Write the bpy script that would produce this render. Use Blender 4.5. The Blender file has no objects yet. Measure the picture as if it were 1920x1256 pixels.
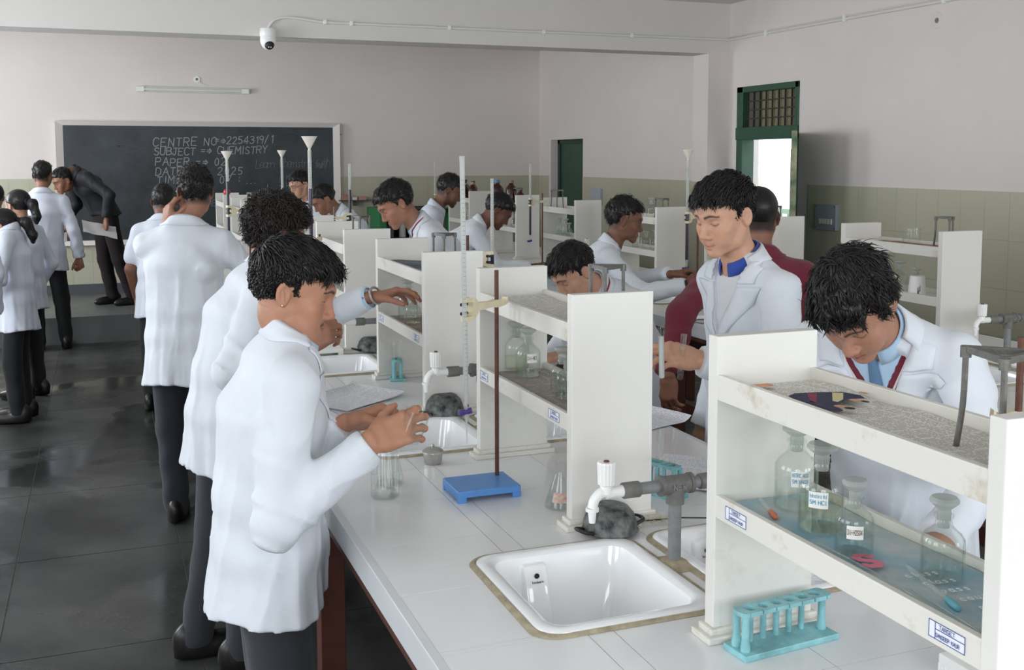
import bpy, bmesh, math, random
import numpy as np
from mathutils import Vector, Matrix, noise
from mathutils.bvhtree import BVHTree

S = bpy.context.scene
COL = S.collection
PI = math.pi
random.seed(7)

# ------------------------------------------------------------------ camera
cam_d = bpy.data.cameras.new('camera')
cam = bpy.data.objects.new('camera', cam_d)
COL.objects.link(cam)
S.camera = cam
cam_d.sensor_width = 36.0
cam_d.sensor_fit = 'HORIZONTAL'
cam_d.lens = 2010.12 / 1920 * 36.0
cam_d.shift_y = -(628 - 482.63) / 1920
cam_d.clip_start = 0.05
CAM_Z = 1.70
_y, _p, _r = 0.3661, 0.0916, -0.0015
_f = Vector((math.sin(_y) * math.cos(_p), math.cos(_y) * math.cos(_p), -math.sin(_p)))
_rt = Vector((math.cos(_y), -math.sin(_y), 0))
_up = _rt.cross(_f)
_rt2 = math.cos(_r) * _rt + math.sin(_r) * _up
_up2 = -math.sin(_r) * _rt + math.cos(_r) * _up
m = Matrix((_rt2, _up2, -_f)).transposed().to_4x4()
m.translation = Vector((0, 0, CAM_Z))
cam.matrix_world = m

# ------------------------------------------------------------------ exposure, world, lights
S.view_settings.view_transform = 'Standard'
S.view_settings.look = 'None'
S.view_settings.gamma = 1.0
S.view_settings.use_curve_mapping = False
S.view_settings.exposure = 0.11
S.cycles.use_denoising = True
S.cycles.max_bounces = 10
S.cycles.diffuse_bounces = 5
S.cycles.glossy_bounces = 4
S.cycles.transmission_bounces = 10
S.cycles.transparent_max_bounces = 24
S.cycles.caustics_reflective = False
S.cycles.caustics_refractive = False
S.cycles.sample_clamp_indirect = 6.0

world = bpy.data.worlds.new('sky')
S.world = world
world.use_nodes = True
wb = world.node_tree.nodes['Background']
wb.inputs[0].default_value = (0.86, 0.93, 1.0, 1)
wb.inputs[1].default_value = 2.2

def area_light(name, loc, direction, sx, sy, power, color):
    d = bpy.data.lights.new(name, 'AREA')
    d.shape = 'RECTANGLE'
    d.size, d.size_y = sx, sy
    d.energy = power
    d.color = color
    o = bpy.data.objects.new(name, d)
    o.location = loc
    o.rotation_euler = Vector(direction).to_track_quat('-Z', 'Z').to_euler()
    COL.objects.link(o)
    return o

DAY = (0.91, 0.96, 1.0)
WIN_LEFT = [(-0.6, 1.5), (2.1, 4.2), (5.2, 7.4), (9.0, 11.2)]       # y ranges of windows in the left wall
WIN_BACK = [(-1.9, 0.1), (0.7, 2.7), (3.2, 4.8)]           # x ranges of windows behind the camera
for a, b in WIN_LEFT:
    area_light('window_daylight', (-2.93, (a + b) / 2, 1.72), (1, 0, -0.15), (b - a), 1.5, 36 if a < 5 else (104 if a < 8.5 else 118), DAY)
for a, b in WIN_BACK:
    area_light('window_daylight', ((a + b) / 2, -2.13, 1.82), (0, 1, -0.12), (b - a), 1.6, 42, DAY)

# ------------------------------------------------------------------ material helpers
MATS = {}
def new_mat(name):
    mt = bpy.data.materials.new(name)
    mt.use_nodes = True
    nt = mt.node_tree
    return mt, nt, nt.nodes['Principled BSDF']

def srgb(r, g=None, b=None):
    if g is None: r, g, b = r
    f = lambda c: (c / 255 / 12.92) if c / 255 <= 0.04045 else ((c / 255 + 0.055) / 1.055) ** 2.4
    return (f(r), f(g), f(b), 1)

def mat(name, col, rough=0.5, metal=0.0, var=0.0, vscale=8.0, bump=0.0, bscale=60.0, spec=0.5, sheen=0.0, col2=None, coat=0.0):
    """plain surface with a little procedural colour variation and fine relief"""
    if name in MATS: return MATS[name]
    mt, nt, b = new_mat(name)
    c = srgb(*col)
    b.inputs['Base Color'].default_value = c
    b.inputs['Roughness'].default_value = rough
    b.inputs['Metallic'].default_value = metal
    b.inputs['Specular IOR Level'].default_value = spec
    if coat: b.inputs['Coat Weight'].default_value = coat
    if sheen:
        b.inputs['Sheen Weight'].default_value = sheen
        b.inputs['Sheen Roughness'].default_value = 0.6
    tc = nt.nodes.new('ShaderNodeTexCoord')
    if var or col2:
        n = nt.nodes.new('ShaderNodeTexNoise')
        n.inputs['Scale'].default_value = vscale
        n.inputs['Detail'].default_value = 6
        n.inputs['Roughness'].default_value = 0.6
        nt.links.new(tc.outputs['Object'], n.inputs['Vector'])
        r = nt.nodes.new('ShaderNodeValToRGB')
        r.color_ramp.elements[0].position = 0.35
        r.color_ramp.elements[1].position = 0.68
        if col2:
            r.color_ramp.elements[0].color = srgb(*col2)
            r.color_ramp.elements[1].color = c
        else:
            r.color_ramp.elements[0].color = tuple(x * (1 - var) for x in c[:3]) + (1,)
            r.color_ramp.elements[1].color = tuple(min(1, x * (1 + var * 0.5)) for x in c[:3]) + (1,)
        nt.links.new(n.outputs['Fac'], r.inputs['Fac'])
        nt.links.new(r.outputs['Color'], b.inputs['Base Color'])
    if bump:
        n2 = nt.nodes.new('ShaderNodeTexNoise')
        n2.inputs['Scale'].default_value = bscale
        n2.inputs['Detail'].default_value = 5
        nt.links.new(tc.outputs['Object'], n2.inputs['Vector'])
        bp = nt.nodes.new('ShaderNodeBump')
        bp.inputs['Strength'].default_value = bump
        bp.inputs['Distance'].default_value = 0.01
        nt.links.new(n2.outputs['Fac'], bp.inputs['Height'])
        nt.links.new(bp.outputs['Normal'], b.inputs['Normal'])
    MATS[name] = mt
    return mt

def dirty(name, col, dirt, rough=0.4, amount=0.55, scale=5.0, bump=0.05):
    """painted surface with stains of their own shape"""
    if name in MATS: return MATS[name]
    mt, nt, b = new_mat(name)
    tc = nt.nodes.new('ShaderNodeTexCoord')
    n = nt.nodes.new('ShaderNodeTexNoise'); n.inputs['Scale'].default_value = scale; n.inputs['Detail'].default_value = 9; n.inputs['Roughness'].default_value = 0.68
    nt.links.new(tc.outputs['Object'], n.inputs['Vector'])
    r = nt.nodes.new('ShaderNodeValToRGB')
    r.color_ramp.elements[0].position = amount; r.color_ramp.elements[0].color = srgb(*col)
    r.color_ramp.elements[1].position = amount + 0.18; r.color_ramp.elements[1].color = srgb(*dirt)
    nt.links.new(n.outputs['Fac'], r.inputs['Fac'])
    nt.links.new(r.outputs['Color'], b.inputs['Base Color'])
    b.inputs['Roughness'].default_value = rough
    bp = nt.nodes.new('ShaderNodeBump'); bp.inputs['Strength'].default_value = bump; bp.inputs['Distance'].default_value = 0.01
    nt.links.new(n.outputs['Fac'], bp.inputs['Height']); nt.links.new(bp.outputs['Normal'], b.inputs['Normal'])
    MATS[name] = mt
    return mt

def thin_glass(name, tint=(0.985, 0.992, 0.988), rough=0.02, edge=0.55, frost=0.0):
    """thin clear glass: see-through with fresnel reflection and slightly denser rims"""
    if name in MATS: return MATS[name]
    mt = bpy.data.materials.new(name); mt.use_nodes = True
    nt = mt.node_tree; nt.nodes.clear()
    out = nt.nodes.new('ShaderNodeOutputMaterial')
    tr = nt.nodes.new('ShaderNodeBsdfTransparent'); tr.inputs[0].default_value = (*tint, 1)
    gl = nt.nodes.new('ShaderNodeBsdfGlossy'); gl.inputs[1].default_value = rough
    lf = nt.nodes.new('ShaderNodeLayerWeight'); lf.inputs[0].default_value = 0.5
    pw = nt.nodes.new('ShaderNodeMath'); pw.operation = 'POWER'; pw.inputs[1].default_value = 4.0; nt.links.new(lf.outputs['Facing'], pw.inputs[0])
    lw = nt.nodes.new('ShaderNodeMath'); lw.operation = 'MULTIPLY_ADD'; lw.inputs[1].default_value = edge; lw.inputs[2].default_value = 0.035; nt.links.new(pw.outputs[0], lw.inputs[0])
    mx = nt.nodes.new('ShaderNodeMixShader')
    nt.links.new(lw.outputs[0], mx.inputs[0]); nt.links.new(tr.outputs[0], mx.inputs[1]); nt.links.new(gl.outputs[0], mx.inputs[2])
    last = mx
    if frost:
        df = nt.nodes.new('ShaderNodeBsdfTranslucent'); df.inputs[0].default_value = (0.85, 0.87, 0.85, 1)
        d2 = nt.nodes.new('ShaderNodeBsdfDiffuse'); d2.inputs[0].default_value = (0.8, 0.82, 0.8, 1)
        m0 = nt.nodes.new('ShaderNodeMixShader'); m0.inputs[0].default_value = 0.5
        nt.links.new(df.outputs[0], m0.inputs[1]); nt.links.new(d2.outputs[0], m0.inputs[2])
        m2 = nt.nodes.new('ShaderNodeMixShader'); m2.inputs[0].default_value = frost
        nt.links.new(mx.outputs[0], m2.inputs[1]); nt.links.new(m0.outputs[0], m2.inputs[2])
        last = m2
    nt.links.new(last.outputs[0], out.inputs[0])
    MATS[name] = mt
    return mt

def wear_mat():
    pass

# ------------------------------------------------------------------ object helpers
def tag(o, label=None, cat=None, group=None, kind=None):
    if label: o['label'] = label
    if cat: o['category'] = cat
    if group: o['group'] = group
    if kind: o['kind'] = kind
    return o

def thing(name, label, cat, loc=(0, 0, 0), rz=0.0, group=None):
    o = bpy.data.objects.new(name, None)
    o.empty_display_size = 0.05
    COL.objects.link(o)
    o.location = loc
    o.rotation_euler = (0, 0, rz)
    return tag(o, label, cat, group)

def link(name, me, parent=None, mt=None):
    o = bpy.data.objects.new(name, me)
    if mt is not None and not me.materials: me.materials.append(mt)
    COL.objects.link(o)
    if parent is not None: o.parent = parent
    return o

def bm_obj(name, bm, mt=None, parent=None, smooth=False, mats=None):
    me = bpy.data.meshes.new(name)
    bmesh.ops.recalc_face_normals(bm, faces=bm.faces)
    bm.to_mesh(me); bm.free()
    if mats:
        for q in mats: me.materials.append(q)
    elif mt is not None: me.materials.append(mt)
    if smooth:
        me.polygons.foreach_set('use_smooth', [True] * len(me.polygons))
        me.set_sharp_from_angle(angle=math.radians(38))
    return link(name, me, parent)

def add_box(bm, x0, x1, y0, y1, z0, z1, bevel=0.0, mi=0, M=None):
    vs = [bm.verts.new(p) for p in ((x0, y0, z0), (x1, y0, z0), (x1, y1, z0), (x0, y1, z0), (x0, y0, z1), (x1, y0, z1), (x1, y1, z1), (x0, y1, z1))]
    fs = [bm.faces.new([vs[i] for i in q]) for q in ((0, 3, 2, 1), (4, 5, 6, 7), (0, 1, 5, 4), (1, 2, 6, 5), (2, 3, 7, 6), (3, 0, 4, 7))]
    for f in fs: f.material_index = mi
    if bevel:
        es = list({e for f in fs for e in f.edges})
        r = bmesh.ops.bevel(bm, geom=es, offset=bevel, segments=2, profile=0.5, affect='EDGES')
        for f in r['faces']: f.material_index = mi
        vs = list({v for f in r['faces'] for v in f.verts} | {v for v in vs if v.is_valid})
    if M is not None:
        for v in vs: v.co = M @ v.co
    return vs

def box(name, x0, x1, y0, y1, z0, z1, mt, parent=None, bevel=0.0):
    bm = bmesh.new()
    add_box(bm, x0, x1, y0, y1, z0, z1, bevel)
    return bm_obj(name, bm, mt, parent)

def add_lathe(bm, prof, seg=24, mi=0, M=None, close=False):
    rings = []
    for r, z in prof:
        if r < 1e-6:
            rings.append([bm.verts.new((0, 0, z))])
        else:
            rings.append([bm.verts.new((r * math.cos(2 * PI * i / seg), r * math.sin(2 * PI * i / seg), z)) for i in range(seg)])
    for a, b in zip(rings, rings[1:]):
        if len(a) == 1 and len(b) == 1: continue
        for i in range(seg):
            j = (i + 1) % seg
            if len(a) == 1: f = bm.faces.new((a[0], b[i], b[j]))
            elif len(b) == 1: f = bm.faces.new((a[i], a[j], b[0]))
            else: f = bm.faces.new((a[i], a[j], b[j], b[i]))
            f.material_index = mi
    if M is not None:
        for rg in rings:
            for v in rg: v.co = M @ v.co
    return rings

def lathe(name, prof, mt, parent=None, seg=24, M=None):
    bm = bmesh.new()
    add_lathe(bm, prof, seg, M=M)
    return bm_obj(name, bm, mt, parent, smooth=True)

def add_tube(bm, pts, rad, seg=10, mi=0, cap=True):
    pts = [Vector(p) for p in pts]
    rad = rad if isinstance(rad, (list, tuple)) else [rad] * len(pts)
    rings = []
    t0 = (pts[1] - pts[0]).normalized()
    nrm = t0.orthogonal().normalized()
    for i, p in enumerate(pts):
        if i == 0: t = t0
        elif i == len(pts) - 1: t = (pts[i] - pts[i - 1]).normalized()
        else: t = ((pts[i + 1] - pts[i]).normalized() + (pts[i] - pts[i - 1]).normalized()).normalized()
        nrm = (nrm - t * nrm.dot(t)).normalized()
        bn = t.cross(nrm)
        rings.append([bm.verts.new(p + (nrm * math.cos(2 * PI * k / seg) + bn * math.sin(2 * PI * k / seg)) * rad[i]) for k in range(seg)])
    for a, b in zip(rings, rings[1:]):
        for k in range(seg):
            f = bm.faces.new((a[k], a[(k + 1) % seg], b[(k + 1) % seg], b[k])); f.material_index = mi
    if cap:
        f = bm.faces.new(rings[0][::-1]); f.material_index = mi
        f = bm.faces.new(rings[-1]); f.material_index = mi
    return rings

def tube(name, pts, rad, mt, parent=None, seg=10):
    bm = bmesh.new()
    add_tube(bm, pts, rad, seg)
    return bm_obj(name, bm, mt, parent, smooth=True)

def bez(pts, n=8):
    """Catmull-Rom through pts"""
    P = [Vector(p) for p in pts]
    P = [2 * P[0] - P[1]] + P + [2 * P[-1] - P[-2]]
    out = []
    for i in range(1, len(P) - 2):
        a, b, c, d = P[i - 1:i + 3]
        for k in range(n):
            t = k / n
            out.append(0.5 * ((2 * b) + (c - a) * t + (2 * a - 5 * b + 4 * c - d) * t * t + (3 * b - a - 3 * c + d) * t ** 3))
    out.append(P[-2])
    return out

def dup(root, loc, rz=None, label=None, group=None, scale=None):
    r = root.copy(); COL.objects.link(r)
    r.location = loc
    if rz is not None: r.rotation_euler = (0, 0, rz)
    if scale: r.scale = scale
    if label: r['label'] = label
    if group: r['group'] = group
    for ch in root.children:
        c = ch.copy(); COL.objects.link(c); c.parent = r
        for g in ch.children:
            d = g.copy(); COL.objects.link(d); d.parent = c
    return r

# a small stroke alphabet for hand-written and printed words (unit box, x 0..0.7, z 0..1)
GLYPH = {
 'A': [(0,0,.35,1,.7,0),(.14,.4,.56,.4)], 'B': [(0,0,0,1,.45,1,.58,.85,.58,.65,.4,.52,0,.52),(.4,.52,.65,.4,.65,.15,.45,0,0,0)],
 'C': [(.65,.85,.45,1,.2,1,.03,.75,.03,.25,.2,0,.45,0,.65,.15)], 'D': [(0,0,0,1,.35,1,.62,.75,.62,.25,.35,0,0,0)],
 'E': [(.6,1,0,1,0,0,.6,0),(0,.52,.45,.52)], 'F': [(.6,1,0,1,0,0),(0,.52,.45,.52)], 'G': [(.65,.85,.45,1,.2,1,.03,.75,.03,.25,.2,0,.45,0,.65,.2,.65,.45,.4,.45)],
 'H': [(0,0,0,1),(.6,0,.6,1),(0,.5,.6,.5)], 'I': [(.2,0,.2,1)], 'J': [(.1,1,.6,1),(.42,1,.42,.2,.28,0,.1,.05,.03,.25)], 'K': [(0,0,0,1),(.6,1,0,.45),(.2,.6,.62,0)],
 'L': [(0,1,0,0,.55,0)], 'M': [(0,0,.05,1,.35,.4,.65,1,.7,0)], 'N': [(0,0,0,1,.6,0,.6,1)], 'O': [(.35,1,.1,.85,.02,.5,.1,.15,.35,0,.58,.15,.66,.5,.58,.85,.35,1)],
 'P': [(0,0,0,1,.45,1,.6,.85,.6,.62,.45,.48,0,.48)], 'Q': [(.35,1,.1,.85,.02,.5,.1,.15,.35,0,.58,.15,.66,.5,.58,.85,.35,1),(.4,.25,.68,-.05)],
 'R': [(0,0,0,1,.45,1,.6,.85,.6,.62,.45,.5,0,.5),(.3,.5,.62,0)], 'S': [(.6,.85,.4,1,.18,1,.04,.8,.12,.6,.5,.42,.6,.22,.45,0,.2,0,.02,.15)],
 'T': [(0,1,.65,1),(.32,1,.32,0)], 'U': [(0,1,0,.2,.18,0,.42,0,.6,.2,.6,1)], 'V': [(0,1,.32,0,.64,1)], 'W': [(0,1,.15,0,.35,.7,.55,0,.7,1)],
 'X': [(0,0,.6,1),(0,1,.6,0)], 'Y': [(0,1,.3,.5,.6,1),(.3,.5,.3,0)], 'Z': [(0,1,.6,1,0,0,.6,0)],
 '0': [(.3,1,.08,.8,.05,.4,.15,.08,.32,0,.52,.15,.56,.6,.45,.92,.3,1)], '1': [(.1,.8,.3,1,.3,0)], '2': [(.03,.8,.2,1,.42,1,.55,.8,.48,.55,.03,0,.6,0)],
 '3': [(.05,.9,.3,1,.52,.85,.48,.6,.22,.52,.5,.42,.58,.2,.4,0,.15,0,.02,.12)], '4': [(.45,0,.45,1,.02,.32,.62,.32)], '5': [(.55,1,.1,1,.06,.55,.35,.6,.56,.4,.52,.12,.3,0,.05,.08)],
 '7': [(.02,1,.58,1,.2,0)], '9': [(.55,.65,.35,.48,.1,.6,.08,.85,.3,1,.52,.9,.55,.65,.45,0)], '6': [(.5,1,.15,.6,.05,.25,.2,0,.45,.02,.56,.25,.42,.48,.12,.4)], '8': [(.3,.52,.08,.72,.15,.95,.3,1,.48,.93,.53,.72,.3,.52,.05,.28,.12,.05,.3,0,.5,.05,.57,.28,.3,.52)],
 '-': [(.05,.45,.5,.45)], '/': [(0,-.1,.4,1.1)], '=': [(.05,.35,.5,.35),(.05,.6,.5,.6)], '>': [(.0,.35,.4,.35),(.0,.6,.4,.6),(.3,.8,.6,.48,.3,.15)], ':': [(.2,.2,.2,.3),(.2,.65,.2,.75)], '.': [(.1,0,.15,.05)], '!': [(.2,1,.15,.3),(.12,0,.14,.05)], ',': [(.1,.05,.05,-.12)],
 'l': [(.2,1,.2,.1,.3,0)], 'i': [(.2,.6,.2,0),(.2,.8,.2,.85)], 'e': [(.05,.32,.5,.32,.45,.58,.25,.65,.05,.45,.05,.2,.22,0,.5,.1)], 'a': [(.5,.55,.25,.65,.05,.4,.08,.12,.25,0,.48,.2,.5,.62,.5,.05,.58,0)],
 'r': [(.05,0,.05,.62),(.05,.4,.25,.62,.42,.58)], 'n': [(.05,0,.05,.62),(.05,.42,.25,.64,.45,.5,.45,0)], 'm': [(.0,0,.0,.62),(.0,.45,.18,.64,.3,.5,.3,0),(.3,.45,.48,.64,.62,.5,.62,0)], 'w': [(0,.62,.12,0,.3,.5,.48,0,.62,.62)],
 't': [(.2,.95,.2,.1,.35,0),(.02,.62,.4,.62)], 'h': [(.05,0,.05,1),(.05,.42,.25,.64,.45,.5,.45,0)], 'u': [(.05,.62,.05,.15,.22,0,.45,.15,.45,.62,.45,0)], 'f': [(.45,.95,.3,1,.2,.85,.2,0),(.02,.6,.4,.6)], 'o': [(.25,.64,.05,.45,.06,.15,.25,0,.46,.15,.46,.45,.25,.64)], 'd': [(.48,.5,.25,.64,.05,.4,.08,.12,.25,0,.48,.15,.48,1,.48,0)],
 'c': [(.48,.52,.28,.64,.06,.45,.06,.18,.25,0,.48,.1)], 's': [(.42,.55,.22,.64,.08,.5,.38,.25,.3,.03,.05,.06)], 'g': [(.48,.55,.25,.64,.05,.4,.25,.15,.48,.3,.48,.62,.48,-.15,.25,-.3,.08,-.2)], 'y': [(.05,.62,.25,.1),(.48,.62,.15,-.3)], 'p': [(.05,.62,.05,-.3),(.05,.5,.28,.64,.48,.4,.3,.05,.05,.1)],
}
def strokes(bm, text, size, w, origin, ux, uz, nrm, slant=0.0, jitter=0.0, rise=0.0, advance=0.88, rng=random, mi=0):
    """write text with flat ribbon strokes on the plane (origin, ux, uz), lifted slightly along nrm"""
    origin, ux, uz, nrm = Vector(origin), Vector(ux).normalized(), Vector(uz).normalized(), Vector(nrm).normalized()
    x = 0.0; lay = 0
    for ch in text:
        if ch == ' ': x += size * 0.6; continue
        dz = rng.uniform(-jitter, jitter) * size + rise * x
        sc = size * (1 + rng.uniform(-jitter, jitter))
        for st in GLYPH.get(ch, ()):
            pts = []
            for k in range(0, len(st), 2):
                px, pz = st[k], st[k + 1]
                pts.append(origin + ux * (x + (px + slant * pz) * sc) + uz * (dz + pz * sc) + nrm * 0.0008)
            for a, b in zip(pts, pts[1:]):
                lay += 1; up_ = nrm * (0.00004 * (lay % 9)); a, b = a + up_, b + up_
                d = (b - a)
                if d.length < 1e-7: continue
                d.normalize()
                s = nrm.cross(d) * (w / 2)
                e = d * (w * 0.35)
                f = bm.faces.new([bm.verts.new(q) for q in (a - e - s, b + e - s, b + e + s, a - e + s)])
                f.material_index = mi
        x += sc * (advance if ch not in 'Iil1.:!,' else advance * 0.6)
    return x
# ------------------------------------------------------------------ common materials
M_PAINT = mat('wall_paint', (229, 221, 217), 0.75, var=0.04, vscale=1.3, bump=0.05, bscale=35)
M_CEIL = mat('ceiling_paint', (222, 218, 214), 0.8, var=0.03, vscale=1.0)
M_BEAM = mat('beam_paint', (222, 218, 214), 0.75, var=0.03, vscale=1.5)
M_TILEJOINT = mat('dado_grout', (158, 156, 138), 0.8)
M_DADO = mat('dado_tile', (190, 188, 166), 0.28, var=0.05, vscale=2.0, spec=0.5)
M_WHITE = dirty('white_enamel_paint', (225, 223, 217), (196, 186, 168), 0.38, 0.60, 3.2)
M_WHITE2 = dirty('white_enamel_scuffed', (222, 219, 211), (178, 160, 130), 0.42, 0.56, 9.0)
M_BTILE = mat('bench_tile', (235, 236, 236), 0.16, var=0.03, vscale=3.0, spec=0.5)
M_BGROUT = mat('bench_grout', (150, 140, 124), 0.8)
M_APRON = mat('bench_apron', (216, 219, 222), 0.3, var=0.03)
M_REDWOOD = mat('red_brown_wood', (84, 42, 30), 0.45, var=0.25, vscale=14, bump=0.1)
M_FLOORJ = mat('floor_joint', (120, 118, 112), 0.8)
M_CHROME = mat('dull_steel', (190, 188, 182), 0.3, metal=0.75, var=0.15, vscale=40)
M_IRON = mat('grey_iron', (112, 110, 106), 0.5, metal=0.5, var=0.2, vscale=60, bump=0.15, bscale=120)
M_RUST = mat('rust_brown_iron', (102, 66, 52), 0.6, metal=0.3, var=0.25, vscale=50, bump=0.15, bscale=150)
M_PVC = mat('white_plastic', (242, 242, 240), 0.3)
M_PIPE = mat('grey_pipe', (128, 130, 130), 0.5, var=0.2, vscale=40, bump=0.08, bscale=100)
M_PIPE2 = mat('grey_pipe_fitting', (112, 112, 108), 0.55, var=0.25, vscale=50, bump=0.1, bscale=90)
M_IVORY = mat('ivory_clamp_plastic', (226, 214, 182), 0.45, var=0.12, vscale=30)
M_GLASS = thin_glass('clear_glass')
M_GLASS2 = thin_glass('bottle_glass', (0.97, 0.982, 0.974), 0.03)
M_FROST = thin_glass('ground_glass', (0.80, 0.84, 0.80), 0.15, frost=0.42)
M_CERAMIC = mat('sink_ceramic', (247, 248, 249), 0.08, spec=0.6, coat=0.4)
M_GROUT2 = mat('sink_sealant', (172, 160, 134), 0.85, var=0.25, vscale=40, bump=0.5, bscale=60)
M_GREEN = mat('green_door_paint', (44, 84, 62), 0.45, var=0.15, vscale=6)
M_DARKRUB = mat('black_rubber', (26, 26, 28), 0.5)
M_CYAN = mat('cyan_plastic', (150, 208, 214), 0.4, var=0.12, vscale=24, col2=(116, 166, 172))
M_PURPLE = mat('purple_stopcock', (70, 52, 128), 0.35)

def liquid(name, tint):
    if name in MATS: return MATS[name]
    mt, nt, b = new_mat(name)
    b.inputs['Base Color'].default_value = (*tint, 1)
    b.inputs['Transmission Weight'].default_value = 1.0
    b.inputs['IOR'].default_value = 1.2
    b.inputs['Roughness'].default_value = 0.0
    MATS[name] = mt
    return mt
M_LIQ = thin_glass('clear_liquid', (0.965, 0.98, 0.97), 0.02)
M_LIQY = thin_glass('pale_yellow_liquid', (0.955, 0.965, 0.90), 0.02)
M_LIQP = mat('violet_permanganate', (44, 32, 58), 0.15)

# ------------------------------------------------------------------ room shell
XR, YW, ZC = 5.166, 12.5, 3.035
XL, YB = -2.8, -2.0
ZT = 1.497            # top of the tiled dado
ZP = 0.25             # teaching platform
YP = 10.62

def struct(o, label=None):
    o['kind'] = 'structure'
    if label: o['label'] = label
    return o

# floor: dark polished stone slabs with thin pale joints
fl = struct(box('floor', XL - 0.2, XR + 0.2, YB - 0.2, YW + 0.2, -0.12, -0.004, M_FLOORJ), 'dark grey polished stone slab floor with wet patches')
def floor_mat():
    mt, nt, b = new_mat('polished_stone')
    tc = nt.nodes.new('ShaderNodeNewGeometry')
    n = nt.nodes.new('ShaderNodeTexNoise'); n.inputs['Scale'].default_value = 1.6; n.inputs['Detail'].default_value = 9; n.inputs['Roughness'].default_value = 0.65
    nt.links.new(tc.outputs['Position'], n.inputs['Vector'])
    r = nt.nodes.new('ShaderNodeValToRGB')
    e = r.color_ramp.elements
    e[0].position = 0.36; e[0].color = srgb(37, 38, 37)
    e[1].position = 0.62; e[1].color = srgb(72, 73, 71)
    nt.links.new(n.outputs['Fac'], r.inputs['Fac'])
    nt.links.new(r.outputs['Color'], b.inputs['Base Color'])
    n2 = nt.nodes.new('ShaderNodeTexNoise'); n2.inputs['Scale'].default_value = 1.1; n2.inputs['Detail'].default_value = 6; n2.inputs['Distortion'].default_value = 0.6
    nt.links.new(tc.outputs['Position'], n2.inputs['Vector'])
    r2 = nt.nodes.new('ShaderNodeValToRGB')
    r2.color_ramp.elements[0].position = 0.50; r2.color_ramp.elements[0].color = (0.40, 0.40, 0.40, 1)
    r2.color_ramp.elements[1].position = 0.58; r2.color_ramp.elements[1].color = (0.14, 0.14, 0.14, 1)
    nt.links.new(n2.outputs['Fac'], r2.inputs['Fac'])
    nt.links.new(r2.outputs['Color'], b.inputs['Roughness'])
    b.inputs['Specular IOR Level'].default_value = 0.4
    return mt
M_STONE = floor_mat()
sx, sy = 0.66, 0.98
bm = bmesh.new(); add_box(bm, 0.0025, sx - 0.0025, 0.0025, sy - 0.0025, -0.02, 0.0)
first = None
nx, ny = int(math.ceil((XR - XL) / sx)), int(math.ceil((YW - YB) / sy))
X0F = -0.385 - 4 * sx
for i in range(nx + 1):
    for j in range(ny):
        x = X0F + i * sx
        if x > XR - 0.05: continue
        if first is None:
            first = bm_obj('slab', bm, M_STONE, fl)
            first.location = (x, YB + j * sy, 0)
        else:
            o = first.copy(); COL.objects.link(o); o.location = (x, YB + j * sy, random.uniform(-0.0006, 0.0))

M_PLAT = mat('platform_stone', (104, 106, 106), 0.4, var=0.2, vscale=3)
pl = struct(box('trim_1', XL, 3.9, YP, YW, 0.0, ZP, M_PLAT), 'low grey stone teaching platform under the blackboard')
M_SKIRT = mat('skirting_stone', (84, 88, 94), 0.4, var=0.1)
struct(box('baseboard_back', XL, XR, YW - 0.012, YW, ZP, ZP + 0.10, M_SKIRT))

# ceiling and beam
struct(box('ceiling', XL - 0.2, XR + 0.2, YB - 0.2, YW + 0.2, ZC, ZC + 0.2, M_CEIL))
BY0, BY1, BZ = 8.16, 8.42, 2.605
struct(box('trim_2', XL, XR, BY0, BY1, BZ, ZC, M_BEAM), 'white ceiling beam crossing the room')
struct(box('trim_3', 4.95, XR, BY0 - 0.005, BY1 - 0.01, 0, BZ + 0.02, M_PAINT), 'white wall pilaster under the beam end')

def wall_boxes(name, boxes, mt, label=None):
    bm = bmesh.new()
    for b in boxes: add_box(bm, *b)
    return struct(bm_obj(name, bm, mt), label)
# back wall
wall_back = wall_boxes('wall_back', [(XL - 0.2, XR + 0.2, YW, YW + 0.2, 0, ZC)], M_PAINT, 'pale painted back wall over a tiled dado')
# right wall with two door openings
D1 = (7.144, 8.02, 2.31)
D2 = (11.207, 12.139, 1.93)
wr = [(XR, XR + 0.22, YB, D1[0], 0, ZC), (XR, XR + 0.22, D1[0], D1[1], D1[2], ZC), (XR, XR + 0.22, D1[1], D2[0], 0, ZC), (XR, XR + 0.22, D2[0], D2[1], D2[2], ZC), (XR, XR + 0.22, D2[1], YW, 0, ZC)]
wall_right = wall_boxes('wall_right', wr, M_PAINT, 'pale painted right wall over a tiled dado')
# left wall with windows
zs0, zs1 = 0.95, 2.45
bx = [(XL - 0.2, XL, YB, YW, 0, zs0), (XL - 0.2, XL, YB, YW, zs1, ZC)]
yy = YB
for a, b in WIN_LEFT:
    bx.append((XL - 0.2, XL, yy, a, zs0, zs1)); yy = b
bx.append((XL - 0.2, XL, yy, YW, zs0, zs1))
wall_left = wall_boxes('wall_left', bx, M_PAINT)
bx = [(XL - 0.2, XR + 0.2, YB - 0.2, YB, 0, 1.0), (XL - 0.2, XR + 0.2, YB - 0.2, YB, 2.6, ZC)]
xx = XL - 0.2
for a, b in WIN_BACK:
    bx.append((xx, a, YB - 0.2, YB, 1.0, 2.6)); xx = b
bx.append((xx, XR + 0.2, YB - 0.2, YB, 1.0, 2.6))
wall_front = wall_boxes('wall_front', bx, M_PAINT)
M_WFRAME = mat('window_frame_paint', (60, 96, 78), 0.5)
k = 1
for (a, b) in WIN_LEFT:
    bm = bmesh.new()
    for t in (0, 0.5, 1):
        yc = a + (b - a) * t
        add_box(bm, XL - 0.08, XL - 0.03, yc - 0.025, yc + 0.025, zs0, zs1)
    for z in (zs0 + 0.025, zs1 - 0.025): add_box(bm, XL - 0.08, XL - 0.03, a, b, z - 0.025, z + 0.025)
    struct(bm_obj('window_%d' % k, bm, M_WFRAME)); k += 1
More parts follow.
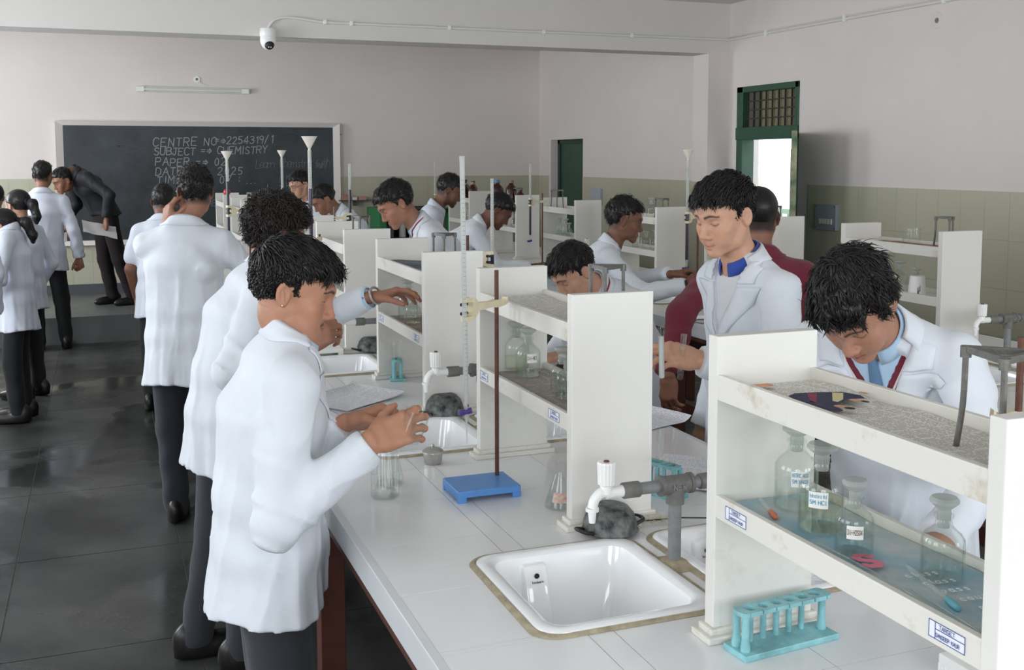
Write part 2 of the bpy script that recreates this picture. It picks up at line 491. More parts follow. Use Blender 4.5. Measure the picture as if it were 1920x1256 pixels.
for (a, b) in WIN_BACK:
    bm = bmesh.new()
    for t in (0, 0.5, 1):
        xc = a + (b - a) * t
        add_box(bm, xc - 0.025, xc + 0.025, YB - 0.08, YB - 0.03, 1.0, 2.6)
    for z in (1.025, 2.575): add_box(bm, a, b, YB - 0.08, YB - 0.03, z - 0.025, z + 0.025)
    struct(bm_obj('window_%d' % k, bm, M_WFRAME)); k += 1

# dado tiles, each a piece of its wall (shared meshes); the lowest rows, hidden by the benches, joined
TW, TH = 0.20, 0.30
def tile_proto(n):
    bm = bmesh.new(); add_box(bm, 0.0006, TW - 0.0006, -0.008, 0, 0.0006, TH - 0.0006); 
    me = bpy.data.meshes.new('tile'); bmesh.ops.recalc_face_normals(bm, faces=bm.faces); bm.to_mesh(me); bm.free(); me.materials.append(M_DADO)
    return me
TILE = tile_proto('tile')
def lay_tiles(wall, cells, rot):
    cells.sort(key=lambda c: -c[2])
    for i, (x, y, z) in enumerate(cells[:300]):
        o = bpy.data.objects.new('tile', TILE); COL.objects.link(o); o.parent = wall
        o.location = (x, y, z); o.rotation_euler = (0, 0, rot)
    rest = cells[300:]
    if rest:
        bm = bmesh.new()
        R = Matrix.Rotation(rot, 4, 'Z')
        for c in rest: add_box(bm, 0.001, TW - 0.001, -0.008, 0, 0.001, TH - 0.001, M=Matrix.Translation(c) @ R)
        o = bm_obj('tile_rows', bm, M_DADO, wall); o['kind'] = 'stuff'
cells = []
z = ZT - TH
while z > -0.05:
    y = 0.6
    while y < YW - 0.01:
        if not (y + TW > D1[0] and y < BY1 + 0.0) and not (y + TW > D2[0] + 0.02 and y < D2[1] - 0.02):
            cells.append((XR, y + TW, z))
        y += TW
    z -= TH
lay_tiles(wall_right, cells, -PI / 2)
cells = []
z = ZT - TH
while z > 0.2:
    x = -1.7
    while x < XR - 0.03:
        if not (x > -0.45 and x + TW < 2.65 and z > 0.7): cells.append((x, YW, z))
        x += TW
    z -= TH
lay_tiles(wall_back, cells, 0.0)
# pilaster dado
bm = bmesh.new()
add_box(bm, 4.943, 4.951, BY0 - 0.012, BY1 - 0.01, 0, ZT); add_box(bm, 4.943, XR, BY0 - 0.013, BY0 - 0.004, 0, ZT)
o = bm_obj('dado', bm, M_DADO, bpy.data.objects['trim_3'])

# door 1: green frame, barred transom, leaf standing open into the room
dr = struct(bpy.data.objects.new('door_1', None), 'green framed doorway with barred transom, leaf open'); COL.objects.link(dr)
y0, y1, zt = D1
FX0, FX1 = XR - 0.012, XR + 0.11
bm = bmesh.new()
add_box(bm, FX0, FX1, y1 - 0.09, y1, 0, zt, 0.004); add_box(bm, FX0, FX1, y0, y0 + 0.045, 0, zt, 0.004)
add_box(bm, FX0, FX1, y0, y1, zt - 0.05, zt, 0.004); add_box(bm, FX0 - 0.01, FX1, y0, y1, 1.86, 1.965, 0.004)
bm_obj('door_frame', bm, M_GREEN, dr)
bm = bmesh.new()
for i in range(9):
    yy = y0 + 0.06 + i * (y1 - y0 - 0.16) / 8
    add_box(bm, XR + 0.03, XR + 0.042, yy - 0.005, yy + 0.005, 1.95, zt - 0.03)
bm_obj('bar', bm, mat('transom_bar', (52, 52, 44), 0.6), dr)
for i in range(3):
    zz = 1.965 + (i + 1) * (zt - 0.05 - 1.965) / 4
    box('crossbar', XR + 0.028, XR + 0.040, y0 + 0.04, y1 - 0.09, zz - 0.005, zz + 0.005, MATS['transom_bar'], dr)
M_MESHP = mat('dusty_mesh_pane', (140, 134, 104), 0.8, var=0.3, vscale=60)
box('pane', XR + 0.055, XR + 0.06, y0 + 0.04, y1 - 0.09, 1.95, zt - 0.03, M_MESHP, dr)
box('transom_grey_panel', XR + 0.045, XR + 0.053, y1 - 0.27, y1 - 0.08, 1.95, zt - 0.04, mat('dull_grey', (94, 90, 82), 0.8), dr)  # thin darker grey panel across the far end of the transom
# leaf: hinged at the near jamb and swung in, almost edge-on to the viewer
leaf = bpy.data.objects.new('leaf', None); COL.objects.link(leaf); leaf.parent = dr
leaf.location = (XR - 0.02, y0 + 0.03, 0.02); leaf.rotation_euler = (0, 0, math.atan2(-7.17, -5.13))
bm = bmesh.new(); add_box(bm, 0, 0.80, -0.02, 0.02, 0, 1.88, 0.003)
for (a, b) in ((0.12, 0.85), (1.0, 1.75)): add_box(bm, 0.1, 0.7, -0.024, 0.024, a, b, 0.004)
bm_obj('leaf_panel', bm, M_GREEN, leaf)
box('leaf_edge', 0.80, 0.806, -0.02, 0.02, 0, 1.88, mat('worn_cream_edge', (196, 186, 150), 0.6, col2=(70, 110, 86), vscale=7), leaf)
bm = bmesh.new(); add_tube(bm, [(0.72, 0.025, 0.95), (0.72, 0.05, 0.96), (0.72, 0.05, 1.08), (0.72, 0.025, 1.09)], 0.006, 8)
bm_obj('leaf_handle', bm, M_RUST, leaf)

# door 2: recessed plain green door near the back corner
dr2 = struct(bpy.data.objects.new('door_2', None), 'dark green closed door recessed near the back corner'); COL.objects.link(dr2)
box('door_panel', XR + 0.11, XR + 0.15, D2[0] - 0.02, D2[1], 0, D2[2] - 0.01, mat('dark_green_door', (52, 84, 70), 0.5, var=0.12, vscale=3), dr2)
bm = bmesh.new(); add_box(bm, XR + 0.09, XR + 0.11, D2[0], D2[1], D2[2] - 0.05, D2[2], 0.002); add_box(bm, XR + 0.09, XR + 0.11, D2[1] - 0.06, D2[1], 0, D2[2], 0.002)
bm_obj('door_frame', bm, mat('dark_green_frame', (40, 66, 56), 0.5), dr2)

# outside the open door: gallery floor, pillar, railing
M_OUT = mat('beige_plaster', (228, 222, 196), 0.8, var=0.05)  # the pillar's own beige plaster
struct(box('trim_4', XR + 0.22, 8.2, 4.5, 12.4, -0.1, -0.01, mat('gallery_floor', (170, 166, 156), 0.7)), 'gallery floor outside the open door')
bm = bmesh.new(); add_box(bm, 5.85, 6.05, 9.02, 9.36, 0, 3.0); add_box(bm, 5.83, 6.07, 9.0, 9.38, 0, 1.52)
struct(bm_obj('trim_5', bm, M_OUT), 'pale gallery pillar seen through the open door')
rl = thing('gallery_railing', 'white barred gallery railing with green top rail seen through the open door', 'railing', (7.9, 10, 0))
M_RAILW = mat('railing_white', (236, 238, 234), 0.6)
M_RAILG = mat('railing_green', (150, 178, 150), 0.6)
for zz, mt in ((0.08, M_RAILG), (1.05, M_RAILG)): box('rail', -0.03, 0.03, -2.6, 3.2, zz - 0.03, zz + 0.03, mt, rl)
bm = bmesh.new(); add_box(bm, -0.01, 0.01, -0.012, 0.012, 0.1, 1.03); b0 = bm_obj('baluster', bm, M_RAILG, rl); b0.location = (0, -2.5, 0)
for i in range(1, 38):
    o = b0.copy(); COL.objects.link(o); o.parent = rl; o.location = (0, -2.5 + i * 0.15, 0)

# ------------------------------------------------------------------ benches
def rounded_rect(x0, x1, y0, y1, r, n=6):
    pts = []
    for cx, cy, a0 in ((x1 - r, y1 - r, 0), (x0 + r, y1 - r, 90), (x0 + r, y0 + r, 180), (x1 - r, y0 + r, 270)):
        for i in range(n + 1):
            a = math.radians(a0 + 90 * i / n)
            pts.append((cx + r * math.cos(a), cy + r * math.sin(a)))
    return pts

ZB = 0.86
def make_sink(label, x0, x1, y0, y1, mirror=False, detail=True):
    t = thing('sink', label, 'sink', ((x0 + x1) / 2, (y0 + y1) / 2, ZB), 0, 'white ceramic sinks let into the benches')
    hx, hy = (x1 - x0) / 2, (y1 - y0) / 2
    bm = bmesh.new()
    loops = [(hx, hy, .045, .001), (hx - .002, hy - .002, .045, .006), (hx - .008, hy - .008, .042, .009), (hx - .026, hy - .026, .038, .008), (hx - .034, hy - .034, .036, .002), (hx - .042, hy - .044, .04, -.05), (hx - .055, hy - .06, .04, -.15), (hx - .068, hy - .075, .045, -.168), (hx - .09, hy - .1, .04, -.172)]
    rings = []
    for a, b, r, z in loops:
        rings.append([bm.verts.new((px, py, z)) for px, py in rounded_rect(-a, a, -b, b, r)])
    for A, B in zip(rings, rings[1:]):
        n = len(A)
        for i in range(n): bm.faces.new((A[i], A[(i + 1) % n], B[(i + 1) % n], B[i]))
    bm.faces.new(rings[-1])
    bm_obj('basin', bm, M_CERAMIC, t, smooth=True)
    # overflow column on the far wall
    bm = bmesh.new()
    s = -0.055
    vs = add_box(bm, s - 0.026, s + 0.026, hy - 0.052, hy - 0.03, -0.168, -0.010, 0.006)
    for v in vs:
        if v.co.y < hy - .042: v.co.y -= .058 * min(1, max(0, (-.010 - v.co.z) / .158))
    bm_obj('overflow_column', bm, M_CERAMIC, t, smooth=True)
    if detail:
        bm = bmesh.new(); add_lathe(bm, [(0.0, 0.0), (0.0055, 0.0), (0.0055, 0.002), (0.0, 0.002)], 14, M=Matrix.Translation((s, hy - 0.0615, -0.03)) @ Matrix.Rotation(PI / 2, 4, 'X'))
        bm_obj('overflow_hole', bm, M_DARKRUB, t)
        bm = bmesh.new(); strokes(bm, 'hindware', 0.0048, 0.0009, (s - 0.012, hy - 0.0668, -0.044), (1, 0, 0), (0, .35, 1), (0, -1, .35), advance=0.7)
        bm_obj('maker_mark', bm, M_DARKRUB, t)
        lathe('drain', [(0.0, -0.1705), (0.014, -0.1705), (0.016, -0.169), (0.028, -0.169), (0.031, -0.1715)], mat('drain_ring', (210, 200, 176), 0.4), t, 20, M=Matrix.Translation((-0.035, -0.075, 0)))
    # sealant run round the rim
    bm = bmesh.new()
    P = rounded_rect(-hx - .004, hx + .004, -hy - .004, hy + .004, .05, 8)
    ring = []
    for i, (px, py) in enumerate(P):
        w = 0.007 + 0.009 * abs(noise.noise(Vector((px * 14, py * 14, hx * 7 + y0 * 3))))
        d = Vector((px / hx, py / hy, 0)).normalized()
        ring.append([bm.verts.new((px - d.x * .007, py - d.y * .007, 0.0005)), bm.verts.new((px - d.x * .003, py - d.y * .003, 0.006)), bm.verts.new((px + d.x * w * .5, py + d.y * w * .5, 0.004)), bm.verts.new((px + d.x * w, py + d.y * w, 0.0005))])
    n = len(ring)
    for i in range(n):
        for k in range(3): bm.faces.new((ring[i][k], ring[(i + 1) % n][k], ring[(i + 1) % n][k + 1], ring[i][k + 1]))
    bm_obj('sealant', bm, M_GROUT2, t, smooth=True)
    return t

def make_bench(label, xs, ystart, yend, ylines, sinks, leg_ys):
    """xs: x joints; sinks: list of (x0,x1,y0,y1) holes"""
    x0, x1 = xs[0], xs[-1]
    t = thing('laboratory_bench', label, 'bench', ((x0 + x1) / 2, (ystart + yend) / 2, 0))
    ox, oy = t.location.x, t.location.y
    # grout bed, cut round the sinks
    ycuts = sorted({ystart, yend} | {v for s in sinks for v in (s[2], s[3])})
    def free_rects(a, b, c, d):
        rs = [(a, b, c, d)]
        for s in sinks:
            out = []
            for (p, q, r, u) in rs:
                if s[1] - .02 <= p or s[0] + .02 >= q or s[3] - .02 <= r or s[2] + .02 >= u: out.append((p, q, r, u)); continue
                sa, sb, sc, sd = s[0] + .02, s[1] - .02, s[2] + .02, s[3] - .02
                if r < sc: out.append((p, q, r, sc))
                if sd < u: out.append((p, q, sd, u))
                lo, hi = max(r, sc), min(u, sd)
                if p < sa: out.append((p, sa, lo, hi))
                if sb < q: out.append((sb, q, lo, hi))
            rs = out
        return [r for r in rs if r[1] - r[0] > .004 and r[3] - r[2] > .004]
    bm = bmesh.new()
    for r in free_rects(x0, x1, ystart, yend): add_box(bm, r[0] - ox, r[1] - ox, r[2] - oy, r[3] - oy, ZB - .055, ZB - .0012)
    bm_obj('slab', bm, M_BGROUT, t)
    ys = [y for y in ylines if ystart < y < yend]
    ys = [ystart] + ys + [yend]
    pieces = []
    for c, d in zip(ys, ys[1:]):
        for a, b in zip(xs, xs[1:]):
            for r in free_rects(a, b, c, d): pieces.append(r)
    pieces.sort(key=lambda r: r[2])
    cache = {}
    for r in pieces[:300]:
        w, h = round(r[1] - r[0], 4), round(r[3] - r[2], 4)
        key = (w, h)
        if key not in cache:
            bm = bmesh.new(); add_box(bm, .0008, w - .0008, .0008, h - .0008, -.012, 0)
            me = bpy.data.meshes.new('tile'); bmesh.ops.recalc_face_normals(bm, faces=bm.faces); bm.to_mesh(me); bm.free(); me.materials.append(M_BTILE); cache[key] = me
        o = bpy.data.objects.new('tile', cache[key]); COL.objects.link(o); o.parent = t
        o.location = (r[0] - ox, r[2] - oy, ZB + random.uniform(-.0003, .0002))
    # apron, red edge strip, frame and legs
    for s, xe in ((-1, x0), (1, x1)):
        a, b = (xe - .004, xe + .016) if s < 0 else (xe - .016, xe + .004)
        box('apron', a - ox, b - ox, ystart - oy, yend - oy, .800, ZB + .0005, M_APRON, t, .002)
        a, b = (xe, xe + .04) if s < 0 else (xe - .04, xe)
        box('edge_strip', a - ox, b - ox, ystart - oy, yend - oy, .778, .800, M_REDWOOD, t, .002)
    for yy in (ystart + .004, yend - .004):
        box('end_apron', x0 - ox + .016, x1 - ox - .016, yy - oy - .004, yy - oy + .004, .778, ZB + .0005, M_APRON, t)
    for yy in leg_ys:
        for xx in (x0 + .035, x1 - .105):
            box('leg', xx - ox, xx + .07 - ox, yy - oy, yy + .07 - oy, 0, .79, M_REDWOOD, t, .003)
        box('rail', x0 + .1 - ox, x1 - .1 - ox, yy + .03 - oy, yy + .06 - oy, .62, .74, M_REDWOOD, t)
        box('foot_rail', x0 + .1 - ox, x1 - .1 - ox, yy + .03 - oy, yy + .06 - oy, .12, .2, M_REDWOOD, t)
    box('foot_rail', (x0 + x1) / 2 - .03 - ox, (x0 + x1) / 2 + .03 - ox, leg_ys[0] - oy + .06, leg_ys[-1] - oy, .12, .2, M_REDWOOD, t)
    return t

AX0, AX1 = 0.498, 1.653
U_A = [0.934, 2.165, 3.34, 4.555, 5.77, 6.97, 8.18, 9.39]      # near faces of the shelf units
U_B = [3.487, 4.708, 5.93, 7.16, 8.36, 9.58]
UL = 0.655
A_sinks = []
for i, y in enumerate((1.67, 2.885, 4.085, 5.30, 6.51)):
    A_sinks += [(0.698, 1.065, y, y + .405), (1.112, 1.47, y, y + .405)]
bench_a = make_bench('long white tiled lab bench with sinks in the foreground, nearest the camera', [AX0, .78, .83, 1.115, 1.397, 1.653], 0.35, 10.1, [.5952 + .27 * k for k in range(36)], A_sinks, [0.7, 2.88, 4.8, 7.2, 9.4])
BX0, BX1 = 2.79, 3.91
B_sinks = []
for y in (3.0, 4.22, 5.44):
    B_sinks += [(2.99, 3.33, y, y + .4), (3.385, 3.725, y, y + .4)]
bench_b = make_bench('second white tiled lab bench, farther right towards the side wall', [BX0, 3.07, 3.12, 3.40, 3.65, 3.91], 1.9, 10.6, [1.95 + .27 * k for k in range(34)], B_sinks, [2.1, 4.95, 6.5, 8.8, 10.3])
SINK_LABELS = ['sink nearest the camera in front, with the overflow hole and maker mark', 'partly hidden sink right of the front sink, beyond the grey stand pipe']
for i, s in enumerate(A_sinks):
    j = i // 2
    lab = SINK_LABELS[i] if i < 2 else ['', 'sink behind the front student, beside the small steel pot', 'sink beside the third shelf unit where the second student leans over', 'sink past the fourth shelf unit on the front bench', 'sink past the fifth shelf unit on the front bench'][j] + ('' if i % 2 == 0 else ', right-hand of its pair')
    make_sink(lab, *s, detail=i < 3)
for i, s in enumerate(B_sinks):
    make_sink('sink in the second bench near its %s shelf unit, %s of its pair' % (['first', 'second', 'third'][i // 2], ['left', 'right'][i % 2]), *s, detail=False)

# ---- shelf units (each a thing: two end panels, base mouldings, two trays with lips)
def make_unit(label, y0, x0=.973, x1=1.178, tilt=0.0):
    t = thing('bench_shelf_unit', label, 'shelf', ((x0 + x1) / 2, y0 + UL / 2, ZB), 0, 'white wooden shelf units standing on the benches')
    hx, hy = (x1 - x0) / 2, UL / 2
    for s in (-1, 1):
        ya, yb = (-hy, -hy + .027) if s < 0 else (hy - .029, hy)
        box('end_panel', -hx, hx, ya, yb, 0.012, .538, M_WHITE, t, .002)
        bm = bmesh.new()
        add_box(bm, -hx - .018, hx + .018, ya - .016, yb + .016, 0.0, .013, .003); add_box(bm, -hx - .009, hx + .009, ya - .008, yb + .008, .012, .025, .004)
        bm_obj('base_moulding', bm, M_WHITE2, t)
    for za, zb in ((.222, .262), (.428, .472)):
        box('shelf_board', -hx + .012, hx - .012, -hy + .026, hy - .028, za + .008, za + .022, M_WHITE, t)
        for xx in (-hx + .0015, hx - .0135):
            box('shelf_lip', xx, xx + .012, -hy + .026, hy - .028, za, zb, M_WHITE2, t, .0015)
    return t
UNIT_NAMES = ['nearest white shelf unit at the right, newspaper on top and four reagent bottles below', 'white shelf unit in the middle of the photo behind the blue stand', 'white shelf unit the second student reaches into', 'fourth white shelf unit along the front bench, end panel above the curly head', 'fifth white shelf unit along the front bench', 'sixth white shelf unit along the front bench', 'seventh white shelf unit along the front bench, near the blackboard', 'last white shelf unit of the front bench, with a red capped bottle on top']
UNITS_A = [make_unit(UNIT_NAMES[i], y) for i, y in enumerate(U_A)]
UNITB_NAMES = ['white shelf unit at far right holding an upturned white cup', 'white shelf unit in front of the open green door', 'white shelf unit behind the spectacled student facing right', 'white shelf unit with a tripod and three bottles, right of the violet burette', 'white shelf unit behind the violet burette on the second bench', 'farthest white shelf unit with brown bottles on top']
UNITS_B = [make_unit(UNITB_NAMES[i], y, 3.244, 3.454) for i, y in enumerate(U_B)]
# ------------------------------------------------------------------ small things
def ring_pts(r, z, n=20, cx=0, cy=0): return [(cx + r * math.cos(2 * PI * i / n), cy + r * math.sin(2 * PI * i / n), z) for i in range(n + 1)]

# ---- taps on their stand pipes
def make_tap(label, base, reach, zp=1.03, mirror=True, reach_r=0.13):
    t = thing('water_tap', label, 'tap', base, 0, 'white lever taps on grey stand pipes')
    h = zp - ZB
    bm = bmesh.new(); add_tube(bm, [(0, 0, 0.0), (0, 0, h)], .0135, 14)
    bm_obj('stand_pipe', bm, M_PIPE, t, smooth=True)
    lathe('floor_mortar', [(0, .012), (.018, .012), (.026, .007), (.042, .003), (.05, 0.0)], M_GROUT2, t, 14)
    bm = bmesh.new()
    add_tube(bm, [(-.036, 0, h), (.036, 0, h)], .0195, 16); add_tube(bm, [(0, 0, h - .04), (0, 0, h)], .019, 16)
    add_tube(bm, [(-.038, 0, h), (-.030, 0, h)], .0215, 16); add_tube(bm, [(.030, 0, h), (.038, 0, h)], .0215, 16)
    pt = bm_obj('tee_joint', bm, M_PIPE2, t, smooth=True)
    if mirror is not None:
        bm = bmesh.new(); strokes(bm, 'NEW', .012, .0018, (-.014, -.0205, h - .006), (1, 0, 0), (0, 0, 1), (0, -1, 0))
        bm_obj('cast_letters', bm, M_PIPE, t)
    for s, L in ((-1, reach), (1, reach_r)):
        if not L: continue
        bm = bmesh.new(); add_tube(bm, [(s * .03, 0, h), (s * (L - .05), 0, h)], .0125, 14); bm_obj('arm_pipe', bm, M_PIPE, t, smooth=True)
        bm = bmesh.new(); add_tube(bm, [(s * (L - .075), 0, h), (s * (L - .073), 0, h), (s * (L - .038), 0, h), (s * (L - .036), 0, h)], [.014, .0165, .0165, .015], 16); bm_obj('coupling', bm, M_PIPE2, t, smooth=True)
        tp = bpy.data.objects.new('tap_body', None); COL.objects.link(tp); tp.parent = t
        bm = bmesh.new()
        add_tube(bm, [(s * (L - .038), 0, h), (s * (L - .02), 0, h), (s * L, 0, h + .001)], [.0125, .0105, .0135], 16)
        add_tube(bm, bez([(s * (L - .008), 0, h + .002), (s * (L + .012), 0, h + .001), (s * (L + .026), 0, h - .012), (s * (L + .031), 0, h - .028)], 5), .0105, 14)
        add_tube(bm, [(s * (L + .031), 0, h - .027), (s * (L + .031), 0, h - .034)], .0135, 16)
        add_tube(bm, [(s * (L + .031), 0, h - .034), (s * (L + .031), 0, h - .058)], [.009, .0065], 14)
        add_tube(bm, [(s * L, 0, h), (s * L, 0, h + .016)], [.014, .0125], 16)
        bm_obj('spout', bm, M_PVC, tp, smooth=True)
        bm = bmesh.new()
        prof = []
        pts = []
        seg = 32
        for z, r in ((h + .018, .0165), (h + .06, .0180), (h + .064, .0165)):
            pts.append([bm.verts.new((s * L + (r + (.0009 if k % 2 else -.0006)) * math.cos(2 * PI * k / seg), (r + (.0009 if k % 2 else -.0006)) * math.sin(2 * PI * k / seg), z)) for k in range(seg)])
        for A, B in zip(pts, pts[1:]):
            for k in range(seg): bm.faces.new((A[k], A[(k + 1) % seg], B[(k + 1) % seg], B[k]))
        bm.faces.new(pts[0][::-1]); bm.faces.new(pts[-1])
        bm_obj('tap_handle', bm, M_PVC, tp)
        bm = bmesh.new(); add_lathe(bm, [(0, .003), (.005, .003), (.006, .0), ], 12, M=Matrix.Translation((s * L, 0, h + .064))); bm_obj('handle_screw', bm, M_RUST, tp)
    return t
make_tap('white tap hanging over the front sink, on a grey stand pipe', (1.089, 1.90, ZB), .158)
make_tap('white tap over the sink behind the small steel pot', (1.089, 3.10, ZB), .150, 1.05)
make_tap('white tap beside the second student\'s sleeve, beyond the third shelf unit', (1.089, 4.30, ZB), .165, 1.035)
make_tap('white tap with grey pipe at far right edge, on the second bench', (3.357, 3.24, ZB), .135, 1.065)
make_tap('white tap near the spectacled student\'s hands on the second bench', (3.357, 4.45, ZB), .135, 1.06)
make_tap('white tap behind the violet burette, on the second bench', (3.357, 6.90, ZB), .14, 1.07)

# ---- retort stands, clamps, burettes, funnels, tripods
M_BLUE = mat('blue_plastic', (92, 148, 214), 0.42, var=0.06, vscale=12)
def make_stand(label, base, rod_h, base_col, rod_mt, w=.165, d=.13, clamp=None, rz=0.0, rodxy=(.055, .035)):
    t = thing('retort_stand', label, 'stand', base, rz)
    bm = bmesh.new()
    add_box(bm, -w / 2, w / 2, -d / 2, d / 2, .012, .03, .003)
    for sx_ in (-1, 1):
        for sy_ in (-1, 1):
            add_box(bm, sx_ * w / 2 - (.022 if sx_ > 0 else 0), sx_ * w / 2 + (.022 if sx_ < 0 else 0), sy_ * d / 2 - (.012 if sy_ > 0 else 0), sy_ * d / 2 + (.012 if sy_ < 0 else 0), 0, .014, .001)
    for sx_ in (-1, 1): add_box(bm, sx_ * (w / 2 - .002) - (.007 if sx_ > 0 else 0), sx_ * (w / 2 - .002) + (.007 if sx_ < 0 else 0), -d / 2 + .003, d / 2 - .003, .004, .02, .001)
    bm_obj('stand_base', bm, base_col, t)
    rx, ry = rodxy
    tube('rod', [(rx, ry, .028), (rx, ry, rod_h)], .0055, rod_mt, t, 12)
    if clamp:
        z, (bx_, by_) = clamp        # height and burette position (local xy)
        cl = bpy.data.objects.new('burette_clamp', None); COL.objects.link(cl); cl.parent = t
        dv = Vector((bx_ - rx, by_ - ry, 0)); L = dv.length; dv.normalize()
        R = Matrix.Translation((rx, ry, z)) @ Matrix(((dv.x, -dv.y, 0, 0), (dv.y, dv.x, 0, 0), (0, 0, 1, 0), (0, 0, 0, 1)))
        bm = bmesh.new()
        def poly(pts, y0, y1, bev=.0015):
            lo = [bm.verts.new(R @ Vector((x, y0, zz))) for x, zz in pts]; hi = [bm.verts.new(R @ Vector((x, y1, zz))) for x, zz in pts]
            bm.faces.new(lo[::-1]); bm.faces.new(hi)
            for k in range(len(pts)): bm.faces.new((lo[k], lo[(k + 1) % len(pts)], hi[(k + 1) % len(pts)], hi[k]))
        # E-shaped jaw plate behind the burette, arm, tail with thumb screw
        poly([(-.040, .012), (-.034, .004), (-.012, .010), (.012, .010), (.03, .008), (L - .045, .012), (L - .030, .026), (L - .004, .030), (L - .004, .030), (L + .008, .030), (L + .008, .018), (L - .018, .017), (L - .018, -.017), (L + .008, -.018), (L + .008, -.030), (L - .004, -.030), (L - .030, -.026), (L - .045, -.008), (.03, -.006), (.012, -.009), (-.012, -.009), (-.034, -.006), (-.041, -.002)], -.009, .009)
        bm_obj('clamp_body', bm, M_IVORY, cl)
        bm = bmesh.new(); 
        for zz in (.011, -.011): add_tube(bm, [R @ Vector((L - .020, -.0095, zz)), R @ Vector((L + .006, -.0095, zz))], .0042, 10)
        bm_obj('jaw_roller', bm, M_DARKRUB, cl, smooth=True)
        bm = bmesh.new(); add_tube(bm, [R @ Vector((0, -.013, 0)), R @ Vector((0, -.009, 0))], .0035, 10); add_tube(bm, [R @ Vector((-.026, -.012, .003)), R @ Vector((-.026, -.009, .003))], .003, 8)
        bm_obj('clamp_screw', bm, M_RUST, cl, smooth=True)
    return t

def make_burette(label, top, bot_z, level=None, liq=None, tip=True, cock=True, r=.0062, tilt=None, group=None):
    x, y, zt_ = top
    t = thing('burette', label, 'burette', (x, y, bot_z), 0, group)
    H = zt_ - bot_z
    zz = .10 if cock else .0
    if tilt: t.rotation_euler = tilt
    lathe('glass_tube', [(.0025, zz), (r, zz + .02), (r, H - .004), (r + .001, H), (r - .0008, H), (r - .0012, H - .01), (r - .0012, zz + .02)], M_FROSTB, t, 14)
    if level is not None and liq is not None:
        lathe('liquid_column', [(0, zz + .018), (r - .0014, zz + .022), (r - .0014, zz + .023), (r + .0003 if liq is M_LIQP else r - .0014, zz + .024), (r + .0003 if liq is M_LIQP else r - .0014, (level - bot_z)), (0, level - bot_z)], liq, t, 12)
    bm = bmesh.new()
    k = zz + .06
    i = 0
    while k < H - .05:
        hw = 1.0 if i % 5 == 0 else .55
        for a in range(8 if i % 5 == 0 else 5):
            a0, a1 = -2.2 + a * .22, -2.2 + (a + 1) * .22
            q = [bm.verts.new(((r + .0002) * math.cos(b), (r + .0002) * math.sin(b), k + dz)) for b, dz in ((a0, 0), (a1, 0), (a1, .0008), (a0, .0008))]
            bm.faces.new(q)
        k += .011; i += 1
    bm_obj('graduations', bm, mat('burette_ink', (96, 92, 86), 0.7), t)
    if cock:
        bm = bmesh.new(); add_tube(bm, [(-.002, 0, .105), (.0, 0, .085), (.0, 0, .06)], [.004, .006, .004], 10); add_tube(bm, [(0, 0, .06), (.001, 0, .0)], [.0028, .0016], 8)
        bm_obj('tip', bm, M_FROSTB, t, smooth=True)
        bm = bmesh.new(); add_tube(bm, [(-.012, .006, .077), (.012, -.006, .083)], .0075, 12); add_box(bm, -.018, -.011, -.003, .015, .070, .084, .001)
        bm_obj('stopcock', bm, M_PURPLE, t, smooth=True)
    return t
M_FROSTB = thin_glass('burette_glass', (0.97, 0.975, 0.97), 0.05, frost=0.40)
def make_funnel(label, loc, r=.028, h=.045, mt=None):
    t = thing('funnel', label, 'funnel', loc, 0)
    lathe('cone', [(.005, 0), (r, h), (r + .0012, h), (r + .0012, h + .002), (r - .0006, h + .001), (.0035, .001)], mt, t, 24)
    lathe('stem', [(.0035, -.05), (.0048, -.05), (.0052, 0.001), (.0035, .001)], mt, t, 12)
    return t
M_FUN = mat('cream_funnel_plastic', (226, 220, 206), 0.45)
# front burette and its stand
make_stand('blue based retort stand with brown rod on the front bench', (.8735, 2.497, ZB), .560, M_BLUE, M_RUST, clamp=(.476, (-.054, -.045)))
make_burette('clear glass burette with violet stopcock clamped to the front blue stand', (.8185, 2.4465, 1.707), 1.005, 1.15, M_LIQ, tilt=(0.0, -.012, 0))
# burettes with funnels in the middle distance
FB = [  # top of burette, bottom, liquid level, funnel?
 ('tall violet filled burette with large white funnel, above the curly head', (.771, 4.2271, 1.735), 1.16, 1.585, True, 'large white funnel on the pink stained burette', .030),
 ('violet filled burette with white funnel right of the tall spectacled student', (.623, 5.785, 1.69), 1.16, 1.585, True, 'small white funnel before the chalk word CHEMISTRY', .029),
 ('clear topped burette with funnel standing before the right half of the blackboard', (1.05, 6.697, 1.705), 1.2, 1.3, True, 'cream funnel before the right half of the blackboard', .027),
 ('violet burette without funnel right of the blackboard', (1.307, 5.949, 1.675), 1.16, 1.53, False, '', 0),
 ('thin burette standing far back before the tiled wall', (2.893, 9.536, 1.676), 1.2, 1.25, False, '', 0),
 ('violet filled burette with cream funnel left of the student holding test tubes', (2.80, 4.798, 1.695), 1.06, 1.43, True, 'cream funnel on the burette left of the student with test tubes', .027),
 ('dark violet burette before the far white shelf units of the second bench', (2.89, 7.17, 1.665), 1.03, 1.415, False, '', 0),
 ('short clear burette with violet lower half behind the middle shelf unit', (1.332, 3.676, 1.629), 1.19, 1.35, False, '', 0),
]
for lab, top, bz, lv, fun, flab, fr in FB:
    make_burette(lab, top, bz, lv, M_LIQP, r=.0075 if top[1] > 4 else .0062)
    if fun: make_funnel(flab, (top[0], top[1], top[2] + .006), fr, fr * 1.55, M_FUN)
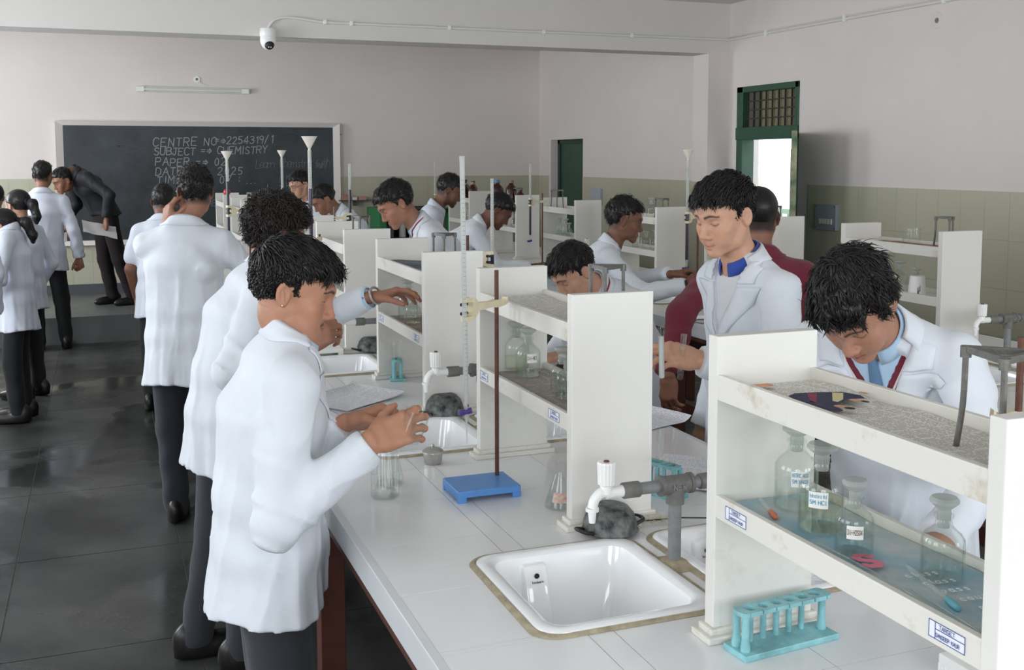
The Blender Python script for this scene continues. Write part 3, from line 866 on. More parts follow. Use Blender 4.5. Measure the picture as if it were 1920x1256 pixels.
# stands that carry them
def stand_for(label, top, z_cl, rodoff, rod_top, rod_mt=M_RUST):
    x, y, _ = top
    dx, dy = rodoff
    make_stand(label, (x + dx, y + dy, ZB), rod_top - ZB, M_PVC, rod_mt, rodxy=(0, 0), clamp=(z_cl - ZB, (-dx, -dy)))
stand_for('retort stand behind the curly head on the front bench', FB[0][1], 1.36, (.10, .35), 1.38)
stand_for('retort stand carrying the burette right of the tall spectacled student', FB[1][1], 1.43, (.115, .05), 1.475)
stand_for('retort stand of the funnel burette before the right blackboard half', FB[2][1], 1.40, (.1, .03), 1.42)
stand_for('retort stand with dark rod before the bowed student near the blackboard', FB[3][1], 1.37, (-.085, .02), 1.435, M_IRON)
stand_for('retort stand far back before the tiled wall', FB[4][1], 1.35, (.1, .03), 1.4)
stand_for('retort stand left of the maroon blazer on the second bench', FB[5][1], 1.40, (.10, .06), 1.45)
stand_for('rusty retort stand beside the dark violet burette', FB[6][1], 1.39, (.12, .06), 1.45)
stand_for('retort stand of the short burette behind the middle shelf unit', FB[7][1], 1.335, (-.075, .06), 1.42)

def make_tripod(label, loc, rz=0.0, h=.14, s=.055):
    t = thing('tripod_stand', label, 'tripod', loc, rz, 'small iron tripods left on the shelf units')
    C = [(s * math.cos(a), s * math.sin(a)) for a in (0, 2 * PI / 3, 4 * PI / 3)]
    bm = bmesh.new()
    out = [(1.12 * x, 1.12 * y) for x, y in C]; inn = [(.80 * x, .80 * y) for x, y in C]
    V = {}
    for nm, P, z in (('ot', out, h), ('it', inn, h), ('ob', out, h - .009), ('ib', inn, h - .009)): V[nm] = [bm.verts.new((x, y, z)) for x, y in P]
    for k in range(3):
        j = (k + 1) % 3
        bm.faces.new((V['ot'][k], V['ot'][j], V['it'][j], V['it'][k])); bm.faces.new((V['ob'][k], V['ib'][k], V['ib'][j], V['ob'][j]))
        bm.faces.new((V['ot'][k], V['ob'][k], V['ob'][j], V['ot'][j])); bm.faces.new((V['it'][k], V['it'][j], V['ib'][j], V['ib'][k]))
    for x, y in C: add_tube(bm, [(x, y, h - .016), (x, y, h - .001)], .0075, 10)
    bm_obj('triangle_top', bm, M_IRON, t)
    for x, y in C:
        tube('leg', bez([(x, y, h - .01), (x * 1.03, y * 1.03, h * .45), (x * 1.18, y * 1.18, .0)], 4), .0042, M_IRON, t, 8)
    return t
ZU = ZB + .45
make_tripod('grey iron tripod on the nearest shelf unit at right edge', (1.085, 1.052, ZU), 1.85, .142, .052)
make_tripod('grey iron tripod before the bowed student\'s face on the middle shelf unit', (1.105, 2.262, ZU), 2.1, .142, .044)
make_tripod('dark tripod on the third shelf unit, behind the front burette', (1.085, 3.475, ZU), 2.3, .14, .042)
make_tripod('dark tripod on the fourth shelf unit, right of the violet burette', (1.08, 4.70, ZU), 2.3, .14, .042)
make_tripod('dark tripod on a far shelf unit before the blackboard', (1.08, 8.32, ZU), 2.3, .14, .05)
make_tripod('black tripod on the far right shelf unit, beside the glass beaker', (3.40, 3.64, ZU), 2.2, .14, .042)
make_tripod('black tripod on the shelf unit in front of the open door', (3.345, 4.83, ZU), 2.2, .14, .046)
make_tripod('black tripod on the unit behind the spectacled student', (3.335, 6.03, ZU), 2.2, .14, .046)
make_tripod('tall legged tripod on the unit left of the spectacled student', (3.33, 7.70, ZU), 2.2, .15, .05)
make_tripod('black tripod on the far unit behind the violet burette', (3.39, 8.72, ZU), 2.2, .14, .05)

# ---- reagent bottles
def make_bottle(label, loc, H, liq_h, liq=None, text=None, paper=False, lab_z=.055, rz=-2.2, group='stoppered reagent bottles on the shelf units', R=None, lines=0):
    """flat-headed stoppered reagent bottle; H total height"""
    t = thing('reagent_bottle', label, 'bottle', loc, 0, group)
    k = H / .145
    r = R or .036 * (k ** .9)
    body = .092 * k
    n0 = .113 * k
    P = [(0, .003), (r - .004, .0), (r - .0008, .003), (r, .01), (r, body * .78), (r * .97, body * .86), (r * .84, body * .95), (r * .58, body * 1.04), (.0145 * k, body * 1.13), (.0125 * k, n0), (.0165 * k, n0 + .004), (.0165 * k, n0 + .007), (.0125 * k, n0 + .0085)]
    I = [(.0105 * k, n0 + .008), (.0105 * k, body * 1.13), (r * .55, body * 1.03), (r * .82, body * .93), (r * .95, body * .84), (r - .002, body * .76), (r - .002, .008), (0, .007)]
    lathe('bottle_glass', P + I, M_GLASS2, t, 28)
    lathe('stopper', [(0, n0 - .012), (.0098 * k, n0 - .012), (.0118 * k, n0 + .008), (.011 * k, n0 + .014), (.019 * k, n0 + .020), (.0245 * k, n0 + .024), (.0245 * k, n0 + .028), (.021 * k, n0 + .0315), (0, n0 + .032)], M_FROST, t, 24)
    if liq_h:
        lathe('liquid', [(0, .008), (r - .0026, .009), (r - .0024, liq_h), (0, liq_h)], liq or M_LIQ, t, 24)
    if text or paper:
        # paper label wrapped round the front
        hw, hh = (.42, .013 * k) if not paper else (.36, .016 * k)
        bm = bmesh.new()
        n = 8
        lo = [bm.verts.new(((r + .0006) * math.cos(rz + hw * (2 * i / n - 1)), (r + .0006) * math.sin(rz + hw * (2 * i / n - 1)), lab_z - hh)) for i in range(n + 1)]
        hi = [bm.verts.new(((r + .0006) * math.cos(rz + hw * (2 * i / n - 1)), (r + .0006) * math.sin(rz + hw * (2 * i / n - 1)), lab_z + hh)) for i in range(n + 1)]
        for i in range(n): bm.faces.new((lo[i], lo[i + 1], hi[i + 1], hi[i]))
        lb = bm_obj('paper_label', bm, mat('label_paper', (240, 240, 234), 0.7), t)
        bm = bmesh.new()
        rows = text if isinstance(text, list) else [text]
        for q, tx in enumerate(rows):
            size = (.0095 if len(rows) == 1 else .0062) * k
            b2 = bmesh.new()
            L = strokes(b2, tx, size, size * .16, (0, 0, 0), (1, 0, 0), (0, 0, 1), (0, -1, 0), advance=.80)
            for v in b2.verts:
                a = rz - (hw * .88) + v.co.x * min(1.0, hw * 1.76 * r / max(L, 1e-4)) / r
                z = lab_z + v.co.z + (-.004 * k if len(rows) == 1 else (.004 - q * .0105) * k)
                v.co = Vector(((r + .0012) * math.cos(a), (r + .0012) * math.sin(a), z))
            me = bpy.data.meshes.new('tmp'); b2.to_mesh(me); b2.free(); bm.from_mesh(me); bpy.data.meshes.remove(me)
        bm_obj('label_lettering', bm, mat('label_blue', (70, 150, 190), 0.7) if len(rows) > 1 else mat('label_brown', (96, 84, 66), 0.7), lb)
    return t
ZL = ZB + .245
make_bottle('tall reagent bottle with cyan lettered label, farthest on the nearest shelf', (1.088, 1.49, ZL), .146, .047, None, ['NITRIC ACID', '5M HNO3'], lab_z=.062, rz=-2.0)
make_bottle('tall reagent bottle with wrapped cyan label and yellowish liquid, second on the nearest shelf', (1.058, 1.382, ZL), .145, .056, M_LIQY, ['Hydrochloric Acid', '5M HCl'], lab_z=.062, rz=-2.35)
make_bottle('small reagent bottle labelled Dil H2SO4 on the nearest shelf', (1.037, 1.275, ZL), .112, .036, None, 'Dil-H2SO4', lab_z=.046, rz=-2.2)
make_bottle('small unlabelled half full bottle near the right end of the nearest shelf', (1.089, 1.150, ZL), .118, .034, M_LIQ)
make_bottle('reagent bottle in the middle unit, left of two standing close together', (1.078, 2.775, ZL), .139, .045, M_LIQY)
make_bottle('labelled reagent bottle in the middle unit, right of two standing close together', (1.072, 2.675, ZL), .136, .05, None, 'Dil-HCl', lab_z=.06, rz=-1.6)
make_bottle('smaller bottle with grey stopper half hidden behind the middle end panel', (1.080, 2.465, ZL), .113, .05)
make_bottle('second smaller bottle half hidden behind the middle end panel', (1.060, 2.385, ZL), .112, .05)
make_bottle('reagent bottle gripped by the second student', (1.055, 3.835, ZL), .150, .05)
make_bottle('short bottle with brown cork standing below the second student\'s hand', (1.036, 3.70, ZL), .112, .03, M_LIQY)
make_bottle('tall reagent bottle in the far right unit behind the upturned cup', (3.335, 3.84, ZL), .14, .05)
make_bottle('short reagent bottle peeping over the upturned white cup', (3.345, 3.745, ZL), .11, .04)
make_bottle('bottle in the far right unit hidden partly by black hair', (3.33, 3.95, ZL), .11, .04)
ub = make_bottle('left of three clear bottles below the tall legged tripod', (3.36, 7.71, ZL), .135, .04)
make_bottle('middle of three clear bottles below the tall legged tripod', (3.36, 7.60, ZL), .133, .04)
make_bottle('right and shortest of three clear bottles below the tall legged tripod', (3.34, 7.49, ZL), .10, .03)
for i, yy in enumerate((6.12, 6.25, 6.38)):
    make_bottle(['bottle nearest the white end panel behind the spectacled student', 'middle bottle behind the chin of the spectacled student', 'bottle farthest from the white end panel behind the spectacled student'][i], (3.34, yy, ZL), (.14, .115, .12)[i], .04)
make_bottle('clear bottle on top of the unit behind the spectacled student', (3.36, 6.22, ZU), .135, .0)
for i, (yy, hh) in enumerate(((8.55, .13), (8.68, .12), (9.75, .12), (9.9, .12))):
    make_bottle('clear bottle on the far unit behind the bent student, number %s from the right' % ['one', 'two', 'three', 'four'][i], (3.35, yy, ZL), hh, .04)
make_bottle('small white labelled bottle on the far unit before the blackboard', (1.07, 8.5, ZL), .12, .05, mat('white_powder', (225, 224, 218), .8))
make_bottle('pale bottle on the lower tray of the last unit before the blackboard', (1.07, 9.7, ZL), .12, .05, MATS['white_powder'])

# brown glass bottles on the far shelf units
M_AMBER = mat('amber_glass', (58, 24, 18), 0.12, spec=0.7)
M_CAPB = mat('blue_cap', (80, 130, 160), 0.4); M_CAPD = mat('dark_cap', (44, 36, 36), 0.4)
def brown(label, loc, h, cap, r=.045):
    t = thing('brown_bottle', label, 'bottle', loc, 0, 'brown chemical bottles on the far shelf units')
    lathe('bottle_body', [(0, 0), (r, .0), (r, h * .60), (r * .85, h * .70), (r * .42, h * .82), (r * .38, h * .90), (0, h * .90)], M_AMBER, t, 18)
    lathe('cap', [(r * .46, h * .88), (r * .46, h), (0, h)], cap, t, 14)
    return t
b0 = brown('brown bottle with blue cap on the far unit above the bent student', (3.30, 8.98, ZL + .21), .20, M_CAPB, .06)
b1 = brown('brown bottle with dull cap right of the blue capped one on the far unit', (3.36, 8.78, ZL + .21), .20, mat('rose_cap', (120, 90, 86), .4), .05)
brown('squat brown bottle beside the tall brown ones on the far unit', (3.40, 8.66, ZL + .21), .12, M_CAPD, .035)
for i, (yy, hh) in enumerate(((9.68, .17), (9.78, .18), (9.9, .16), (10.02, .19), (10.12, .18))):
    brown('brown bottle on the farthest white unit, %s from its near end' % ['first', 'second', 'third', 'fourth', 'fifth'][i], (3.31 + .04 * (i % 2), yy, ZU), hh, M_CAPD if i % 2 else mat('tan_cap', (170, 140, 100), .5), .042)
t = thing('red_capped_bottle', 'small white bottle with a round red cap on the last front shelf unit', 'bottle', (1.03, 9.62, ZU))
lathe('bottle_body', [(0, 0), (.03, 0), (.03, .07), (.014, .085), (0, .085)], M_PVC, t, 14); lathe('red_cap', [(0, .08), (.02, .083), (.032, .10), (.03, .12), (.012, .135), (0, .137)], mat('red_rubber', (196, 48, 52), .4), t, 14)

# ---- upturned cup, beaker on the far right unit
t = thing('plastic_cup', 'upturned white plastic cup with a torn dark print on the far right unit', 'cup', (3.30, 3.69, ZL))
lathe('cup_wall', [(.0385, 0), (.0375, .002), (.031, .085), (.029, .088), (0, .088)], M_PVC, t, 24)
bm = bmesh.new()
for a0, z0, a1, z1 in ((-2.3, .005, -2.05, .045), (-2.05, .035, -1.75, .07), (-2.15, .02, -1.9, .055)):
    q = []
    for a, z in ((a0, z0), ((a0 + a1) / 2 + .1, z0 + .004), (a1, z1), ((a0 + a1) / 2 - .08, z1 - .004)):
        r = .0380 - .0075 * z / .085; q.append(bm.verts.new((r * math.cos(a), r * math.sin(a), z)))
    bm.faces.new(q)
bm_obj('torn_print', bm, mat('brown_print', (120, 108, 96), .7), t)
def make_beaker(label, loc, r, h, mt=M_GLASS, level=0):
    t = thing('glass_beaker', label, 'beaker', loc, 0)
    lathe('beaker_glass', [(0, .002), (r - .003, 0), (r, .004), (r, h - .004), (r + .002, h), (r - .0005, h), (r - .0018, h - .006), (r - .0018, .005), (0, .0045)], mt, t, 28)
    if level: lathe('liquid', [(0, .006), (r - .002, .006), (r - .002, level), (0, level)], M_LIQ, t, 24)
    return t
make_beaker('empty glass beaker on top of the far right shelf unit', (3.42, 3.87, ZU), .038, .078)
make_beaker('clear glass beaker standing before the conical flask on the front bench', (.640, 2.558, ZB), .036, .100, level=.012)

def make_flask(label, loc, r, h, mt=None, level=.02, stain=True):
    t = thing('conical_flask', label, 'flask', loc, 0)
    n = r * .34
    P = [(0, .002), (r - .004, 0), (r, .005), (r * .97, .012), (n + .002, h * .72), (n, h * .78), (n, h - .004), (n + .0025, h - .001), (n + .002, h), (n - .0008, h - .001), (n - .0018, h - .006), (n - .0018, h * .77), (n, h * .71), (r * .93, .012), (r - .004, .005), (0, .0045)]
    lathe('flask_glass', P, mt or M_GLASS, t, 28)
    lathe('liquid', [(0, .006), (r - .005, .006), (r * .90, level), (0, level)], M_LIQ, t, 24)
    if stain:
        bm = bmesh.new()
        for a in range(5):
            a0, a1 = -2.6 + a * .22, -2.6 + (a + 1) * .22
            f = lambda z: (r + (n + .002 - r) * (z - .012) / (h * .72 - .012)) + .0005
            bm.faces.new([bm.verts.new((f(z) * math.cos(q), f(z) * math.sin(q), z)) for q, z in ((a0, .02), (a1, .02), (a1, .042), (a0, .042))])
        lb = bm_obj('label_patch', bm, mat('red_brown_label', (200, 150, 132), .7, col2=(214, 196, 186), vscale=120), t)
    return t
make_flask('clear conical flask under the front student\'s hands', (.674, 2.652, ZB), .040, .168, level=.016, stain=False)
make_flask('conical flask with reddish label partly behind the middle end panel', (1.018, 2.325, ZB), .04, .115, level=.018)

# small steel pot with lid
t = thing('steel_pot', 'small lidded stainless steel pot on the front bench', 'pot', (.836, 2.795, ZB))
lathe('pot_body', [(0, 0), (.022, 0), (.0245, .004), (.0275, .03), (.029, .031), (.029, .033)], M_CHROME, t, 24)
lathe('lid', [(.030, .032), (.030, .035), (.022, .042), (.008, .045), (.0035, .046), (.005, .05), (.003, .054), (0, .055)], M_CHROME, t, 24)

# upside-down iron pans
M_PAN = mat('sooty_iron', (34, 36, 35), 0.55, metal=0.3, col2=(126, 130, 128), vscale=34, bump=0.3, bscale=70)
def make_pan(label, loc, r, h, rz=0.0):
    t = thing('iron_pan', label, 'pan', loc, rz, 'upturned sooty iron pans by the sinks')
    lathe('bowl', [(r, .0), (r + .003, .002), (r, .006), (r * .97, h * .35), (r * .86, h * .68), (r * .66, h * .92), (r * .5, h), (0, h), ], M_PAN, t, 32)
    for s in (-1, 1):
        tube('handle', bez([(s * r * .98, -.018, .006), (s * (r + .022), -.015, .013), (s * (r + .022), .015, .013), (s * r * .98, .018, .006)], 4), .0042, M_DARKRUB, t, 8)
    return t
make_pan('upturned sooty iron pan behind the front sink, under the white tap', (1.048, 2.118, ZB + .008), .062, .058, .2)
make_pan('upturned sooty iron pan at the end panel behind the front burette', (1.035, 3.325, ZB + .008), .064, .062, .3)
make_pan('upturned sooty iron pan left of the third shelf unit', (1.085, 4.56, ZB + .008), .064, .06, .3)

# cyan test tube racks
def make_rack(label, loc, rz, L=.205, W=.062, H=.078, n=6):
    t = thing('test_tube_rack', label, 'rack', loc, rz, 'cyan plastic test tube racks')
    box('base', -L / 2, L / 2, -W / 2, W / 2, 0, .011, M_CYAN, t, .0015)
    bm = bmesh.new()
    hw = W * .30; Lh = L / 2 - .008
    # top bar with round holes: strips between holes built as fans
    holes = [(-Lh + .024 + i * (2 * Lh - .048) / (n - 1)) for i in range(n)]
    cellw = (2 * Lh - .048) / (n - 1)
    z1, z0 = H, H - .007
    for hx in holes:
        seg = 16; rr = .0105
        ring = [(hx + rr * math.cos(2 * PI * k / seg + PI / seg), rr * math.sin(2 * PI * k / seg + PI / seg)) for k in range(seg)]
        def outp(k):
            a = 2 * PI * k / seg + PI / seg; c, s = math.cos(a), math.sin(a)
            m_ = min((cellw / 2) / max(abs(c), 1e-6), hw / max(abs(s), 1e-6))
            return (hx + c * m_, s * m_)
        outr = [outp(k) for k in range(seg)]
        it = [bm.verts.new((x, y, z1)) for x, y in ring]; ib = [bm.verts.new((x, y, z0)) for x, y in ring]
        ot = [bm.verts.new((x, y, z1)) for x, y in outr]; ob = [bm.verts.new((x, y, z0)) for x, y in outr]
        for k in range(seg):
            j = (k + 1) % seg
            bm.faces.new((it[k], it[j], ot[j], ot[k])); bm.faces.new((ib[k], ob[k], ob[j], ib[j])); bm.faces.new((it[k], ib[k], ib[j], it[j])); bm.faces.new((ot[k], ot[j], ob[j], ob[k]))
    for s in (-1, 1):
        x0 = s * (holes[-1] + cellw / 2)
        pts = [(x0, -hw), (x0 + s * .004, -hw)] + [(x0 + s * (.004 + hw * .55 * math.cos(a)), hw * math.sin(a)) for a in [(-PI / 2 + PI * k / 8) for k in range(1, 8)]] + [(x0 + s * .004, hw), (x0, hw)]
        top = [bm.verts.new((x, y, z1)) for x, y in pts]; bot = [bm.verts.new((x, y, z0)) for x, y in pts]
        bm.faces.new(top); bm.faces.new(bot[::-1])
        for k in range(len(pts)): bm.faces.new((top[k], top[(k + 1) % len(pts)], bot[(k + 1) % len(pts)], bot[k]))
    bm_obj('top_bar', bm, M_CYAN, t)
    for x, y in ((-Lh + .006, -.012), (-Lh + .006, .012), (Lh - .006, 0)):
        tube('post', [(x, y, .01), (x, y, .018), (x, y, .03), (x, y, z0 + .001)], [.0085, .0085, .0065, .0065], M_CYAN, t, 12)
    for hx in holes[:-1]:
        tube('peg', [(hx + cellw / 2, .016, .01), (hx + cellw / 2, .016, z0 + .001)], .0055, M_CYAN, t, 10)
    return t, holes
def make_test_tube(label, loc, L=.145, r=.0085, rot=(0, 0, 0), group=None, liq=None, mt=None):
    t = thing('test_tube', label, 'test tube', loc, 0, group)
    t.rotation_euler = rot
    P = [(0, 0)] + [(r * math.sin(a), r - r * math.cos(a)) for a in (.4, .8, 1.2, PI / 2)] + [(r, L - .003), (r + .0014, L), (r - .0004, L), (r - .0011, L - .004), (r - .0011, r), (0, .002)]
    lathe('tube_glass', P, mt or M_GLASS, t, 16)
    if liq: lathe('tube_contents', [(0, .0015), (r - .002, r * .5), (r - .0014, r), (r - .0014, liq[1]), (0, liq[1])], liq[0], t, 12)
    return t
make_rack('empty cyan test tube rack at the bottom right, before the nearest shelf unit', (1.079, 1.508, ZB), .09)
rk2, hl = make_rack('cyan test tube rack with two tubes inside the third shelf unit', (1.045, 3.965, ZB), 1.35, .15, .06, .08)
make_test_tube('left test tube in the rack inside the third shelf unit', (1.030, 3.945, ZB + .012), .135, .0085, (.03, -.03, 0), None, None)
make_test_tube('right test tube in the rack inside the third shelf unit', (1.040, 3.915, ZB + .012), .14, .0085, (0, .02, 0), None, (M_LIQ, .05))
rk3, hl = make_rack('cyan rack of clear test tubes behind the middle end panel', (1.285, 2.345, ZB), 1.95, .17, .06, .08)
for i, (dx, dy, ln) in enumerate(((-.035, .05, .15), (-.02, .02, .155), (-.005, -.012, .15), (.012, -.045, .16))):
    make_test_tube('%s of four test tubes in the rack behind the middle end panel' % ['first', 'second', 'third', 'fourth'][i], (1.285 + dx + .01, 2.345 + dy + .008, ZB + .012), ln, .0085, (.03 * (i - 1), .05, 0))
make_rack('cyan rack on the second bench beneath the unit with three bottles', (3.0, 6.95, ZB), .2, .2, .06, .08)

# ---- papers and newsprint
def print_mat(name, paper, ink, rows, cols, dens, pic=None):
    """printed sheet: columns of small broken text lines"""
    if name in MATS: return MATS[name]
    mt, nt, b = new_mat(name)
    tc = nt.nodes.new('ShaderNodeTexCoord'); sep = nt.nodes.new('ShaderNodeSeparateXYZ')
    nt.links.new(tc.outputs['UV'], sep.inputs[0])
    def mth(op, a, v=None, w=None):
        n = nt.nodes.new('ShaderNodeMath'); n.operation = op
        for i, q in enumerate((a, v, w)):
            if q is None: continue
            if isinstance(q, (int, float)): n.inputs[i].default_value = q
            else: nt.links.new(q, n.inputs[i])
        return n.outputs[0]
    yrow = mth('MULTIPLY', sep.outputs[1], rows)
    line = mth('LESS_THAN', mth('FRACT', yrow), 0.55)
    xcol = mth('MULTIPLY', sep.outputs[0], cols)
    colm = mth('LESS_THAN', mth('FRACT', xcol), 0.93)
    cell = mth('FLOOR', yrow)
    comb = nt.nodes.new('ShaderNodeCombineXYZ')
    nt.links.new(mth('MULTIPLY', sep.outputs[0], rows * 2.2), comb.inputs[0]); nt.links.new(mth('MULTIPLY', cell, 7.3), comb.inputs[1])
    n = nt.nodes.new('ShaderNodeTexNoise'); n.inputs['Scale'].default_value = 1.0; n.inputs['Detail'].default_value = 2
    nt.links.new(comb.outputs[0], n.inputs['Vector'])
    words_ = mth('GREATER_THAN', n.outputs['Fac'], dens)
    para = nt.nodes.new('ShaderNodeTexBrick'); para.offset = 0.37; para.inputs['Scale'].default_value = cols
    para.inputs['Mortar Size'].default_value = 0.02; para.inputs['Brick Width'].default_value = 1.0; para.inputs['Row Height'].default_value = 0.62
    para.inputs['Color1'].default_value = para.inputs['Color2'].default_value = (1, 1, 1, 1); para.inputs['Mortar'].default_value = (0, 0, 0, 1)
    nt.links.new(tc.outputs['UV'], para.inputs['Vector'])
    mask = mth('MULTIPLY', mth('MULTIPLY', line, words_), para.outputs['Color'])
    mx = nt.nodes.new('ShaderNodeMix'); mx.data_type = 'RGBA'
    mx.inputs[6].default_value = srgb(*paper); mx.inputs[7].default_value = srgb(*ink)
    nt.links.new(mask, mx.inputs[0])
    nt.links.new(mx.outputs[2], b.inputs['Base Color'])
    b.inputs['Roughness'].default_value = 0.8
    MATS[name] = mt
    return mt
M_NEWS = print_mat('newsprint', (226, 223, 214), (158, 156, 150), 58, 5, 0.44)
M_NOTE = print_mat('note_paper', (240, 240, 243), (206, 208, 220), 26, 1, 0.5)

def make_sheet(bm, x0, x1, y0, y1, z, wave=.003, nx=14, ny=10, rz=0.0, cx=0, cy=0, seed=0, thick=.0006, curl=0.0):
    uv = bm.loops.layers.uv.verify()
    V = []
    c, s = math.cos(rz), math.sin(rz)
    for j in range(ny + 1):
        row = []
        for i in range(nx + 1):
            x = x0 + (x1 - x0) * i / nx; y = y0 + (y1 - y0) * j / ny
            w = wave * (noise.noise(Vector((x * 9 + seed, y * 9, seed * 1.7))) + .6)
            w = max(0, w) + curl * (max(0, (i / nx - .8) / .2) ** 2 + max(0, (j / ny - .85) / .15) ** 2)
            row.append((bm.verts.new((cx + x * c - y * s, cy + x * s + y * c, z + w + .0004)), i / nx, j / ny))
        V.append(row)
    for j in range(ny):
        for i in range(nx):
            q = (V[j][i], V[j][i + 1], V[j + 1][i + 1], V[j + 1][i])
            f = bm.faces.new([v[0] for v in q])
            for lp, v in zip(f.loops, q): lp[uv].uv = (v[1], v[2])
def sheet(name, label, cat, loc, w, h, mt, rz=0.0, wave=.003, seed=0, n=1, group=None, curl=0.0):
    t = thing(name, label, cat, loc, rz, group)
    for k in range(n):
        bm = bmesh.new()
        make_sheet(bm, -w / 2, w / 2, -h / 2, h / 2, .0008 * k, wave, seed=seed + k * .3, rz=random.uniform(-.05, .05) if k else 0, curl=curl)
        bm_obj('sheet', bm, mt, t, smooth=True)
    return t
# newspaper lining the nearest unit's top tray, with a printed picture of robed figures
ny_ = sheet('newspaper', 'grey newspaper with a colour picture lining the top of the nearest shelf unit', 'newspaper', (1.075, 1.262, ZU - .001 + .0005), .585, .175, M_NEWS, PI / 2, .006, 2)
bm = bmesh.new()
def blot(pts, mi, z):
    f = bm.faces.new([bm.verts.new((x, y, z)) for x, y in pts]); f.material_index = mi
# local frame of the sheet before rotation: x along the shelf, y across
def oval(cx, cy, a, b, mi, z, n=12, rot=0):
    blot([(cx + a * math.cos(2 * PI * k / n) * math.cos(rot) - b * math.sin(2 * PI * k / n) * math.sin(rot), cy + a * math.cos(2 * PI * k / n) * math.sin(rot) + b * math.sin(2 * PI * k / n) * math.cos(rot)) for k in range(n)], mi, z)
zz = .0098
blot([(.178, .030), (.172, -.010), (.160, -.048), (.128, -.060), (.105, -.052), (.112, -.022), (.096, .000), (.086, .022), (.050, .034), (.046, .046), (.085, .056), (.130, .060), (.165, .052)], 0, zz)
blot([(.170, .012), (.166, -.004), (.120, .030), (.108, .040), (.116, .046)], 4, zz + .0002); blot([(.160, -.030), (.150, -.044), (.112, -.014), (.100, .006), (.110, .008)], 2, zz + .0002); blot([(.150, .050), (.120, .050), (.07, .046), (.06, .040), (.12, .040)], 6, zz + .0002)
oval(.098, -.030, .013, .009, 1, zz + .0003, rot=.5); oval(.086, -.036, .008, .006, 3, zz + .0004); oval(.072, .020, .013, .009, 1, zz + .0003, rot=.4); oval(.058, .016, .009, .008, 3, zz + .0004)
blot([(.262, .052), (.258, .028), (.244, .022), (.236, .038), (.246, .056)], 5, zz); oval(.25, .03, .010, .006, 1, zz + .0002); oval(.14, -.076, .010, .006, 1, zz)
pic = bm_obj('printed_picture', bm, None, ny_, mats=[mat('print_navy', (48, 50, 74), .8), mat('print_skin', (196, 150, 124), .8), mat('print_cream', (206, 196, 150), .8), mat('print_hair', (44, 38, 38), .8), mat('print_crimson', (128, 52, 70), .8), mat('print_orange', (222, 150, 112), .8), mat('print_violet', (60, 58, 92), .8)]); pic['kind'] = 'stuff'
# lower tray: bluish printed paper
M_NEWSB = mat('cyan_printed_paper', (206, 208, 204), 0.7, col2=(128, 178, 198), vscale=7, bump=.05)
nb = sheet('printed_paper', 'cyan and grey printed paper under the bottles of the nearest shelf', 'paper', (1.075, 1.262, ZL - .001), .585, .172, M_NEWSB, PI / 2, .004, 5)
bm = bmesh.new(); strokes(bm, 'S', .042, .013, (-.045, .062, .0092), (-.2, -1, 0), (1, -.2, 0), (0, 0, 1)); bm_obj('printed_letter', bm, mat('print_rose', (226, 128, 150), .8), nb)
bm = bmesh.new()
for k in range(5): strokes(bm, random.choice(['mass', 'pass', 'class', 'course']) , .014, .0025, (-.10 - k * .03, .035 - .004 * k, .0092), (-.1, -1, 0), (1, -.1, 0), (0, 0, 1))
bm_obj('printed_words', bm, mat('print_white', (222, 230, 232), .8), nb)
M_NEWS2 = print_mat('newsprint_dark', (196, 190, 182), (120, 110, 106), 40, 4, 0.40)
sheet('newspaper', 'newspaper on the top tray of the middle shelf unit', 'newspaper', (1.076, 2.49, ZU), .58, .172, M_NEWS, PI / 2, .008, 9)
sheet('newspaper', 'crumpled printed newspaper under the bottles of the middle shelf unit', 'newspaper', (1.076, 2.49, ZL - .001), .58, .172, M_NEWS2, PI / 2, .005, 13)
sheet('newspaper', 'folded dark newspaper on the top tray of the third shelf unit', 'newspaper', (1.076, 3.67, ZU), .5, .16, mat('slate_print', (120, 128, 136), .8, col2=(70, 76, 90), vscale=9), PI / 2, .012, 17)
sheet('printed_paper', 'brownish paper with red corner under the bottles of the third unit', 'paper', (1.076, 3.67, ZL - .001), .5, .16, mat('brown_print_paper', (150, 124, 112), .8, col2=(176, 168, 158), vscale=8), PI / 2, .006, 19)
sheet('printed_paper', 'orange brown paper on the top of the far right shelf unit', 'paper', (3.35, 3.82, ZU), .5, .17, mat('orange_print_paper', (150, 128, 108), .8, col2=(196, 120, 80), vscale=6), PI / 2, .012, 23)
sheet('note_sheets', 'lined white answer sheets on the front bench beside the second student', 'paper', (.795, 3.66, ZB + .001), .30, .24, M_NOTE, .62, .004, 3, 3, curl=.012)
sheet('note_sheets', 'lined answer sheets behind the middle end panel at the bench edge', 'paper', (1.60, 3.06, ZB + .001), .21, .3, M_NOTE, .3, .004, 7, 3, curl=.016)
sheet('note_sheets', 'lined answer sheets beside the cyan rack, under the stand pipe', 'paper', (1.455, 2.45, ZB + .001), .21, .3, M_NOTE, -.75, .003, 11, 2)
sheet('note_sheets', 'stack of papers behind the nearest shelf unit', 'paper', (1.33, 1.75, ZB + .001), .2, .16, M_NOTE, -.1, .003, 15, 4)
sheet('note_sheets', 'open notebook sheets on the second bench before the spectacled student', 'paper', (2.98, 4.85, ZB + .001), .3, .22, M_NOTE, .1, .003, 21, 3)
sheet('note_sheets', 'paper sheets on the second bench before the bent student', 'paper', (2.95, 6.35, ZB + .001), .3, .22, M_NOTE, .1, .003, 25, 2)
sheet('exam_file', 'pink paper file on the second bench behind the maroon blazer', 'paper', (3.35, 4.62, ZB + .001), .3, .2, mat('pink_card', (226, 176, 200), .7), .1, .002, 29, 2)

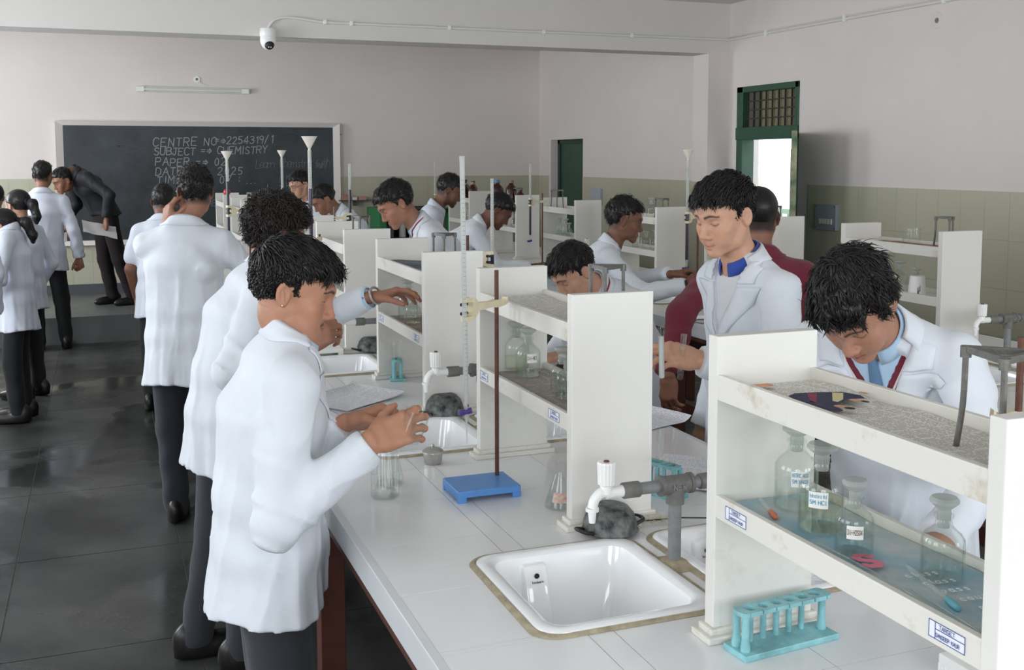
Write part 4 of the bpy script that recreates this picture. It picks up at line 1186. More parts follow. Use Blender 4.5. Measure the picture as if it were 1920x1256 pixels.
# printed name stickers on the shelf lips
M_STK = mat('sticker_paper', (232, 234, 240), .6); M_STKB = mat('sticker_blue', (82, 98, 150), .6)
def sticker(unit, ylocal, xl, z, w=.062, h=.023, text=('MASS', 'STUDENT PLACE')):
    t = bpy.data.objects.new('name_sticker', None); COL.objects.link(t); t.parent = unit
    x = xl - .0006
    box('sticker_face', x - .0003, x, ylocal - w / 2, ylocal + w / 2, z - h / 2, z + h / 2, M_STK, t)
    bm = bmesh.new()
    for (a, b, c, d) in ((-w / 2, w / 2, h / 2 - .001, h / 2), (-w / 2, w / 2, -h / 2, -h / 2 + .001), (-w / 2, -w / 2 + .001, -h / 2, h / 2), (w / 2 - .001, w / 2, -h / 2, h / 2), (w / 2 - .012, w / 2 - .011, -h / 2, h / 2), (-w / 2, w / 2 - .011, .0015, .0025)):
        add_box(bm, x - .0008, x - .0003, ylocal + a, ylocal + b, z + c, z + d)
    strokes(bm, text[0], .0052, .0009, (x - .0005, ylocal + .012, z + .004), (0, -1, 0), (0, 0, 1), (-1, 0, 0))
    strokes(bm, text[1], .0048, .0009, (x - .0005, ylocal + .018, z - .0075), (0, -1, 0), (0, 0, 1), (-1, 0, 0), advance=.72)
    bm_obj('sticker_print', bm, M_STKB, t)
hxA = (1.178 - .973) / 2 - .0015
for U, ys in ((UNITS_A[0], (.235, -.245)), (UNITS_A[1], (.265, -.225)), (UNITS_A[2], (.255, -.23)), (UNITS_B[0], (-.2,)), (UNITS_B[2], (-.2,)), (UNITS_B[3], (.2,))):
    for y in ys: sticker(U, y, -hxA, .242, text=random.choice((('TARGET', 'SANDEEP KAUR'), ('PINKY', 'SANDEEP KAUR'))))

# droppers and loose tubes on the nearest lower shelf
def dropper(label, a, b, bulb):
    a, b = Vector(a), Vector(b); d = b - a
    t = thing('dropper', label, 'dropper', a); t.rotation_euler = d.to_track_quat('Z', 'Y').to_euler()
    L = d.length
    lathe('dropper_glass', [(.0012, 0), (.0035, .012), (.0038, .03), (.0038, L - .03), (.003, L - .03)], M_FROSTB, t, 12)
    lathe('rubber_bulb', [(.0042, L - .034), (.0048, L - .026), (.0055, L - .012), (.004, L - .002), (0, L)], bulb, t, 12)
dropper('glass dropper with orange rubber bulb on the nearest shelf', (1.052, 1.545, ZL + .006), (1.018, 1.445, ZL + .0075), mat('orange_rubber', (196, 110, 78), .5))
dropper('glass dropper with cyan end lying below the rightmost bottle', (1.075, 1.205, ZL + .006), (1.030, 1.055, ZL + .0075), mat('cyan_rubber', (110, 180, 196), .5))
make_test_tube('test tube lying along the front lip of the nearest shelf, left', (.996, 1.31, ZL + .010), .15, .0075, (PI / 2, 0, 0.0))
make_test_tube('test tube lying along the front lip of the nearest shelf, right', (1.004, 1.13, ZL + .010), .15, .0075, (PI / 2, 0, -.1))
# bottle brush under the middle end panel
t = thing('bottle_brush', 'wire bottle brush lying at the foot of the middle end panel', 'brush', (1.10, 2.13, ZB + .014), -.1)
tube('brush_wire', [(0, 0, 0), (.13, -.005, 0), (.24, -.02, -.006)], .0016, M_DARKRUB, t, 6)
bm = bmesh.new()
for k in range(260):
    x = .005 + .10 * random.random(); a = random.uniform(0, 2 * PI); r = .012
    add_tube(bm, [(x, 0, 0), (x + .003, r * math.cos(a), r * math.sin(a))], .0006, 3, cap=False)
o = bm_obj('bristles', bm, mat('pale_bristle', (206, 200, 184), .8), t); o['kind'] = 'stuff'

# second stand at the right edge with ivory clamp and wooden rod tip
make_stand('brown rod stand with ivory clamp behind the nearest unit at right edge', (1.345, 1.27, ZB), .560, M_PVC, M_RUST, rodxy=(0, 0), clamp=(.432, (.10, -.05)))

# ------------------------------------------------------------------ wall fittings
# blackboard with plaster surround and chalk writing
M_BOARD = mat('blackboard_slate', (42, 47, 51), 0.55, col2=(66, 71, 76), vscale=2.6, var=.1)
bd = thing('blackboard', 'long black chalkboard with chalk exam notes on the back wall', 'blackboard', (1.1, YW - .009, 0))
x0, x1, z0, z1 = -1.452, 1.45, .825, 2.066
box('slate', x0, x1, -.02, -.001, z0, z1, M_BOARD, bd)
bm = bmesh.new()
w = .075
for q in (((x0, z0), (x0, z1), (x0 - w, z1 + .045), (x0 - w, z0 - .05)), ((x1, z1), (x1, z0), (x1 + w, z0 - .05), (x1 + w, z1 + .045)), ((x0, z1), (x1, z1), (x1 + w, z1 + .045), (x0 - w, z1 + .045)), ((x1, z0), (x0, z0), (x0 - w, z0 - .05), (x1 + w, z0 - .05))):
    f = [bm.verts.new((a, -.02 if k < 2 else -.055, b)) for k, (a, b) in enumerate(q)]
    bk = [bm.verts.new((a, 0, b)) for a, b in q]
    bm.faces.new(f); bm.faces.new(bk[::-1])
    for k in range(4): bm.faces.new((f[k], bk[k], bk[(k + 1) % 4], f[(k + 1) % 4]))
bm_obj('plaster_surround', bm, M_PAINT, bd)
M_CHALK = mat('chalk', (150, 154, 154), 0.9)
M_CHALK2 = mat('faint_chalk', (108, 114, 117), 0.9)
def chalk(text, px, pz, size, w=.009, rise=0.0, mt=M_CHALK, adv=.9):
    bm = bmesh.new(); strokes(bm, text, size, w, (px - 1.1, -.0205, pz), (1, 0, 0), (0, 0, 1), (0, -1, 0), slant=.12, jitter=.07, rise=rise, advance=adv)
    bm_obj('chalk_line', bm, mt, bd)['kind'] = 'stuff'
cx0 = .555
chalk('CENTRE NO', cx0, 1.84, .088, rise=.03); chalk('=>2254319/1', cx0 + .66, 1.87, .082, rise=.03, adv=.78)
chalk('SUBJECT => CHEMISTRY', cx0 + .01, 1.745, .082, rise=.02, adv=.80)
chalk('PAPER => 02', cx0 + .02, 1.63, .084); chalk('DATE =>', cx0 + .02, 1.53, .082); chalk('2025', cx0 + .68, 1.53, .082)
chalk('TIME =>', cx0 + .03, 1.43, .082); chalk('07 : ...', cx0 + .70, 1.43, .082)
chalk('w', cx0 + .06, 1.34, .07, mt=M_CHALK2); chalk('ME =>', cx0 + .55, 1.18, .07, mt=M_CHALK2)
chalk('Learn Chemistry with', 1.66, 1.60, .10, .006, rise=.02, mt=M_CHALK2, adv=.42); chalk('fun!', 2.33, 1.60, .10, .006, mt=M_CHALK2, adv=.42)
chalk('! Name', 1.90, 1.41, .10, .007, mt=M_CHALK2, adv=.7); chalk('-----', 1.92, 1.36, .085, .006, rise=.05, mt=M_CHALK)
chalk('- -', 1.52, 1.86, .07, rise=.2, mt=M_CHALK2)
# smears of wiped chalk
bm = bmesh.new()
rng = random.Random(5)
for k in range(46):
    px, pz = rng.uniform(-.3, 2.45), rng.uniform(.95, 2.03)
    L = rng.uniform(.06, .35); a = rng.uniform(-.5, .3) if k % 3 else rng.uniform(-1.2, 1.2)
    n = 6
    pts = [Vector((px - 1.1 + L * t_ / n * math.cos(a), -.0203 - .00003 * (k % 12), pz + L * t_ / n * math.sin(a) + .012 * math.sin(t_ * 1.3 + k))) for t_ in range(n + 1)]
    wd = rng.uniform(.002, .006)
    for p, q in zip(pts, pts[1:]):
        bm.faces.new([bm.verts.new(v) for v in (p + Vector((0, 0, -wd)), q + Vector((0, 0, -wd)), q + Vector((0, 0, wd)), p + Vector((0, 0, wd)))])
o = bm_obj('chalk_smears', bm, mat('wiped_chalk', (74, 79, 83), .95), bd); o['kind'] = 'stuff'

# tube light, hole with ring, small shelf
t = thing('tube_light', 'unlit white tube light on the back wall above the blackboard', 'light', (1.005, YW, 2.463))
t.rotation_euler = (0, .004, 0)
box('housing', -.60, .60, -.035, -.001, -.028, .03, mat('tube_housing', (214, 212, 206), .5), t, .004)
tube('tube', [(-.52, -.042, 0), (.52, -.042, 0)], .016, mat('tube_glass', (226, 226, 222), .3), t, 12)
for s in (-1, 1): box('end_cap', s * .56 - .04, s * .56 + .04, -.055, -.001, -.026, .028, M_PVC, t, .004)
t = thing('cable_outlet', 'round cable outlet above the tube light with a thin wire', 'outlet', (1.045, YW, 2.585))
lathe('ring', [(.0, .004), (.012, .004), (.012, .010), (.035, .010), (.038, .0)], M_PVC, t, 16, M=Matrix.Rotation(PI / 2, 4, 'X'))
lathe('hole', [(0, .011), (.014, .011)], M_DARKRUB, t, 12, M=Matrix.Rotation(PI / 2, 4, 'X'))
tube('wire', bez([(0, -.012, 0), (.06, -.008, -.05), (.16, -.006, -.08), (.27, -.006, -.095)], 5), .003, M_PVC, t, 6)
t = thing('wall_shelf', 'small dark wall shelf right of the blackboard', 'shelf', (2.80, YW - .008, 1.225))
box('shelf_board', -.2, .17, -.14, 0, -.012, .0, mat('dark_slab', (84, 82, 78), .6), t); box('bracket', -.02, 0, -.11, 0, -.07, -.012, MATS['dark_slab'], t)
for i, (xx, c, w, h) in enumerate(((-.13, (186, 128, 110), .07, .06), (-.02, (226, 224, 220), .05, .03), (.07, (196, 150, 138), .09, .04))):
    q = thing('small_box', ['pinkish box on the small wall shelf', 'white chalk box on the small wall shelf', 'flat reddish box on the small wall shelf'][i], 'box', (2.80 + xx, YW - .09, 1.225))
    box('box_body', -w / 2, w / 2, -.03, .03, 0, h, mat('boxcol%d' % i, c, .7), q); box('box_lid', -w / 2 - .002, w / 2 + .002, -.032, .032, h * .75, h + .002, MATS['boxcol%d' % i], q)
# security camera hanging at the beam edge, with conduit
t = thing('security_camera', 'white dome security camera hanging from the beam edge', 'camera', (1.19, BY0 - .05, BZ + .02))
lathe('mount', [(0, .03), (.058, .03), (.06, .025), (.06, -.02), (.058, -.025), (0, -.025)], M_PVC, t, 24)
bm = bmesh.new(); add_lathe(bm, [(.056, -.024), (.058, -.05)] + [(.058 * math.cos(a), -.05 - .075 * math.sin(a)) for a in (.3, .6, .9, 1.2, 1.45)] + [(0, -.126)], 24); bm_obj('housing', bm, M_PVC, t, smooth=True)
bm = bmesh.new(); bmesh.ops.create_uvsphere(bm, u_segments=18, v_segments=12, radius=.036, matrix=Matrix.Translation((0.004, -.028, -.088))); ey = bm_obj('lens_ball', bm, M_DARKRUB, t, smooth=True)
bm = bmesh.new(); 
for xx in (-.008, .008): bmesh.ops.create_uvsphere(bm, u_segments=8, v_segments=6, radius=.005, matrix=Matrix.Translation((.004 + xx, -.056, -.108)))
bm_obj('infrared_lamp', bm, M_PVC, ey)
M_COND = mat('conduit_paint', (226, 224, 220), .5)
t = thing('conduit', 'white cable conduit along the beam and the right wall', 'conduit', (0, 0, 0))
tube('beam_run', bez([(1.195, BY0 - .012, 2.63), (1.20, BY0 - .012, 2.67), (1.245, BY0 - .012, 2.725), (1.33, BY0 - .012, 2.748), (1.45, BY0 - .012, 2.742), (1.57, BY0 - .012, 2.728)], 6) + [Vector((1.7, BY0 - .012, 2.724)), Vector((3.4, BY0 - .012, 2.724)), Vector((XR - .012, BY0 - .014, 2.728))], .011, M_COND, t, 10)
tube('wall_run', [(XR - .012, BY0 - .014, 2.728), (XR - .012, 6.5, 2.72), (XR - .012, 4.0, 2.71), (XR - .012, 1.0, 2.70)], .011, M_COND, t, 10)
tube('wall_run', [(XR - .008, BY0 - .014, 2.752), (XR - .008, 6.5, 2.744), (XR - .008, 4.0, 2.735), (XR - .008, 1.0, 2.72)], .006, M_COND, t, 8)
for p in ((1.62, 2.726), (1.82, 2.724), (2.6, 2.724), (3.4, 2.724), (4.2, 2.726)): box('clip', p[0] - .012, p[0] + .012, BY0 - .028, BY0 - .001, p[1] - .016, p[1] + .016, M_PVC, t, .002)
for yy in (7.6, 6.6, 5.6, 4.6): box('clip', XR - .028, XR - .001, yy - .012, yy + .012, 2.70, 2.752, M_PVC, t, .002)
# switch boards, wall rose, ceiling hooks
M_SWB = mat('switchboard_grey', (150, 158, 166), .45)
t = thing('switch_board', 'grey switch board with a row of switches on the right wall dado', 'switchboard', (XR - .008, 6.74, 1.255))
box('plate', -.03, 0, -.125, .125, -.095, .098, M_SWB, t, .003)
bm = bmesh.new()
for i in range(5): add_box(bm, -.04, -.028, -.085 + i * .032, -.062 + i * .032, -.05, -.01, .002)
bm_obj('switch', bm, mat('switch_ivory', (206, 204, 192), .4), t)
bm = bmesh.new()
for a, b in ((-.11, -.08), (.11, -.08), (-.11, .083), (.11, .083)): add_lathe(bm, [(0, 0), (.005, 0)], 8, M=Matrix.Translation((-.031, a, b)) @ Matrix.Rotation(-PI / 2, 4, 'Y'))
bm_obj('screw', bm, M_DARKRUB, t)
t = thing('junction_board', 'plain pale grey board on the dado near the green back door', 'switchboard', (XR - .008, 10.79, 1.28))
box('plate', -.03, 0, -.12, .12, -.095, .09, mat('pale_board', (176, 182, 194), .5), t, .003); tube('cable', [(-.01, -.09, -.09), (-.01, -.09, -.5)], .008, M_COND, t, 6)
t = thing('wall_plate', 'small torn wall plate high on the right wall', 'plate', (XR, 5.67, 2.60))
lathe('plate_disc', [(0, .006), (.05, .006), (.055, 0)], M_PAINT, t, 14, M=Matrix.Rotation(-PI / 2, 4, 'Y')); lathe('hole', [(0, .0075), (.018, .0075)], mat('grey_hole', (130, 126, 120), .8), t, 10, M=Matrix.Rotation(-PI / 2, 4, 'Y'))
for i, p in enumerate(((4.93, 7.50, ZC), (5.02, 5.45, ZC - .19))):
    t = thing('ceiling_hook', ['iron hook hanging from the ceiling near the beam corner', 'iron hook near the wall conduit at the top right'][i], 'hook', p)
    tube('hook_rod', bez([(0, 0, .19 if i else 0), (0, 0, -.03), (.012, 0, -.05), (0.02, 0, -.035)], 5), .006, M_RUST, t, 8)
    if i: lathe('canopy', [(0, .19), (.03, .19), (.03, .18), (0, .17)], M_RUST, t, 12)
# green cupboard at the back wall between the students
t = thing('cupboard', 'green cupboard with dark open shelves behind the student with the lanyard', 'cupboard', (3.30, 11.9, 0))
M_CUP = mat('cupboard_green', (52, 132, 82), .5)
box('side_panel', -.42, -.345, -.3, .3, 0, 1.15, M_CUP, t); box('side_panel', .40, .42, -.3, .3, 0, 1.15, M_CUP, t); box('back_panel', -.42, .42, .28, .3, 0, 1.15, mat('cupboard_dark', (24, 34, 32), .7), t)
for zz in (.1, .45, .80, 1.12): box('shelf_board', -.35, .41, -.28, .28, zz, zz + .02, MATS['cupboard_dark'], t)
for k in range(4): lathe('jar', [(0, .82), (.04, .82), (.04, .95), (.025, .98), (0, .98)], MATS['white_plastic'] if k % 2 else MATS['grey_pipe'], t, 12, M=Matrix.Translation((-.25 + k * .14, -.1, 0)))
# ------------------------------------------------------------------ people: signed-distance modelling
V3 = lambda *a: np.array(a, dtype=np.float64)
def unit(v): v = np.asarray(v, float); return v / max(np.linalg.norm(v), 1e-9)

class Vol:
    def __init__(s, lo, hi, h):
        s.lo = np.array(lo, float); s.h = h
        s.n = np.maximum(4, np.ceil((np.array(hi, float) - s.lo) / h).astype(int) + 1)
        s.ax = [(s.lo[i] + h * np.arange(s.n[i])).astype(np.float32) for i in range(3)]
        s.f = np.full(tuple(s.n), 1.0, np.float32)
    def sl(s, bb, m):
        out = []
        for i in range(3):
            a = int(max(0, math.floor((bb[0][i] - m - s.lo[i]) / s.h))); b = int(min(s.n[i], math.ceil((bb[1][i] + m - s.lo[i]) / s.h) + 1))
            if b <= a: return None
            out.append(slice(a, b))
        return tuple(out)
    def xyz(s, q):
        return s.ax[0][q[0]][:, None, None], s.ax[1][q[1]][None, :, None], s.ax[2][q[2]][None, None, :]
    def add(s, prim, k=0.0):
        fn, bb = prim; q = s.sl(bb, k + 3 * s.h)
        if q is None: return
        d = fn(*s.xyz(q)); s.f[q] = smin(s.f[q], d, k)
    def cut(s, prim, k=0.0):
        fn, bb = prim; q = s.sl(bb, k + 3 * s.h)
        if q is None: return
        d = fn(*s.xyz(q)); s.f[q] = -smin(-s.f[q], d, k)
    def mod(s, fn): s.f = s.f + fn(*s.xyz((slice(None),) * 3)).astype(np.float32)
    def keep(s, fn): s.f = np.maximum(s.f, fn(*s.xyz((slice(None),) * 3)).astype(np.float32))

def smin(a, b, k):
    if k <= 0: return np.minimum(a, b)
    h = np.maximum(k - np.abs(a - b), 0) / k
    return np.minimum(a, b) - h * h * (k * 0.25)

def cap(a, b, ra, rb=None):
    a, b = np.asarray(a, float), np.asarray(b, float); rb = ra if rb is None else rb
    ab = b - a; L2 = max(float(ab @ ab), 1e-12)
    def fn(x, y, z):
        px, py, pz = x - a[0], y - a[1], z - a[2]
        t = np.clip((px * ab[0] + py * ab[1] + pz * ab[2]) / L2, 0, 1)
        return np.sqrt((px - ab[0] * t) ** 2 + (py - ab[1] * t) ** 2 + (pz - ab[2] * t) ** 2) - (ra + (rb - ra) * t)
    r = max(ra, rb)
    return fn, (np.minimum(a, b) - r, np.maximum(a, b) + r)

def ell(c, r, R=None):
    c, r = np.asarray(c, float), np.asarray(r, float)
    R = np.eye(3) if R is None else np.asarray(R, float)     # rows: local axes
    def fn(x, y, z):
        px, py, pz = x - c[0], y - c[1], z - c[2]
        q = [R[i, 0] * px + R[i, 1] * py + R[i, 2] * pz for i in range(3)]
        k0 = np.sqrt(sum((q[i] / r[i]) ** 2 for i in range(3))); k1 = np.sqrt(sum((q[i] / r[i] ** 2) ** 2 for i in range(3)))
        return k0 * (k0 - 1) / np.maximum(k1, 1e-6)
    e = np.abs(R.T) @ r
    return fn, (c - e, c + e)

def econe(A, B, rt, a0, b0, a1, b1, capk=1.0):
    """elliptical cone from A to B, half widths a along rt, b across"""
    A, B = np.asarray(A, float), np.asarray(B, float)
    u = B - A; L = np.linalg.norm(u); u = u / L
    rt = np.asarray(rt, float); rt = unit(rt - u * (rt @ u)); fw = np.cross(u, rt)
    def fn(x, y, z):
        px, py, pz = x - A[0], y - A[1], z - A[2]
        cu = px * u[0] + py * u[1] + pz * u[2]
        t = np.clip(cu / L, 0, 1)
        over = cu - t * L
        a = a0 + (a1 - a0) * t; b = b0 + (b1 - b0) * t
        cr = px * rt[0] + py * rt[1] + pz * rt[2]; cf = px * fw[0] + py * fw[1] + pz * fw[2]
        c = np.minimum(a, b) * 0.7 * capk
        k0 = np.sqrt((cr / a) ** 2 + (cf / b) ** 2 + (over / c) ** 2)
        k1 = np.sqrt((cr / a ** 2) ** 2 + (cf / b ** 2) ** 2 + (over / c ** 2) ** 2)
        return k0 * (k0 - 1) / np.maximum(k1, 1e-6)
    m = max(a0, b0, a1, b1)
    return fn, (np.minimum(A, B) - m, np.maximum(A, B) + m)

def nets(vol, smooth=0):
    """surface nets: returns vertices and quads"""
    f = vol.f; n = np.array(f.shape)
    ins = f < 0
    c = n - 1
    corner = [(i, j, k) for i in (0, 1) for j in (0, 1) for k in (0, 1)]
    def sub(arr, o): return arr[o[0]:o[0] + c[0], o[1]:o[1] + c[1], o[2]:o[2] + c[2]]
    cnt = np.zeros(tuple(c), np.int8)
    for o in corner: cnt += sub(ins, o)
    act = (cnt > 0) & (cnt < 8)
    I = np.argwhere(act)
    if len(I) == 0: return np.zeros((0, 3)), np.zeros((0, 4), int)
    idx = np.full(tuple(c), -1, np.int64); idx[act] = np.arange(len(I))
    vals = np.stack([f[I[:, 0] + o[0], I[:, 1] + o[1], I[:, 2] + o[2]] for o in corner], 1).astype(np.float64)
    acc = np.zeros((len(I), 3)); num = np.zeros(len(I))
    for a in range(8):
        for b in range(a + 1, 8):
            da = np.array(corner[b]) - np.array(corner[a])
            if np.abs(da).sum() != 1: continue
            va, vb = vals[:, a], vals[:, b]
            m = (va < 0) != (vb < 0)
            t = np.where(m, va / np.where(np.abs(va - vb) < 1e-12, 1, va - vb), 0)
            p = np.array(corner[a])[None, :] + t[:, None] * da[None, :]
            acc += np.where(m[:, None], p, 0); num += m
    v = (I + acc / num[:, None]) * vol.h + vol.lo
    quads = []
    for ax in range(3):
        o = [0, 0, 0]; o[ax] = 1
        A = ins[:c[0], :c[1], :c[2]]; 
        Bs = ins[o[0]:o[0] + c[0], o[1]:o[1] + c[1], o[2]:o[2] + c[2]]
        m = A != Bs
        e1, e2 = (ax + 1) % 3, (ax + 2) % 3
        J = np.argwhere(m); J = J[(J[:, e1] > 0) & (J[:, e2] > 0)]
        d1 = np.zeros(3, int); d1[e1] = 1; d2 = np.zeros(3, int); d2[e2] = 1
        g = lambda K: idx[K[:, 0], K[:, 1], K[:, 2]]
        q = np.stack([g(J), g(J - d1), g(J - d1 - d2), g(J - d2)], 1)
        flip = ~A[J[:, 0], J[:, 1], J[:, 2]]
        q[flip] = q[flip][:, ::-1]
        quads.append(q)
    Q = np.concatenate(quads); Q = Q[(Q >= 0).all(1)]
    for _ in range(smooth):
        s_ = np.zeros_like(v); k = np.zeros(len(v))
        for a, b in ((0, 1), (1, 2), (2, 3), (3, 0)):
            np.add.at(s_, Q[:, a], v[Q[:, b]]); np.add.at(s_, Q[:, b], v[Q[:, a]]); np.add.at(k, Q[:, a], 1); np.add.at(k, Q[:, b], 1)
        v = v * 0.5 + 0.5 * s_ / np.maximum(k, 1)[:, None]
    return v, Q

def np_mesh(name, v, faces, mts, smooth=True, cols=None, mi=None):
    """faces: list of arrays (N,3) or (N,4)"""
    if not isinstance(faces, (list, tuple)): faces = [faces]
    me = bpy.data.meshes.new(name)
    nl = sum(f.size for f in faces); nf = sum(len(f) for f in faces)
    me.vertices.add(len(v)); me.vertices.foreach_set('co', np.ascontiguousarray(v, np.float32).ravel())
    me.loops.add(nl); me.loops.foreach_set('vertex_index', np.concatenate([f.ravel() for f in faces]).astype(np.int32))
    me.polygons.add(nf)
    tot = np.concatenate([np.full(len(f), f.shape[1], np.int32) for f in faces])
    me.polygons.foreach_set('loop_start', np.concatenate([[0], np.cumsum(tot)[:-1]]).astype(np.int32))
    if mi is not None: me.polygons.foreach_set('material_index', mi.astype(np.int32))
    me.update(calc_edges=True)
    if smooth: me.polygons.foreach_set('use_smooth', np.ones(nf, bool))
    for q in mts: me.materials.append(q)
    if cols is not None:
        at = me.color_attributes.new('Tone', 'FLOAT_COLOR', 'POINT')
        c4 = np.ones((len(v), 4), np.float32); c4[:, :3] = cols; at.data.foreach_set('color', c4.ravel())
    me.validate()
    return me

def skin_material():
    mt, nt, b = new_mat('skin')
    a = nt.nodes.new('ShaderNodeVertexColor'); a.layer_name = 'Tone'
    tc = nt.nodes.new('ShaderNodeTexCoord')
    n = nt.nodes.new('ShaderNodeTexNoise'); n.inputs['Scale'].default_value = 55; n.inputs['Detail'].default_value = 4
    nt.links.new(tc.outputs['Object'], n.inputs['Vector'])
    mr = nt.nodes.new('ShaderNodeMapRange'); mr.inputs[3].default_value = 0.88; mr.inputs[4].default_value = 1.10
    nt.links.new(n.outputs['Fac'], mr.inputs[0])
    mx = nt.nodes.new('ShaderNodeVectorMath'); mx.operation = 'SCALE'
    nt.links.new(a.outputs['Color'], mx.inputs[0]); nt.links.new(mr.outputs[0], mx.inputs['Scale'])
    nt.links.new(mx.outputs[0], b.inputs['Base Color'])
    b.inputs['Roughness'].default_value = 0.5
    b.inputs['Specular IOR Level'].default_value = 0.35
    b.inputs['Subsurface Weight'].default_value = 0.12
    b.inputs['Subsurface Radius'].default_value = (0.012, 0.005, 0.003)
    b.inputs['Subsurface Scale'].default_value = 0.5
    n2 = nt.nodes.new('ShaderNodeTexNoise'); n2.inputs['Scale'].default_value = 320; nt.links.new(tc.outputs['Object'], n2.inputs['Vector'])
    bp = nt.nodes.new('ShaderNodeBump'); bp.inputs['Strength'].default_value = 0.12; bp.inputs['Distance'].default_value = 0.002
    nt.links.new(n2.outputs['Fac'], bp.inputs['Height']); nt.links.new(bp.outputs['Normal'], b.inputs['Normal'])
    return mt
M_SKIN = skin_material()
def cloth(name, col, rough=0.85, var=0.06, sheen=0.15, weave=0.12, scale=900, fold=0.25):
    if name in MATS: return MATS[name]
    mt = mat(name, col, rough, var=var, vscale=3.5, sheen=sheen)
    nt = mt.node_tree; b = nt.nodes['Principled BSDF']
    tc = nt.nodes.new('ShaderNodeTexCoord')
    n = nt.nodes.new('ShaderNodeTexNoise'); n.inputs['Scale'].default_value = 6.5; n.inputs['Detail'].default_value = 3.5; n.inputs['Roughness'].default_value = 0.5; n.inputs['Distortion'].default_value = 0.3
    nt.links.new(tc.outputs['Object'], n.inputs['Vector'])
    bp = nt.nodes.new('ShaderNodeBump'); bp.inputs['Strength'].default_value = fold * .9; bp.inputs['Distance'].default_value = 0.03
    nt.links.new(n.outputs['Fac'], bp.inputs['Height'])
    n2 = nt.nodes.new('ShaderNodeTexNoise'); n2.inputs['Scale'].default_value = scale; nt.links.new(tc.outputs['Object'], n2.inputs['Vector'])
    b2 = nt.nodes.new('ShaderNodeBump'); b2.inputs['Strength'].default_value = weave; b2.inputs['Distance'].default_value = 0.001
    nt.links.new(n2.outputs['Fac'], b2.inputs['Height']); nt.links.new(bp.outputs['Normal'], b2.inputs['Normal']); nt.links.new(b2.outputs['Normal'], b.inputs['Normal'])
    return mt
M_COAT = cloth('white_coat_cotton', (222, 227, 234), fold=.4)
M_COATB = cloth('white_coat_cotton_thin', (216, 221, 233))
M_TROU = cloth('charcoal_trousers', (44, 48, 54), 0.9, 0.12)
M_TROUB = cloth('black_trousers', (22, 23, 26), 0.9, 0.1, sheen=0.05)
M_TROUN = cloth('dark_navy_trousers', (32, 37, 47), 0.9, 0.1)
M_TROUM = cloth('dark_maroon_trousers', (24, 13, 16), 0.9, 0.1, sheen=0.02)
M_SHIRT = cloth('light_blue_shirt', (178, 206, 230), 0.8, 0.04)
M_SHIRTG = cloth('pale_grey_shirt', (216, 218, 222), 0.8, 0.04)
M_MAROON = cloth('maroon_wool', (108, 22, 44), 0.9, 0.1)
M_NAVY = cloth('navy_quilted', (10, 12, 20), 0.7, 0.15, sheen=0.02)
M_ROYAL = cloth('royal_blue_collar', (38, 70, 160), 0.8)
M_SHOE = mat('black_shoe', (24, 22, 22), 0.35)
def hair_material(name, col, rough=0.38):
    mt, nt, b = new_mat(name)
    tc = nt.nodes.new('ShaderNodeTexCoord')
    n = nt.nodes.new('ShaderNodeTexNoise'); n.inputs['Scale'].default_value = 140; n.inputs['Detail'].default_value = 3
    nt.links.new(tc.outputs['Object'], n.inputs['Vector'])
    r = nt.nodes.new('ShaderNodeValToRGB'); c = srgb(*col)
    r.color_ramp.elements[0].position = .3; r.color_ramp.elements[0].color = tuple(x * .5 for x in c[:3]) + (1,)
    r.color_ramp.elements[1].position = .7; r.color_ramp.elements[1].color = tuple(x * 1.7 for x in c[:3]) + (1,)
    nt.links.new(n.outputs['Fac'], r.inputs['Fac']); nt.links.new(r.outputs['Color'], b.inputs['Base Color'])
    b.inputs['Roughness'].default_value = rough; b.inputs['Specular IOR Level'].default_value = 0.32
    MATS[name] = mt
    return mt
M_HAIR = hair_material('black_hair', (28, 26, 26))
M_HAIR2 = hair_material('dark_brown_hair', (40, 34, 31), 0.45)

